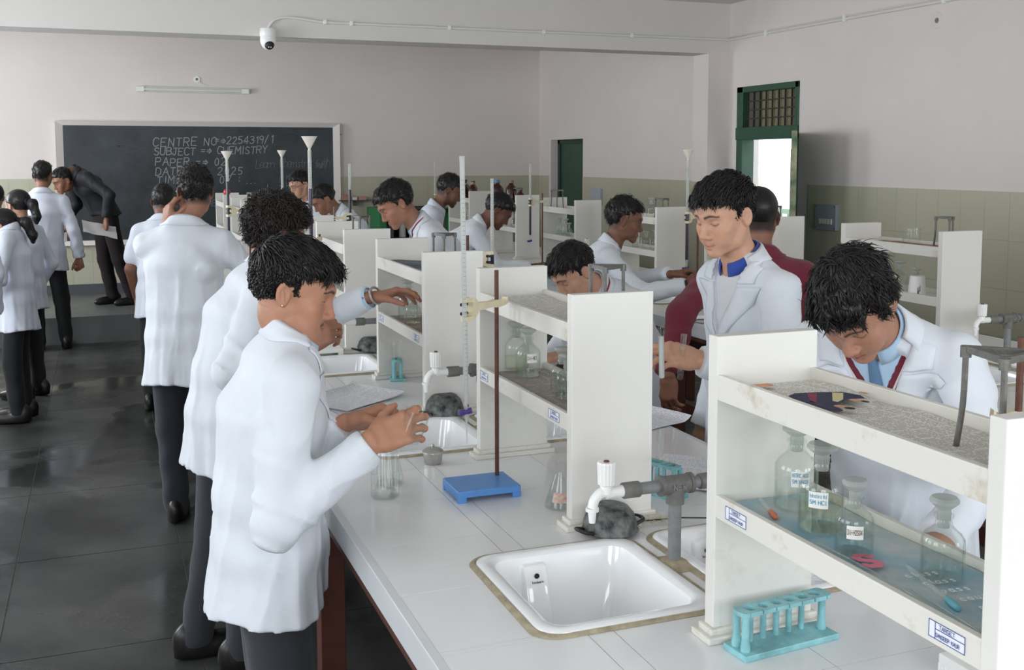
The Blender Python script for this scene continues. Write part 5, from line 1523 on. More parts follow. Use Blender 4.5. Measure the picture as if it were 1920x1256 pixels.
# ---- head in its own frame: x to the person's right, y forward, z up, origin between the ears at eye level
def head_prims(vol, face=1.0, ears=True):
    A, C = vol.add, vol.cut
    A(ell((0, -.014, .036), (.0745, .096, .080)))
    A(ell((0, .022, .012), (.066, .072, .078)), .03)
    A(ell((0, .030, -.042), (.054, .056, .060)), .03)
    for s in (-1, 1):
        A(cap((s * .054, -.002, -.05), (s * .044, .022, -.079), .017, .014), .025)
        A(cap((s * .044, .022, -.079), (s * .014, .074, -.100), .014, .014), .022)
        A(ell((s * .046, .058, -.026), (.022, .022, .019)), .022)
        A(ell((s * .036, .062, -.055), (.022, .024, .026)), .02)
    A(ell((0, .083, -.100), (.017, .014, .014)), .016)
    A(ell((0, .074, -.070), (.030, .022, .030)), .02)
    # brow
    for s in (-1, 1): A(cap((0, .090, .024), (s * .040, .074, .026), .010, .010), .016)
    # eye sockets and lids
    for s in (-1, 1):
        C(ell((s * .0315, .096, .000), (.019, .016, .0125)), .014)
        A(ell((s * .0315, .0735, -.001), (.0145, .0125, .0115)), .004)
    # nose
    A(cap((0, .088, .012), (0, .1065, -.032), .0085, .0105), .012)
    A(ell((0, .1095, -.036), (.0110, .0105, .0095)), .008)
    for s in (-1, 1):
        A(ell((s * .0130, .0985, -.0405), (.0085, .0115, .0085)), .007)
        C(ell((s * .0065, .108, -.0485), (.0038, .0055, .004)), .003)
    # lips
    for s in (-1, 1):
        A(cap((0, .0955, -.0655), (s * .021, .085, -.0690), .0060, .0035), .006)
        A(cap((0, .0950, -.0770), (s * .019, .084, -.0715), .0068, .0035), .006)
        C(cap((0, .1035, -.0708), (s * .022, .0905, -.0703), .0018, .0014), .002)
    C(ell((0, .101, -.0875), (.014, .006, .005)), .006)
    if ears:
        for s in (-1, 1):
            R = np.array([[math.cos(.38), -s * math.sin(.38) * -1, 0], [s * math.sin(.38) * -1, math.cos(.38), 0], [0, 0, 1.0]])
            tl = .16; R2 = np.array([[1, 0, 0], [0, math.cos(tl), math.sin(tl)], [0, -math.sin(tl), math.cos(tl)]]) @ R
            c = V3(s * .0775, -.014, -.008)
            A(ell(c, (.0075, .0185, .031), R2), .005)
            A(ell(c + V3(0, .006, -.021), (.0055, .008, .009), R2), .006)
            C(ell(c + V3(s * .0065, .003, .002), (.0055, .0115, .019), R2), .004)
            A(cap(c + V3(s * .003, .006, -.014), c + V3(s * .003, -.006, .014), .0026, .0026), .003)
            A(ell(c + V3(-s * .002, .014, -.006), (.005, .004, .006)), .004)

def head_colors(p, tone, brow=1.0, stubble=0.0, moustache=0.0, scalp=0.0, eye=0.0):
    """p: head-frame points, per-vertex colours (linear)"""
    base = np.array(srgb(*tone)[:3])
    c = np.tile(base, (len(p), 1))
    x, y, z = p[:, 0], p[:, 1], p[:, 2]
    def mixc(w, col): 
        nonlocal c
        w = np.clip(w, 0, 1)[:, None]; c = c * (1 - w) + np.array(col)[None, :] * w
    g = lambda d, s: np.exp(-(d / s) ** 2)
    front = (y > .03)
    mixc(.35 * front * g(np.abs(x) - .046, .02) * g(z + .03, .02), base * np.array([1.12, .9, .85]))
    mixc(.35 * g(np.sqrt(x ** 2 + (y - .113) ** 2 + (z + .038) ** 2), .016), base * np.array([1.10, .88, .82]))
    lipc = base * np.array([.92, .62, .62])
    mixc(.85 * (y > .075) * (np.abs(x) < .023) * g(z + .0712, .0085) * (1 - (np.abs(x) / .026) ** 4).clip(0, 1), lipc)
    mixc(.75 * (y > .08) * (np.abs(x) < .021) * g(z + .0706, .0014), base * .25)
    if moustache: mixc(moustache * (y > .08) * (np.abs(x) < .026) * g(z + .0575 + .25 * np.abs(x), .0045) * np.clip((np.abs(x) + .004) / .012, 0.3, 1), np.array([.012, .010, .009]))
    if stubble: mixc(stubble * (z < -.055) * (y > -.0) * g(z + .09, .03), base * .35)
    # eyebrows
    bx = np.abs(x)
    zb = .0225 + .004 * np.sin(np.clip((bx - .012) / .036, 0, 1) * PI) - .06 * np.clip(bx - .04, 0, 1)
    mixc(brow * (y > .055) * (bx > .011) * (bx < .053) * g(z - zb, .0042 * (1.15 - .5 * np.clip((bx - .012) / .04, 0, 1))), np.array([.012, .010, .009]))
    # lids: upper lash line, slit of the lowered eye
    ez = -.0052 + .22 * np.clip(bx - .0315, -1, 1) ** 2 / .012 if not eye else -.0030 - .20 * np.clip(bx - .0315, -1, 1) ** 2 / .012
    inn = (y > .058) * (np.abs(bx - .0315) < .0150)
    if eye:
        mixc(.95 * inn * (np.abs(bx - .0315) < .0125) * (np.abs(z - ez - .0002) < eye), np.array([.42, .40, .38]))
        mixc(1.0 * inn * (np.abs(bx - .0325) < .0052) * (np.abs(z - ez - .0002) < eye + .0004), np.array([.012, .008, .006]))
        mixc(.95 * inn * g(z - ez - eye - .0010, .0013), np.array([.01, .008, .008]))
    else:
        mixc(.9 * inn * g(z - ez, .0016), np.array([.014, .010, .010]))
    mixc(.25 * (y > .05) * g(np.hypot(bx - .0315, z + .002), .018), base * .62)
    if scalp:
        hl = np.maximum(z - (.62 * (y + .012) + .018), np.minimum(-.012 - y, z + .075))
        mixc(scalp * np.clip(hl / .02, 0, 1), np.array([.016, .014, .013]))
    return c

# ---- hair: cap from the skull plus combed locks
def hair_cap(style, h, rnd):
    vol = Vol((-.125, -.16, -.14), (.125, .135, .17), h)
    st = dict(short=(.017, .009, .006, .062), mop=(.019, .011, .013, .055), curly=(.026, .015, .017, .060), buzz=(.006, .004, .004, .068), fade=(.018, .005, .005, .060), tied=(.012, .010, .010, .066), fringe=(.017, .010, .009, .052))[style]
    top, side, back, fz = st
    vol.add(ell((0, -.014, .036), (.0745 + side, .096 + back, .080 + top)))
    if style in ('short', 'mop', 'curly', 'fade', 'fringe'): vol.add(ell((0, .035, .062), (.056 + side * .5, .060, .040 + top * .55)), .03)
    fr = rnd.uniform(-.4, .4)
    def region(x, y, z):
        ax = np.abs(x)
        wav = .004 * np.sin(x * 140 + fr * 9) + .003 * np.sin(x * 260 + y * 90 + fr)
        front = (z - (.60 * (y + .022) + .006)) * .857 + wav                     # above the line forehead - ear
        front = np.minimum(front, (fz + .9 * (.06 - np.minimum(ax, .06)) * .25 - (.0 if style != 'tied' else .006)) * 0 + front)
        nape = np.minimum(-(y + .030), (z + .066 + .25 * (ax - .03)) + wav)
        burn = np.minimum(.012 - np.abs(y - .012), z + .012) if style not in ('tied', 'buzz') else np.full_like(x + y + z, -1.0)
        keep = np.maximum(np.maximum(front, nape), np.where(ax > .055, burn, -1))
        # forehead stays clear below the hairline
        lim = np.where(y > .03, z - (fz - .10 * ax), 1.0)
        keep = np.minimum(keep, np.maximum(lim, (.045 - y) * 2))
        return -keep
    vol.f = -smin(-vol.f, -region(*vol.xyz((slice(None),) * 3)).astype(np.float32), .012)
    if style != 'buzz':
        a = dict(short=.0035, mop=.006, curly=.0075, fade=.004, tied=.0012, fringe=.0035)[style]
        q = rnd.uniform(0, 9)
        def wob(x, y, z):
            return a * (np.sin(95 * x + 40 * z + 1.6 * np.sin(60 * y + q)) * np.sin(80 * y + 55 * z + q) + .6 * np.sin(190 * x + 60 * y + 2 * np.sin(90 * z)) * np.sin(150 * z + 70 * y + 2 * q))
        vol.mod(wob)
    return nets(vol, 1)

def hair_locks(v, Q, style, N, rnd):
    """tapered locks combed over the cap; returns vertices and quads"""
    r = np.random.RandomState(rnd.randint(0, 10 ** 6))
    a, b, c, d = (v[Q[:, i]] for i in range(4))
    nrm = np.cross(c - a, d - b); ar = np.linalg.norm(nrm, axis=1); cen = (a + b + c + d) / 4
    nn = nrm / np.maximum(ar, 1e-12)[:, None]
    out = cen - V3(0, -.014, .03); w = ar * ((nn * out).sum(1) > 0)
    w = w * (cen[:, 2] > -.07)
    pick = r.choice(len(Q), N, p=w / w.sum()); P = cen[pick]; Nn = nn[pick]
    Nn *= np.sign((Nn * (P - V3(0, -.014, .03))).sum(1))[:, None]
    crown = V3(.01, -.055, .10)
    rad = P - crown
    down = np.tile(V3(0, 0, -1.0), (N, 1)); fwd = np.tile(V3(0, 1.0, 0), (N, 1)); side = np.sign(P[:, :1]) * np.array([[1.0, 0, 0]])
    topw = np.clip((P[:, 2:3] - .035) / .055, 0, 1)
    frontw = np.clip((P[:, 1:2] - .03) / .05, 0, 1) * topw
    if style in ('short', 'fade', 'fringe'): F = topw * (fwd * 1.0 + rad * 3 + np.array([[.35, 0, 0]])) + (1 - topw) * (down * 1.0 - fwd * .25) + rad * 4
    elif style == 'mop': F = rad * 9 + down * .35 + topw * fwd * .3
    elif style == 'curly': F = rad * 6 + down * .2 + topw * fwd * .5
    else: F = -fwd * 1.0 + down * .25
    F = F + r.normal(0, .28 if style != 'curly' else .5, (N, 3))
    F = F - Nn * (F * Nn).sum(1, keepdims=True); F /= np.maximum(np.linalg.norm(F, axis=1, keepdims=True), 1e-9)
    Lr = dict(short=(.028, .058), mop=(.028, .048), curly=(.026, .045), fade=(.025, .045), tied=(.03, .06), fringe=(.028, .05), buzz=(.005, .008))[style]
    L = r.uniform(Lr[0], Lr[1], (N, 1)); 
    if style in ('short', 'fade', 'fringe'): L = L * (.24 + .76 * topw)
    near_ear = np.exp(-(((np.abs(P[:, 0:1]) - .08) / .03) ** 2 + ((P[:, 1:2] + .01) / .028) ** 2 + ((P[:, 2:3] - .0) / .035) ** 2))
    L = L * (1 - .75 * near_ear)
    S_ = 6
    t = np.linspace(0, 1, S_)
    lift = dict(short=.005, mop=.004, curly=.012, fade=.008, tied=.001, fringe=.006, buzz=.001)[style]
    bn = np.cross(Nn, F)
    cen = []
    ph = r.uniform(0, 2 * PI, (N, 1)); cu = dict(curly=.0045, mop=.004, short=.0022).get(style, .0012); fq = dict(curly=7.5, mop=4.5).get(style, 3.0)
    lf = lift * r.uniform(.2, 1.3, (N, 1)) * (1 + 1.4 * frontw * (style == 'short'))
    for s in t:
        p = P - Nn * .004 + F * (L * s) + Nn * (lf * math.sin(PI * min(1, s * .9)) * 1.0 + .003 * (s > 0)) - Nn * (L * L * s * s * (6.5 if style == 'mop' else 3.8))
        p = p + bn * (cu * np.sin(ph + fq * s) * s) + Nn * (cu * .6 * np.cos(ph + fq * s) * s)
        p[:, 2] -= (L * s * s * .22)[:, 0]
        cen.append(p)
    cen = np.stack(cen, 1)
    wdt = r.uniform(.0009, .0022, (N, 1)) * (1.15 if style in ('curly', 'mop') else 1.0)
    wt = wdt * np.array([[.8, 1, 1, .88, .6, .06]])
    ang = [0, 2 * PI / 3, 4 * PI / 3]
    rings = np.stack([cen + (bn[:, None, :] * math.cos(q) * 1.5 + Nn[:, None, :] * math.sin(q) * .55) * wt[:, :, None] for q in ang], 2)   # N,S,3,3
    V = rings.reshape(-1, 3)
    base = (np.arange(N) * S_ * 3)[:, None, None]
    k = np.arange(S_ - 1)[None, :, None] * 3; j = np.arange(3)[None, None, :]; j2 = (j + 1) % 3
    Qd = np.stack([base + k + j, base + k + j2, base + k + 3 + j2, base + k + 3 + j], -1).reshape(-1, 4)
    return V, Qd

# ---- hand in its own frame (right hand): wrist at origin, fingers +y, palm faces -z, thumb on -x
CURLS = dict(relaxed=((18, 22, 14), (22, 26, 16), (26, 28, 18), (30, 30, 18), (18, 16)), grip=((38, 52, 30), (42, 56, 30), (46, 58, 32), (50, 58, 32), (30, 24)), pinch=((40, 40, 20), (34, 46, 24), (40, 50, 28), (46, 52, 30), (34, 18)), flat=((8, 8, 6), (8, 8, 6), (10, 10, 8), (12, 10, 8), (10, 10)), cup=((30, 28, 16), (34, 32, 18), (38, 34, 20), (40, 36, 22), (20, 14)), fist=((70, 80, 50), (74, 84, 50), (76, 84, 50), (76, 80, 50), (40, 40)), open=((24, 20, 12), (26, 22, 12), (30, 24, 14), (34, 26, 16), (12, 8)))
def hand_mesh(curl, right=True, h=.0028, fore=.13, spread=1.0, thumb_out=38, tone=(170, 120, 95)):
    cu = CURLS[curl] if isinstance(curl, str) else curl
    s = 1 if right else -1
    vol = Vol((-.075, -fore - .03, -.13), (.075, .21, .05), h)
    A = vol.add
    A(econe((0, -fore, 0), (0, -.01, 0), (1, 0, 0), .026, .020, .0285, .0205))
    A(econe((0, -.01, 0), (0, .022, -.001), (1, 0, 0), .0285, .0205, .034, .0165), .012)
    bx = [-.0300, -.0100, .0105, .0300]; by = [.090, .094, .089, .080]
    segs = [(.040, .025, .020), (.045, .029, .021), (.041, .027, .021), (.032, .020, .019)]
    rr = [.0094, .0096, .0092, .0082]
    spr = [-5, -1, 4, 10]
    nails = []
    for i in range(4):
        A(cap((s * bx[i] * .62, .018, -.002), (s * bx[i], by[i] - .004, 0), .0135, .0112), .012)
    A(ell((s * -.012, .045, -.010), (.030, .042, .013)), .012)
    A(ell((s * -.026, .036, -.014), (.016, .030, .013)), .012)
    A(ell((s * .026, .045, -.011), (.012, .036, .012)), .012)
    for i in range(4):
        p = V3(s * bx[i], by[i], -.001); ang = 0.0
        az = math.radians(spr[i] * spread) * s
        kk = .010
        for j in range(3):
            ang += math.radians(cu[i][j])
            d = V3(math.sin(az) * math.cos(ang), math.cos(az) * math.cos(ang), -math.sin(ang))
            q = p + d * segs[i][j]
            ra = rr[i] * (1.0, .93, .86)[j]; rb = rr[i] * (.93, .86, .70)[j]
            A(cap(p, q, ra, rb), kk if j == 0 else .004)
            if j: A(ell(p, (ra * 1.06,) * 3), .004)
            p = q; kk = .003
        up = np.cross(d, V3(math.cos(az), -math.sin(az), 0)); 
        nails.append((p - d * .004, d, unit(up) * (1 if unit(up)[2] * math.cos(ang) >= 0 or True else -1)))
    # thumb
    to = math.radians(thumb_out)
    p = V3(s * -.024, .016, -.010)
    d = unit(V3(-s * math.sin(to), math.cos(to), -.42)); q = p + d * .046
    A(cap(p, q, .0150, .0122), .014)
    p = q; turn = math.radians(cu[4][0])
    d2 = unit(d * math.cos(turn) + V3(s * .55, .35, -.55) * math.sin(turn)); q = p + d2 * .034
    A(cap(p, q, .0116, .0108), .005); p = q; turn = math.radians(cu[4][1])
    d3 = unit(d2 * math.cos(turn) + V3(s * .6, .25, -.45) * math.sin(turn)); q = p + d3 * .026
    A(cap(p, q, .0108, .0080), .004)
    v, Q = nets(vol, 1)
    base = np.array(srgb(*tone)[:3]); c = np.tile(base, (len(v), 1))
    # palm side and knuckles slightly different, nails paler
    pal = np.clip(-(v[:, 2] + .008) / .012, 0, 1) * (v[:, 1] > .0)
    c = c * (1 - .35 * pal[:, None]) + (base * np.array([1.18, 1.08, 1.04]))[None, :] * (.35 * pal[:, None])
    for i in range(4):
        dk = np.linalg.norm(v - V3(s * bx[i], by[i], .010), axis=1); w = .35 * np.exp(-(dk / .009) ** 2)[:, None]; c = c * (1 - w) + base * .72 * w
    for (pt, d, upv) in nails + [(q - d3 * .006, d3, unit(np.cross(d3, V3(0, 0, 1)) * -s))]:
        rel = v - pt; along = rel @ d; upc = rel @ unit(upv); lat = np.sqrt(np.maximum(0, (rel ** 2).sum(1) - along ** 2 - upc ** 2))
        w = .75 * ((np.abs(along) < .0065) & (upc > .0035) & (lat < .0052))[:, None]; c = c * (1 - w) + (base * np.array([1.25, 1.12, 1.12])) * w
    return v, Q, c

def frame_from(y, z):
    """columns x,y,z of a right-handed frame from finger direction y and palm-back direction z"""
    y = unit(y); z = np.asarray(z, float); z = unit(z - y * (z @ y)); x = np.cross(y, z)
    return np.stack([x, y, z], 1)

def two_bone(S0, T, L1, L2, pole):
    d = T - S0; D = np.linalg.norm(d); D2 = min(D, (L1 + L2) * .995); u = d / max(D, 1e-9)
    a = (L1 * L1 - L2 * L2 + D2 * D2) / (2 * D2); hh = math.sqrt(max(L1 * L1 - a * a, 1e-8))
    pole = unit(pole - u * (pole @ u))
    return S0 + u * a + pole * hh, S0 + u * D2

def rot_axis(v, ax, ang):
    ax = unit(ax); c, s = math.cos(ang), math.sin(ang)
    return v * c + np.cross(ax, v) * s + ax * (ax @ v) * (1 - c)

def strip_mesh(rows, thick, flip=False):
    """rows: array (R,C,3) of a sheet; returns closed thin slab verts+quads"""
    R, C = rows.shape[:2]
    du = np.gradient(rows, axis=0); dv = np.gradient(rows, axis=1)
    n = np.cross(du.reshape(-1, 3), dv.reshape(-1, 3)); n /= np.maximum(np.linalg.norm(n, axis=1, keepdims=True), 1e-9); n = n.reshape(R, C, 3) * (-1 if flip else 1)
    v = np.concatenate([(rows + n * thick).reshape(-1, 3), rows.reshape(-1, 3)])
    i = np.arange(R * C).reshape(R, C); o = R * C
    q = np.stack([i[:-1, :-1], i[1:, :-1], i[1:, 1:], i[:-1, 1:]], -1).reshape(-1, 4)
    qs = [q, q[:, ::-1] + o]
    for a in (i[0, :], i[-1, ::-1], i[::-1, 0], i[:, -1]):
        qs.append(np.stack([a[:-1], a[1:], a[1:] + o, a[:-1] + o], -1))
    return v, np.concatenate(qs)

PERSON_N = 0
def person(label, loc, heading, s=None, lean=0, hunch=0, twist=0, head=(0, 0, 0), headshift=(0, 0, 0), hands=None, tone=(168, 118, 92), hair='short', hair_mat=None, locks=300, coat=None, coat_mat=None, hem=.68, shirt=None, vneck=None, tie=None, vest=False, trousers=None, legs=((0.09, 0), (-0.09, 0)), h=.009, hh=.0035, headh=.004, collar=True, face=None, short_sleeves=False, seed=1, group=None, skirt_flare=1.0, slim=1.0, slit=0.0, lapels=True, collar_mat=None, sleeve_len=1.0, pelvis=None, pocket=False, glasses=None, ponytail=False, lanyard=False, vopen=.07, tucked=False, head_world=None, build=1.0, back_seam=False, shirt_cuff=False, cut_body=None, base_z=0.0, shirt_collar=None, arms=1.0):
    global PERSON_N
    PERSON_N += 1
    if loc is None:
        # find the size and the standing place that put the head where it is wanted
        def headoff(s):
            dr = lambda a: V3(0, math.sin(math.radians(a)), math.cos(math.radians(a)))
            hp_ = V3(0, 0, .93 * s); nk_ = hp_ + dr(lean * .6) * .14 * s + dr(lean) * .20 * s + dr(lean + hunch * .6) * .12 * s; us_ = nk_; nk_ = nk_ + dr(lean + hunch) * .075 * s
            a, b = math.radians(head[0]), math.radians(head[1])
            f0 = V3(math.sin(a), math.cos(a), 0); u0 = V3(0, 0, 1.0) * math.cos(b) + f0 * math.sin(b); f1 = f0 * math.cos(b) - V3(0, 0, 1.0) * math.sin(b)
            nd_ = unit(unit(nk_ - us_) * .6 + u0 * .5)
            return nk_ + nd_ * .055 * s + u0 * .108 * s + f1 * .022
        if s is None:
            z1, z2 = headoff(1.0)[2], headoff(.9)[2]
            s = 1.0 + (head_world[2] - z1) / (z1 - z2) * .1
            s = min(1.08, max(.86, s))
        o = headoff(s); a = heading - PI / 2
        loc = (head_world[0] - (o[0] * math.cos(a) - o[1] * math.sin(a)), head_world[1] - (o[0] * math.sin(a) + o[1] * math.cos(a)), base_z)
        print('PERSON', label[:40], 's=%.2f' % s, 'loc=', [round(q, 2) for q in loc], 'dz=%.3f' % (head_world[2] - o[2]))
    rnd = random.Random(seed * 77 + 5)
    gm = sum(tone) / 3; tone = tuple(min(255, (q * .86 + gm * .14) * 1.05) for q in tone)
    root = thing('person', label, 'person', loc, heading - PI / 2, group)
    ca, sa = math.cos(heading - PI / 2), math.sin(heading - PI / 2)
    Rw = np.array([[ca, -sa, 0], [sa, ca, 0], [0, 0, 1.0]])      # local -> world
    loc_ = np.array(loc, float)
    W = lambda p: Rw.T @ (np.asarray(p, float) - loc_)           # world point -> local
    WD = lambda d: Rw.T @ np.asarray(d, float)
    X = V3(1, 0, 0)
    # spine
    hip = V3(0, 0, .93 * s) if pelvis is None else np.array(pelvis, float)
    def dirn(a): a = math.radians(a); return V3(0, math.sin(a), math.cos(a))
    waist = hip + dirn(lean * .6) * .14 * s
    chest = waist + dirn(lean) * .20 * s
    ush = chest + dirn(lean + hunch * .6) * .12 * s
    neck = ush + dirn(lean + hunch) * .075 * s
    tw = math.radians(twist)
    XT = V3(math.cos(tw), math.sin(tw), 0)                        # shoulder axis
    XM = unit(X + XT)
    ud = unit(neck - chest)
    sh = {}
    for sd in (1, -1): sh[sd] = ush + XT * (sd * .172 * s * build) - ud * .012
    # head
    hy, hp, hr = (math.radians(q) for q in head)
    f = V3(math.sin(hy) * -1 * -1, math.cos(hy), 0); f = V3(math.sin(hy), math.cos(hy), 0)
    rgt = V3(math.cos(hy), -math.sin(hy), 0); upv = V3(0, 0, 1.0)
    f, upv = f * math.cos(hp) - upv * math.sin(hp), upv * math.cos(hp) + f * math.sin(hp)
    rgt, upv = rgt * math.cos(hr) + upv * math.sin(hr), upv * math.cos(hr) - rgt * math.sin(hr)
    nd = unit(unit(neck - ush) * .6 + upv * .5)
    hc = neck + nd * .055 * s + upv * .108 * s - f * .0 + f * .022 + V3(*headshift)
    if head_world is not None: hc = W(head_world)
    HM = np.stack([rgt, f, upv], 1)                               # head -> local
    hs = .985 * (s ** .5)
    toL = lambda p: (HM @ (p * hs).T).T + hc
    # ---- arms
    L1, L2 = .292 * s * arms, .268 * s * arms
    arm = {}
    hands = hands or {}
    for sd, nm in ((1, 'R'), (-1, 'L')):
        spec = hands.get(nm)
        if spec is None:
            T = sh[sd] + V3(sd * .06, .07, -.52) * s; pole = V3(sd * .3, -1, 0); cu = 'relaxed'; fd = V3(0, .15, -1); bk = V3(sd, 0, .1)
        else:
            T = W(spec['w']) if 'w' in spec else sh[sd] + np.array(spec['rel'], float) * s
            pole = np.array(spec.get('pole', (sd * .4, -.5, -1)), float); cu = spec.get('curl', 'relaxed')
            fd = WD(spec['fd']) if 'fd' in spec else None; bk = WD(spec['back']) if 'back' in spec else V3(0, 0, 1)
        el, wr = two_bone(sh[sd], T, L1, L2, pole)
        if fd is None: fd = unit(wr - el)
        arm[sd] = (el, wr, fd, bk, cu, spec or {})
    # ---- coat
    rs = np.random.RandomState(seed)
    wk = 1.0
    cm = coat_mat or M_COAT
    hemz = hem
    k = s
    hemc = V3(hip[0] * .9, hip[1] * .75 - .01, hemz - .03)
    A_ = slim * build
    coatpr = lambda off: [
        (econe(hemc, hip, X, (.205 * skirt_flare * A_) * k + off, (.150 * skirt_flare * slim) * k + off, .180 * A_ * k + off, .132 * slim * k + off), .02),
        (econe(hip, waist, XM, .180 * A_ * k + off, .132 * slim * k + off, .174 * A_ * k + off, .127 * slim * k + off), .03),
        (econe(waist, chest, XM, .174 * A_ * k + off, .127 * slim * k + off, .180 * A_ * k + off, .128 * slim * k + off), .03),
        (econe(chest, ush, XT, .180 * A_ * k + off, .128 * slim * k + off, .150 * A_ * k + off, .092 * slim * k + off), .03),
        (econe(ush, neck, XT, .150 * A_ * k + off, .090 * slim * k + off, .068 * k + off, .066 * k + off, .4), .03)]
    allp = [sh[1], sh[-1], hip, neck, hemc] + [arm[q][i] for q in arm for i in (0, 1)]
    lo = np.min(allp, 0) - .30; hi = np.max(allp, 0) + .16
    lo[2] = hemz - .06
    vol = Vol(lo, hi, h)
    for pr, kk in coatpr(0): vol.add(pr, kk)
    for sd in (1, -1):
        vol.add(cap(ush + XT * (sd * .045) + ud * .035 * s, sh[sd] - ud * .002, .058 * k, .062 * k * slim), .04)
    # folds hanging from the waist
    nf = 5 + seed % 3; ph = rs.uniform(0, 6)
    def folds(x, y, z):
        th = np.arctan2(y - hip[1], x - hip[0])
        w = np.clip((hip[2] + .10 - z) / .35, 0, 1)
        return w * (.0050 * np.sin(nf * th + ph + .5 * np.sin(z * 4 + ph)) + .0036 * np.sin((nf * 2 + 1) * th + 2 * ph + 1.5 * z) + .0018 * np.sin((nf * 4 + 1) * th + ph + 2.5 * z))
    vol.mod(folds)
    # sleeves
    cuffs = []
    for sd in (1, -1):
        el, wr = arm[sd][0], arm[sd][1]
        fa = unit(wr - el); end = el + fa * (L2 * sleeve_len - .012)
        if short_sleeves:
            ua = unit(el - sh[sd]); end = sh[sd] + ua * (.20 * s)
            sv = Vol(np.minimum(sh[sd], end) - .1, np.maximum(sh[sd], end) + .1, h)
            vol.add(cap(sh[sd], end, .066 * k, .070 * k), .03)
            continue
        def sleeve(sd=sd, el=el, wr=wr, fa=fa, end=end):
            c1 = cap(sh[sd], el, .0640 * k * slim, .0510 * k * slim); c2 = cap(el, end + fa * .03, .0510 * k * slim, .0470 * k)
            ua = unit(el - sh[sd]); q1, q2, q3 = rs.uniform(0, 6, 3)
            side = unit(np.cross(ua, fa) + 1e-6)
            def fn(x, y, z):
                d = smin(c1[0](x, y, z), c2[0](x, y, z), .025)
                px, py, pz = x - el[0], y - el[1], z - el[2]
                t1 = px * ua[0] + py * ua[1] + pz * ua[2]; t2 = px * fa[0] + py * fa[1] + pz * fa[2]
                sdv = px * side[0] + py * side[1] + pz * side[2]
                near = np.exp(-(t2 / .10) ** 2)
                rg = 1 - np.abs(np.sin(26 * (t1 - .6 * t2) + 20 * sdv + q1 + 1.2 * np.sin(18 * sdv + q3)))
                d = d - near * .0085 * wk * rg ** 3 + near * .0012 * np.sin(70 * (t1 - t2) + 45 * sdv + q2) + .0020 * np.sin(60 * t2 + 50 * sdv + q2 + 2 * np.sin(22 * t1 + q3)) * np.clip(1.2 - near, 0, 1)
                rg2 = 1 - np.abs(np.sin(17 * t2 + 24 * sdv + q3 + .8 * np.sin(30 * sdv + q1)))
                d = d - .0055 * wk * rg2 ** 3 * np.clip(1.1 - near, 0, 1)
                # open end of the cuff
                e = (x - end[0]) * fa[0] + (y - end[1]) * fa[1] + (z - end[2]) * fa[2]
                d = np.maximum(d, np.where(px * px + py * py + pz * pz < (L2 + .1) ** 2, e, -1))
                return d
            bb = (np.minimum(np.minimum(c1[1][0], c2[1][0]), el - .08), np.maximum(np.maximum(c1[1][1], c2[1][1]), el + .08))
            return fn, bb
        vol.add(sleeve(), .022)
        cuffs.append((end, fa))
    # surface creases over the whole cloth
    kd = [unit(rs.normal(size=3)) * rs.uniform(22, 46) for _ in range(5)]; ps = rs.uniform(0, 6, 5)
    def drapes(x, y, z):
        th = np.arctan2(y - hip[1], x - hip[0])
        a = 1 - np.abs(np.sin(2.5 * th + 1.1 * np.sin(3.1 * z + ps[0]) + ps[1] + .9 * z))
        b = 1 - np.abs(np.sin(4 * th - 2.2 * z + .8 * np.sin(5 * z + ps[2]) + ps[3]))
        return -(.0075 * wk * a ** 4 + .0050 * wk * b ** 4) * np.clip((neck[2] - .10 - z) / .2, 0, 1)
    vol.mod(drapes)
    def creases(x, y, z):
        w = sum(np.sin(kd[i][0] * x + kd[i][1] * y + kd[i][2] * z + ps[i] + 1.3 * np.sin(kd[(i + 1) % 5][0] * x * .4 + kd[(i + 1) % 5][2] * z * .5 + ps[i - 1])) for i in range(5))
        return .0013 * w + .0016 * np.abs(np.sin(kd[0][0] * x * .8 + kd[0][1] * y * .8 + kd[0][2] * z * .35 + ps[0] + .8 * np.sin(9 * z + ps[1])))
    vol.mod(creases)
    # hem and hollow beneath, neck opening
    vol.keep(lambda x, y, z: (hemz - z + .008 * np.sin(3 * np.arctan2(y - hip[1], x - hip[0]) + ph)) + 0 * x)
    hol = [(econe(hemc - V3(0, 0, .05), hemc + V3(0, 0, .035), X, (.180 * skirt_flare * A_) * k, (.124 * skirt_flare * slim) * k, .14 * A_ * k, .09 * slim * k, .4), .0)]
    if h <= .0065:
        for pr, kk in hol: vol.cut(pr, kk)
    if back_seam: vol.cut(econe(hemc + V3(0, -.185, -.05), hip + V3(0, -.17, -.02), X, .009, .05, .005, .03), .006)
    cn = np.cross(XT, ud)
    cn = -cn if cn[1] < 0 else cn                                  # chest normal, pointing forward
    if vneck is not None:
        # V opening down to vneck (fraction from waist to neck)
        s0 = vneck; vert = waist + (neck - waist) * s0; Lv = np.linalg.norm(neck - waist) * (1 - s0)
        ax = unit(neck - waist)
        def wedge(x, y, z):
            px, py, pz = x - vert[0], y - vert[1], z - vert[2]
            cr = px * XT[0] + py * XT[1] + pz * XT[2]; cu_ = px * ax[0] + py * ax[1] + pz * ax[2]; cf = px * cn[0] + py * cn[1] + pz * cn[2]
            return np.maximum(np.maximum(np.abs(cr) - vopen * cu_ / Lv, -cf), -cu_) + 0 * x
        q = vol.sl((np.minimum(vert, neck) - .25, np.maximum(vert, neck) + .25), .02)
        d = wedge(*vol.xyz(q)); vol.f[q] = np.maximum(vol.f[q], -d)
    if slit:
        # front edges hang slightly apart below
        def slitf(x, y, z): return np.maximum(np.abs(x) - slit * np.clip((waist[2] + .25 - z) / .5, 0.15, 1), -(y - hip[1])) + 0 * z
        q = vol.sl((V3(-.1, 0, hemz - .1), V3(.1, .5, waist[2] + .3)), 0)
        if q is not None:
            d = slitf(*vol.xyz(q)); vol.f[q] = np.maximum(vol.f[q], -d)
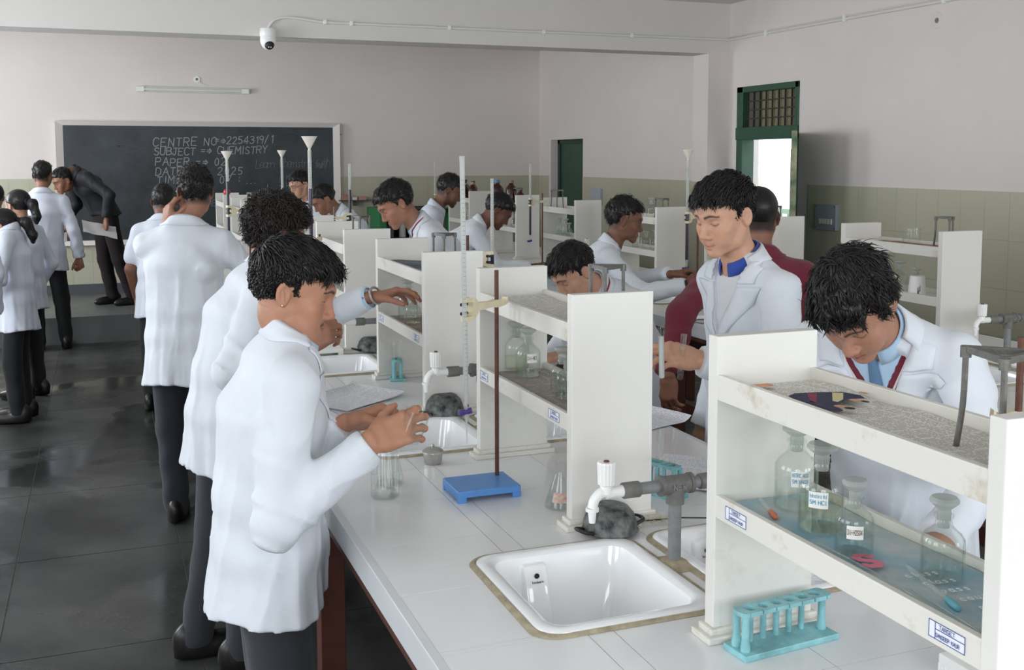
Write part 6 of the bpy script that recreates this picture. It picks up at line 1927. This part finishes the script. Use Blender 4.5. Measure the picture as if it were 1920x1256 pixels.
    cv, cq = nets(vol, 1)
    # per-vertex thinning for far people is in h
    cme = np_mesh('coat', cv, cq, [cm]); co = link(coat or 'coat', cme, root)
    bvh = BVHTree.FromPolygons([tuple(p) for p in cv], [tuple(int(i) for i in q) for q in cq]) if (lapels or pocket or collar) else None
    def drape(p, d, dist=.6, off=.003):
        hit = bvh.ray_cast(Vector(p), Vector(d), dist)
        return (np.array(hit[0]) + np.array(hit[1]) * off) if hit[0] is not None else None
    # collar: a folded band round the neck
    nk = unit(neck - ush); nr = XT; nf_ = np.cross(nr, nk); nf_ = nf_ if nf_[1] > 0 else -nf_
    if head_world is not None or True:
        hcn = hc - upv * .10 - f * .02
    def band(r0, r1, z0, z1, a0, a1, fall, n=26, cent=neck, snap=None, off=.005, drop=.030):
        rows = []
        for j in range(7):
            t = j / 6
            row = []
            for i in range(n + 1):
                a = math.radians(a0 + (a1 - a0) * i / n)       # 180 = back
                w = .5 - .5 * math.cos(a)                      # 1 behind, 0 in front
                if t < .5: tt = t / .5; r = r0 + (r1 - r0) * .18 * tt; z = z0 + (z1 - z0) * math.sin(tt * PI / 2)
                else: tt = (t - .5) / .5; r = r0 + (r1 - r0) * (.18 + .82 * tt); z = z1 - fall * tt * tt
                p = cent + nr * math.sin(a) * r + nf_ * math.cos(a) * r * 1.0 + nk * (z - drop * (1 - w))
                if snap is not None and t > .6:
                    hit = snap.find_nearest(Vector(p), .08)
                    if hit[0] is not None:
                        sp = np.array(hit[0]) + np.array(hit[1]) * (off + .006 * (1 - tt))
                        p = p * (1 - tt) + sp * tt
                row.append(p)
            rows.append(row)
        return np.array(rows)
    if collar:
        a0 = 74 if vneck is not None else 25
        v, q = strip_mesh(band(.068 * k, .104 * k, -.02, .040, a0, 360 - a0, .045, snap=bvh), .003)
        link('collar', np_mesh('collar', v, q, [collar_mat or cm]), root)
    if shirt is not None:
        v, q = strip_mesh(band(.060 * k, .078 * k, -.02, .046 * k, 16, 344, .040, drop=.034), .0022)
        shc = link('shirt_collar', np_mesh('shirt_collar', v, q, [shirt_collar or shirt]), root)
        sv = Vol(np.min([waist, neck], 0) - .22, np.max([waist, neck], 0) + .2, max(h, .010))
        for pr, kk in coatpr(-.013)[1:]: sv.add(pr, kk)
        v, q = nets(sv, 1)
        link('shirt', np_mesh('shirt', v, q, [shirt]), root)
        sb = BVHTree.FromPolygons([tuple(p) for p in v], [tuple(int(i) for i in p) for p in q])
        if vest:
            # V-necked knitted vest with two pale trim stripes
            vv = Vol(np.min([waist, neck], 0) - .22, np.max([waist, neck], 0) + .2, max(h, .009))
            for pr, kk in coatpr(-.0085)[1:]: vv.add(pr, kk)
            v0 = waist + (neck - waist) * .58; Lv2 = np.linalg.norm(neck - waist) * .42; ax2 = unit(neck - waist)
            q = (slice(None),) * 3
            x, y, z = vv.xyz(q); px, py, pz = x - v0[0], y - v0[1], z - v0[2]
            cr = px * XT[0] + py * XT[1] + pz * XT[2]; cu_ = px * ax2[0] + py * ax2[1] + pz * ax2[2]; cf = px * cn[0] + py * cn[1] + pz * cn[2]
            wd = np.maximum(np.maximum(np.abs(cr) - .075 * cu_ / Lv2, -cf), -cu_)
            vv.f = np.maximum(vv.f, -wd)
            v, q = nets(vv, 1)
            vo = link('vest', np_mesh('vest', v, q, [M_MAROON]), root)
            for off, mtx in ((.012, mat('vest_trim', (226, 212, 206), .9)), (.028, MATS['vest_trim'])):
                for sd in (1, -1):
                    rows = []
                    for j in range(14):
                        u_ = j / 13 * .9; row = []
                        for e in (0, .006):
                            p = v0 + ax2 * (Lv2 * u_ - (off + e) * .9) + XT * (sd * (.075 * u_ + (off + e) * .6)) + cn * .35
                            hit = BVHTree.ray_cast(sbv, Vector(p), Vector(-cn), .6) if False else None
                            row.append(p)
                        rows.append(row)
                    rows = np.array(rows)
                    tb = BVHTree.FromPolygons([tuple(p) for p in v], [tuple(int(i) for i in p) for p in q])
                    okk = True
                    for r_ in range(rows.shape[0]):
                        for c_ in range(rows.shape[1]):
                            hit = tb.ray_cast(Vector(rows[r_, c_]), Vector(-cn), .7)
                            if hit[0] is None: rows[r_, c_] = rows[r_ - 1, c_] if r_ else rows[r_, c_] - cn * .25
                            else: rows[r_, c_] = np.array(hit[0]) + cn * .0015
                    tv, tq = strip_mesh(rows, .0015)
                    link('trim_stripe', np_mesh('trim_stripe', tv, tq, [mtx]), vo)
        if tie is not None:
            rows = []
            for j in range(12):
                t = j / 11; p0 = neck - unit(neck - waist) * (.012 + .24 * t) * s + cn * .35
                wd = .017 if j == 0 else .010 + .014 * t
                row = []
                for e in (-1, 0, 1):
                    hit = sb.ray_cast(Vector(p0 + XT * e * wd), Vector(-cn), .7)
                    row.append((np.array(hit[0]) + cn * (.006 if e == 0 else .0035)) if hit[0] is not None else p0 - cn * .27)
                rows.append(row)
            v, q = strip_mesh(np.array(rows), .003)
            link('tie', np_mesh('tie', v, q, [tie]), root)
    if lapels and vneck is not None:
        ax = unit(neck - waist); vert = waist + (neck - waist) * vneck; Lv = np.linalg.norm(neck - waist) * (1 - vneck)
        for sd in (1, -1):
            for part, (u0, u1) in (('lapel', (0.0, .74)), ('lapel_top', (.775, 1.02))):
                rows = []; n = 12; ok = True
                for j in range(n + 1):
                    u_ = u0 + (u1 - u0) * j / n
                    xe = vopen * u_
                    w = (.012 + .085 * (u_ / .74) ** .8) if part == 'lapel' else .060 - .012 * (u_ - .775) / .245
                    row = []
                    for e in range(5):
                        xx = xe + w * e / 4
                        p = vert + ax * (Lv * (u_ + (.05 if (part == 'lapel' and j == n) else 0) * (e / 4) * 0)) + XT * (sd * xx) + cn * .205
                        hit = drape(p, -cn, .4, .0045)
                        if hit is not None and row and np.linalg.norm(hit - row[-1]) > .045: hit = row[-1] + XT * (sd * w / 4) - cn * .004
                        if hit is None: hit = rows[-1][e] if rows else None
                        if hit is None: ok = False; break
                        row.append(hit)
                    if not ok: break
                    rows.append(row)
                if not ok or len(rows) < 3: continue
                v, q = strip_mesh(np.array(rows), .0028, flip=(sd > 0))
                link(part if part == 'lapel' else 'collar_leaf', np_mesh(part, v, q, [cm]), root)
    if pocket:
        for sd in (1, -1):
            c0 = hip + V3(sd * .5, .05, -.04)
            rows = []
            for j in range(9):
                row = []
                for e in range(7):
                    p = V3(sd * .55, hip[1] - .005 + .125 * e / 6, hip[2] - .03 - .15 * j / 8)
                    row.append(drape(p, V3(-sd, 0, 0), .8, .002))
                rows.append(row)
            if any(r is None for row in rows for r in row): continue
            v, q = strip_mesh(np.array(rows), .0022, flip=(sd < 0))
            link('pocket', np_mesh('pocket', v, q, [cm]), root)
    # ---- trousers and shoes
    tm = trousers or M_TROU
    if hemz > .2:
        legs_ = {}
        tv = Vol(V3(-.32, -.45, .03) + V3(0, min(0, hip[1]), 0), V3(.32, .45, hip[2] + .08) + V3(0, max(0, hip[1]), 0), max(h * 1.5, .012))
        tv.add(econe(hip + V3(0, 0, .06), hip - V3(0, 0, .05), X, .140 * k * slim, .100 * k * slim, .145 * k * slim, .104 * k * slim))
        for i, sd in enumerate((1, -1)):
            lx, ly = legs[i]
            top = hip + V3(sd * .085 * s, 0, -.05); ank = V3(lx, ly, .085); kn = (top * .48 + ank * .52) + V3(sd * .008, .025, 0)
            tv.add(cap(top, kn, .086 * k * slim, .074 * k * slim), .05); tv.add(cap(kn, ank - V3(0, 0, .015), .072 * k * slim, .060 * k), .02)
            legs_[sd] = ank
        pz = rs.uniform(0, 6)
        tv.mod(lambda x, y, z: .003 * np.sin(38 * z + 12 * x + 9 * y + pz + 2 * np.sin(30 * x)) * np.clip((.55 - z) / .3, .25, 1))
        tv.keep(lambda x, y, z: (.045 - z) + 0 * x + 0 * y)
        v, q = nets(tv, 1)
        link('trousers', np_mesh('trousers', v, q, [tm]), root)
        for sd in (1, -1):
            a = legs_[sd]
            fv = Vol(V3(a[0] - .07, a[1] - .11, -.01), V3(a[0] + .07, a[1] + .23, .13), .011)
            fv.add(ell(a + V3(0, .075, -.055), (.045, .125, .050))); fv.add(ell(a + V3(0, -.02, -.03), (.040, .065, .075)), .03); fv.add(ell(a + V3(0, .05, -.082), (.050, .145, .022)), .004)
            fv.keep(lambda x, y, z: (.002 - z) + 0 * x + 0 * y)
            v, q = nets(fv, 1)
            link('shoe', np_mesh('shoe', v, q, [M_SHOE]), root)
    # ---- body: head with neck, hands with forearms, and the trunk and limbs inside the clothes, one mesh
    VV, QQ, CC = [], [], []
    off = 0
    def push(v, q, c):
        nonlocal off
        VV.append(v); QQ.append(q + off); CC.append(c); off += len(v)
    hv = Vol((-.10, -.16, -.235), (.10, .135, .14), headh)
    head_prims(hv)
    nl = (HM.T @ (neck - hc)) / hs; ul = (HM.T @ (ush - hc)) / hs
    hv.add(cap((0, -.022, -.030), (0, -.012, -.075), .049, .047), .03)
    hv.add(cap((0, -.014, -.060), nl + 0, .0465, .053), .025)
    hv.add(cap(nl, nl + (ul - nl) * .5, .056, .07), .03)
    v, q = nets(hv, 1)
    fc = dict(brow=1.0); fc.update(face or {})
    c = head_colors(v, tone, **fc)
    push(toL(v), q, c)
    hv_, hQ = hair_cap(hair, max(headh, .0052), rnd)
    base = np.array(srgb(*tone)[:3])
    for sd in (1, -1):
        el, wr, fd, bk, cu, spec = arm[sd]
        fr = frame_from(fd, bk)
        # forearm follows the elbow direction near the wrist; blend by aligning hand frame
        v, q, c = hand_mesh(cu, sd > 0, hh, fore=.03, tone=tone, thumb_out=spec.get('thumb', 38), spread=spec.get('spread', 1.0))
        v = v * (.97 * s ** .5)
        push((fr @ v.T).T + wr, q, c)
        # forearm into the sleeve
        av = Vol(np.minimum(el, wr) - .07, np.maximum(el, wr) + .07, max(hh * 2, .007))
        ua = unit(wr - el)
        av.add(cap(el + (wr - el) * .25, wr - fr[:, 1] * .012, .033 * s, .0175 * s))
        if short_sleeves: av.add(cap(sh[sd] + (el - sh[sd]) * .4, el, .040, .036), .02); av.add(cap(el, wr, .036, .024), .02)
        v, q = nets(av, 1)
        if len(v): push(v, q, np.tile(base, (len(v), 1)))
    bv = Vol(np.min([hip, neck, sh[1], sh[-1], V3(-.2, -.15, .05)], 0) - .15, np.max([neck, sh[1], sh[-1], V3(.2, .15, .5)], 0) + .12, .024)
    for pr, kk in coatpr(-.045)[2:]: bv.add(pr, .03)
    bv.add(cap(hip, waist, .08, .08), .04)
    for sd in (1, -1):
        bv.add(cap(sh[sd], arm[sd][0], .034, .03), .02)
        if hemz > .2: bv.add(cap(hip + V3(sd * .085 * s, 0, 0), legs_[sd] + (hip - legs_[sd]) * V3(.1, .5, .5), .034, .030), .0); bv.add(cap(legs_[sd] + (hip - legs_[sd]) * V3(.1, .5, .5), legs_[sd], .030, .026), .0)
    v, q = nets(bv)
    push(v, q, np.tile(base, (len(v), 1)))
    body = link('body', np_mesh('body', np.concatenate(VV), np.concatenate(QQ), [M_SKIN], cols=np.concatenate(CC)), root)
    # ---- hair
    hm = hair_mat or M_HAIR
    pv, pq = [hv_], [hQ]
    if locks:
        lv, lq = hair_locks(hv_, hQ, hair, locks, rnd); pv.append(lv); pq.append(lq + len(hv_))
    link('hair', np_mesh('hair', toL(np.concatenate(pv)), np.concatenate(pq), [hm]), root)
    if ponytail:
        tv = Vol((-.09, -.27, -.19), (.09, -.05, .06), .006)
        d0, d1, d2 = V3(0, -.105, .02), V3(.01, -.165, .0), V3(.015, -.19, -.10)
        tv.add(cap(d0, d1, .018, .034)); tv.add(cap(d1, d2, .036, .030), .03); tv.add(cap(d2, d2 + V3(0, .01, -.045), .030, .016), .02)
        tv.mod(lambda x, y, z: .003 * np.sin(160 * x + 60 * y) * np.sin(40 * z + 90 * y))
        v, q = nets(tv, 1)
        link('ponytail', np_mesh('ponytail', toL(v), q, [hm]), root)
        bm = bmesh.new(); add_lathe(bm, [(.016, -.006), (.022, -.004), (.022, .004), (.016, .006)], 14, M=Matrix.Translation((0, -.112, .02)) @ Matrix.Rotation(PI / 2, 4, 'X'))
        o = bm_obj('hair_tie', bm, mat('hair_tie_cloth', (30, 34, 60), .8), root, smooth=True)
        o.matrix_local = Matrix(((*HM[0], hc[0]), (*HM[1], hc[1]), (*HM[2], hc[2]), (0, 0, 0, 1)))
    if glasses is not None:
        bm = bmesh.new()
        for sd in (-1, 1):
            cx = sd * .033
            ring = [(cx + .0235 * math.copysign(abs(math.cos(a)) ** .7, math.cos(a)), .092 - .05 * abs(abs(cx + .0235 * math.cos(a)) - .0) ** 1.0 * .35, -.003 + .0185 * math.copysign(abs(math.sin(a)) ** .7, math.sin(a))) for a in [2 * PI * i / 22 for i in range(23)]]
            add_tube(bm, ring, .0016, 6)
            add_tube(bm, [(sd * .057, .082, .006), (sd * .075, .060, .008), (sd * .080, -.002, .006), (sd * .080, -.020, -.006)], .0018, 6)
        add_tube(bm, [(-.010, .096, .002), (0, .099, .005), (.010, .096, .002)], .0016, 6)
        o = bm_obj('spectacles', bm, glasses, root, smooth=True)
        Mh = Matrix(((*HM[0] * hs, hc[0]), (*HM[1] * hs, hc[1]), (*HM[2] * hs, hc[2]), (0, 0, 0, 1)))
        o.matrix_local = Mh
        bm = bmesh.new()
        for sd in (-1, 1):
            cx = sd * .033
            bm.faces.new([bm.verts.new((cx + .0235 * math.cos(a), .0915 - .0175 * abs(cx + .0235 * math.cos(a)), -.003 + .0185 * math.sin(a))) for a in [2 * PI * i / 20 for i in range(20)]])
        o2 = bm_obj('lens', bm, M_GLASS, o)
    if lanyard:
        pts = []
        for i in range(45):
            a = math.radians(30 + 300 * i / 44); w = .5 - .5 * math.cos(a)
            p = neck + nr * math.sin(a) * .083 + nf_ * math.cos(a) * .085 + nk * (.02 * w)
            if bvh is not None:
                hit = bvh.find_nearest(Vector(p)); p = np.array(hit[0]) + np.array(hit[1]) * .007
            pts.append(p)
        lowp = drape(waist + (neck - waist) * .3 + cn * .4, -cn, .8, .006)
        if lowp is not None: pts = [lowp] + pts + [lowp]
        link('lanyard', tube_mesh(pts, .0035, mat('crimson_lanyard', (150, 30, 52), .7)), root)
    info = dict(root=root, W=W, toworld=lambda p: Rw @ np.asarray(p, float) + loc_, arm=arm, hc=hc, HM=HM, hs=hs, neck=neck, waist=waist, cn=cn, XT=XT)
    return info
def tube_mesh(pts, r, mt):
    bm = bmesh.new(); add_tube(bm, pts, r, 8); me = bpy.data.meshes.new('strap'); bm.to_mesh(me); bm.free(); me.materials.append(mt)
    return me
# ------------------------------------------------------------------ the people
R_ = math.radians
H = 0.0065
# student at the front bench, in profile, pouring at the sink
P1 = person('student in white lab coat at front left, head bowed, holding a glass dish', (.335, 2.455, 0), R_(-2), arms=1.12, s=.886, lean=4, hunch=17, head=(12, 19, 0), head_world=(.405, 2.465, 1.403),
  tone=(178, 124, 96), hair='short', locks=4200, h=.006, hh=.0026, headh=.0024, build=1.08, slim=1.06,
  hands={'R': dict(w=(.535, 2.225, 1.095), pole=(.2, -.25, -1), curl=((26, 30, 14), (26, 32, 16), (30, 34, 18), (30, 34, 18), (16, 14)), fd=(1, .10, .30), back=(-.25, -1, .45), spread=1.3), 'L': dict(w=(.520, 2.40, 1.098), pole=(-.3, -.6, -1), curl='grip', fd=(1, -.35, .30), back=(-.1, .7, .8))},
  hem=.685, vneck=.42, shirt=M_SHIRT, tie=M_MAROON, seed=3, pocket=True, face=dict(moustache=.85, eye=.0022, stubble=.12))
P2 = person('curly haired student in lab coat behind the front one, reaching into a shelf unit', (.365, 3.62, 0), R_(5), s=.93, lean=13, hunch=22, head=(-14, 22, 0), head_world=(.548, 3.655, 1.455),
  tone=(150, 102, 78), hair='curly', hair_mat=M_HAIR2, locks=2400, h=.0078, hh=.0036, headh=.0048,
  hands={'L': dict(w=(.842, 3.515, 1.238), pole=(-.6, -.2, -1), curl='relaxed', fd=(1, -.12, .22), back=(-.2, .3, 1)), 'R': dict(w=(.578, 3.30, 1.125), pole=(.5, -.4, -1), curl='grip', fd=(.9, -.1, .5), back=(-.3, -.8, .5))},
  hem=.69, vneck=.4, shirt=M_SHIRT, lapels=False, seed=8, legs=((.08, .02), (-.09, -.10)), shirt_cuff=True)
P3 = person('tall student seen from behind in a white coat, hand raised to white spectacles', (.345, 5.07, 0), R_(76), s=.96, arms=1.1, lean=2, hunch=8, head=(-20, 8, 0), head_world=(.405, 5.14, 1.553),
  tone=(158, 108, 84), hair='fade', locks=1300, h=.009, hh=.0035, headh=.0048, build=1.0, skirt_flare=1.02,
  hands={'L': dict(w=(.275, 5.10, 1.405), pole=(-.25, -.1, -1), curl='cup', fd=(.15, .25, 1), back=(-1, -.4, .1)), 'R': dict(w=(.60, 5.33, 1.06), pole=(1, -.25, -.7), curl='relaxed')},
  hem=.685, seed=5, back_seam=True, trousers=M_TROUN, legs=((.10, -.03), (-.085, .10)), glasses=mat('white_frame', (226, 228, 230), .3), face=dict(scalp=.75))
P4 = person('student seen from behind in a short sleeved white coat, left of the tall one', None, R_(70), s=None, lean=6, hunch=14, head=(-10, 14, 0), head_world=(.40, 7.72, 1.415),
  tone=(128, 84, 64), hair='fade', locks=260, h=.010, hh=.0045, headh=.006, short_sleeves=True, hem=.64, seed=12, trousers=M_TROUB, back_seam=True, face=dict(scalp=.75), coat_mat=M_COATB)
P5 = person('student seen from behind in white coat and black trousers before the blackboard', None, R_(88), s=None, lean=1, hunch=8, head=(14, 6, 0), head_world=(-.475, 10.42, 1.565),
  tone=(150, 102, 78), hair='fade', locks=200, h=.011, hh=.005, headh=.006, hem=.72, seed=15, trousers=M_TROUB, coat_mat=M_COATB, face=dict(scalp=.8), legs=((.15, .08), (-.07, .0)), hands={'R': dict(rel=(.13, -.03, -.53), pole=(.6, -1, 0), curl='fist')})
P6 = person('man in dark navy jacket bending over to the left with a paper in his hand', None, R_(205), s=.98, lean=36, hunch=14, head=(0, 26, 0), head_world=(-.33, 11.20, 1.50), base_z=ZP,
  tone=(140, 94, 72), hair='fade', locks=160, h=.012, hh=.005, headh=.006, hem=.90, seed=17, trousers=M_TROUM, coat_mat=M_NAVY, legs=((.10, -.10), (-.12, -.2)), hands={'L': dict(w=(.04, 11.02, 1.10), pole=(-1, -.6, -.2), curl='grip', fd=(-.2, -.1, -1)), 'R': dict(rel=(.0, .10, -.48), curl='relaxed')}, face=dict(scalp=.6))
P7 = person('girl with black ponytail in white coat, behind the girl at the left edge', None, R_(150), s=None, lean=1, hunch=6, head=(20, 6, 0), head_world=(-.55, 8.35, 1.375),
  tone=(178, 128, 102), hair='tied', locks=200, h=.010, hh=.0045, headh=.006, hem=.64, seed=21, trousers=M_TROUB, coat_mat=M_COATB, slim=.94, ponytail=True, hands={'L': dict(rel=(-.10, .0, -.50), pole=(-.5, -1, 0)), 'R': dict(rel=(.05, .05, -.5))})
P8 = person('girl with long ponytail at the left edge, facing left in a white coat', None, R_(170), s=None, lean=2, hunch=8, head=(0, 10, 0), head_world=(-.605, 7.62, 1.272),
  tone=(168, 118, 94), hair='tied', locks=240, h=.010, hh=.0045, headh=.006, hem=.60, seed=23, trousers=M_TROUB, coat_mat=M_COATB, slim=.94, ponytail=True, shirt=None, hands={'L': dict(rel=(-.05, .28, -.36), pole=(-.5, -1, -.4)), 'R': dict(rel=(.05, .25, -.34), pole=(.5, -1, -.4))})
P9 = person('dark haired student at the extreme left edge behind the two girls', None, R_(110), s=None, lean=0, hunch=5, head=(0, 5, 0), head_world=(-.80, 9.5, 1.40),
  tone=(160, 112, 88), hair='tied', locks=80, h=.014, hh=.006, headh=.006, hem=.66, seed=27, trousers=M_TROUB, coat_mat=M_COATB, slim=.95)
P10 = person('student cut off by the left edge, only coat edge and a dark shoe showing', None, R_(100), s=1.0, lean=0, hunch=5, head=(0, 5, 0), head_world=(-.79, 6.36, 1.57),
  tone=(160, 112, 88), hair='fade', locks=80, h=.014, hh=.006, headh=.006, hem=.60, seed=29, trousers=M_TROUB, coat_mat=M_COATB)
P11 = person('student with spectacles looking down before the right end of the blackboard', None, R_(200), s=None, lean=14, hunch=20, head=(0, 24, 0), head_world=(1.62, 9.35, 1.485),
  tone=(186, 138, 112), hair='short', locks=200, h=.012, hh=.006, headh=.006, hem=.66, seed=31, glasses=M_IRON)
P12 = person('student bowed low behind the burettes, facing left, near the blackboard', None, R_(176), s=None, lean=18, hunch=26, head=(-6, 38, 0), head_world=(1.60, 8.20, 1.395),
  tone=(140, 94, 72), hair='short', locks=300, h=.011, hh=.006, headh=.006, hem=.66, seed=33, vneck=.4, shirt=M_SHIRT)
P13 = person('student with crimson lanyard and blue tie looking down, facing left', None, R_(172), s=None, lean=14, hunch=28, head=(-4, 36, 0), head_world=(1.445, 5.46, 1.470),
  tone=(158, 108, 84), hair='fringe', locks=900, h=.0095, hh=.005, headh=.0042, hem=.66, seed=35, vneck=.42, shirt=M_SHIRT, tie=mat('blue_tie', (70, 130, 196), .7), lanyard=True, hands={'L': dict(rel=(.02, .34, -.36), pole=(-.5, -.4, -1)), 'R': dict(rel=(.02, .34, -.36), pole=(.5, -.4, -1))}, face=dict(scalp=.3))
P14 = person('bearded student farther back, facing right, behind the one with the lanyard', None, R_(-14), s=None, lean=8, hunch=22, head=(0, 28, 0), head_world=(2.43, 7.65, 1.470),
  tone=(120, 80, 60), hair='fade', locks=300, h=.010, hh=.005, headh=.006, hem=.66, seed=37, face=dict(scalp=.85, stubble=.8, moustache=.6), coat_mat=M_COATB)
P15 = person('student bending forward to the right at the second bench, fringe hanging', None, R_(-12), s=None, lean=22, hunch=28, head=(4, 40, 0), head_world=(2.49, 6.76, 1.358),
  tone=(112, 72, 54), hair='fringe', locks=500, h=.010, hh=.0045, headh=.006, hem=.66, lapels=False, seed=39, vneck=.42, shirt=M_SHIRT, hands={'R': dict(w=(2.62, 6.45, 1.00), pole=(.4, -.5, -1), curl='relaxed', fd=(1, -.1, .1), back=(0, -.3, 1)), 'L': dict(rel=(.05, .40, -.36), pole=(-.4, -.4, -1))})
P16 = person('spectacled student in profile facing right with a dark wristwatch', None, R_(-18), s=None, lean=8, hunch=24, head=(0, 14, 0), head_world=(2.505, 4.93, 1.390),
  tone=(122, 80, 60), hair='fade', locks=900, h=.0095, hh=.0042, headh=.0044, hem=.66, lapels=False, seed=41, vneck=.42, shirt=M_SHIRT, glasses=M_IRON, face=dict(scalp=.5, moustache=.4, eye=.002), hands={'R': dict(w=(2.655, 4.53, 1.085), pole=(.4, -.5, -1), curl='grip', fd=(1, -.2, .35), back=(-.3, -.8, .4)), 'L': dict(w=(2.66, 4.70, 1.125), pole=(-.4, -.4, -1), curl='grip', fd=(1, -.3, .2), back=(0, .3, 1))})
P17 = person('student bent down behind the middle shelf unit, face half hidden by a tripod', None, R_(196), s=None, lean=26, hunch=30, head=(6, 38, 0), head_world=(1.745, 3.87, 1.255),
  tone=(196, 146, 120), hair='fringe', locks=1300, h=.009, hh=.005, headh=.0030, hem=.66, seed=43, vneck=.42, shirt=M_SHIRTG, vest=False, tie=M_MAROON, lanyard=True, face=dict(eye=.0018), hands={'L': dict(w=(1.60, 3.62, .98), pole=(-.7, -.4, -1), curl='relaxed', fd=(-1, 0, -.2)), 'R': dict(rel=(.0, .36, -.36), pole=(.4, -.4, -1))})
P18 = person('student with open white coat and royal blue collar holding test tubes, facing left', None, R_(182), s=None, lean=2, hunch=16, head=(-12, 18, 0), head_world=(1.765, 2.80, 1.532),
  tone=(196, 146, 118), hair='fringe', locks=3600, h=.0068, hh=.003, headh=.0025, hem=.66, seed=45, vneck=.40, vopen=.085, shirt=M_SHIRTG, shirt_collar=M_ROYAL, face=dict(eye=.0, moustache=.15), hands={'L': dict(w=(1.548, 2.585, 1.140), pole=(-.5, -.5, -1), curl='pinch', fd=(-1, .1, .25), back=(.1, -.75, .6)), 'R': dict(rel=(.05, .02, -.53), pole=(.3, -1, -.2))})
P19 = person('student in maroon blazer with shaved neck seen from behind', None, R_(62), s=None, lean=1, hunch=8, head=(-4, 6, 0), head_world=(2.345, 3.49, 1.480),
  tone=(140, 92, 70), hair='buzz', locks=0, h=.0085, hh=.004, headh=.006, hem=.72, seed=47, coat_mat=M_MAROON, shirt=None, collar_mat=None, trousers=M_TROUB, face=dict(scalp=.9), build=1.04, hands={'L': dict(w=(1.875, 3.33, .925), pole=(-.7, -.8, 0), curl='relaxed', fd=(.05, .1, -1), back=(-1, -.4, 0)), 'R': dict(rel=(.12, .02, -.50), pole=(.8, -1, 0))})
P20 = person('student bent over the bench at right, black mop of hair hiding the face, maroon vest', None, R_(212), s=None, lean=26, hunch=26, head=(2, 52, -6), head_world=(1.552, 1.925, 1.378),
  tone=(168, 118, 94), hair='mop', locks=5200, h=.0068, hh=.0032, headh=.0028, hem=.66, seed=49, vneck=.36, vopen=.088, shirt=M_SHIRT, vest=True, tie=mat('slate_tie', (96, 128, 160), .7), hands={'L': dict(w=(1.555, 1.66, .925), pole=(-.8, -.6, -.6), curl='relaxed', fd=(-1, .1, -.15), back=(0, -.2, 1)), 'R': dict(rel=(.0, .38, -.36), pole=(.5, -.4, -1))})
# ------------------------------------------------------------------ things held in hands, bangles, watches
def to_world(P, p): return P['toworld'](p)
# glass dish in the front student's hands
t = thing('glass_dish', 'small clear glass beaker held by the front student in both hands', 'beaker', (.612, 2.24, 1.085))
t.rotation_euler = (.12, .35, 0)
lathe('dish_glass', [(0, .002), (.026, 0), (.028, .003), (.028, .066), (.030, .070), (.0265, .068), (.0262, .005), (0, .004)], M_GLASS, t, 28)
# test tubes held by the student at right
make_test_tube('test tube with milky contents held between fingers, left of two', (1.428, 2.572, 1.095), .145, .0088, (.02, -.04, 0), None, (mat('milky_liquid', (222, 222, 220), .3), .12))
make_test_tube('test tube with dark residue held low in the same hand, right of two', (1.492, 2.585, 1.085), .130, .0085, (.05, .06, 0), None, (mat('dark_residue', (70, 50, 40), .4), .016))
def bangle(P, sd, r, tr, mt, name, along=.02, label=None):
    el, wr, fd, bk, cu, sp = P['arm'][sd]
    ax = unit(wr - el); c = wr - ax * along
    q = Vector(ax).to_track_quat('Z', 'Y')
    bm = bmesh.new()
    pts = [q @ Vector((r * math.cos(a), r * math.sin(a) * .82, 0)) + Vector(c) for a in [2 * PI * i / 24 for i in range(25)]]
    add_tube(bm, pts, tr, 8)
    o = bm_obj(name, bm, mt, P['root'], smooth=True)
    if label: o['label'] = label
bangle(P2, -1, .035, .0042, M_CHROME, 'steel_bangle', -.016)
bangle(P2, 1, .030, .0035, M_DARKRUB, 'thread_bracelet', .008)
bangle(P16, 1, .030, .006, M_DARKRUB, 'wristwatch', .006)
bangle(P19, -1, .030, .005, M_DARKRUB, 'wrist_band', .01)
bangle(P5, 1, .031, .004, mat('red_thread', (150, 40, 40), .8), 'thread_bracelet', .01)
def cuff(P, sd, mt, name, ext=.022, r=.037):
    el, wr, fd, bk, cu, sp = P['arm'][sd]
    ax = unit(wr - el); c0 = wr - ax * (.012 + .03); c1 = wr - ax * (.012 - ext)
    L = float(np.linalg.norm(c1 - c0))
    bm = bmesh.new(); add_lathe(bm, [(r, 0), (r, L), (r - .0015, L + .001), (r - .003, L), (r - .004, 0)], 20, M=Matrix.Translation(Vector(c0)) @ Vector(ax).to_track_quat('Z', 'Y').to_matrix().to_4x4())
    bm_obj(name, bm, mt, P['root'], smooth=True)
cuff(P2, -1, M_SHIRT, 'shirt_cuff', .004, .037)
# ear stud of the front student
el = P1['HM'] @ (V3(.082, -.008, -.034) * P1['hs']) + P1['hc']
bm = bmesh.new(); bmesh.ops.create_uvsphere(bm, u_segments=10, v_segments=8, radius=.0026, matrix=Matrix.Translation(el)); bm_obj('ear_stud', bm, mat('bright_stud', (230, 228, 220), .15, metal=.8), P1['root'], smooth=True)
# paper held by the bending man
t = thing('paper_sheet', 'white sheet of paper in the bending man\'s hand', 'paper', (-.02, 10.98, 1.03), .2)
bm = bmesh.new(); make_sheet(bm, -.16, .16, -.11, .11, 0, .012, 10, 8, seed=4)
o = bm_obj('sheet', bm, mat('plain_paper', (226, 226, 228), .8), t, smooth=True); t.rotation_euler = (.5, .25, .2)
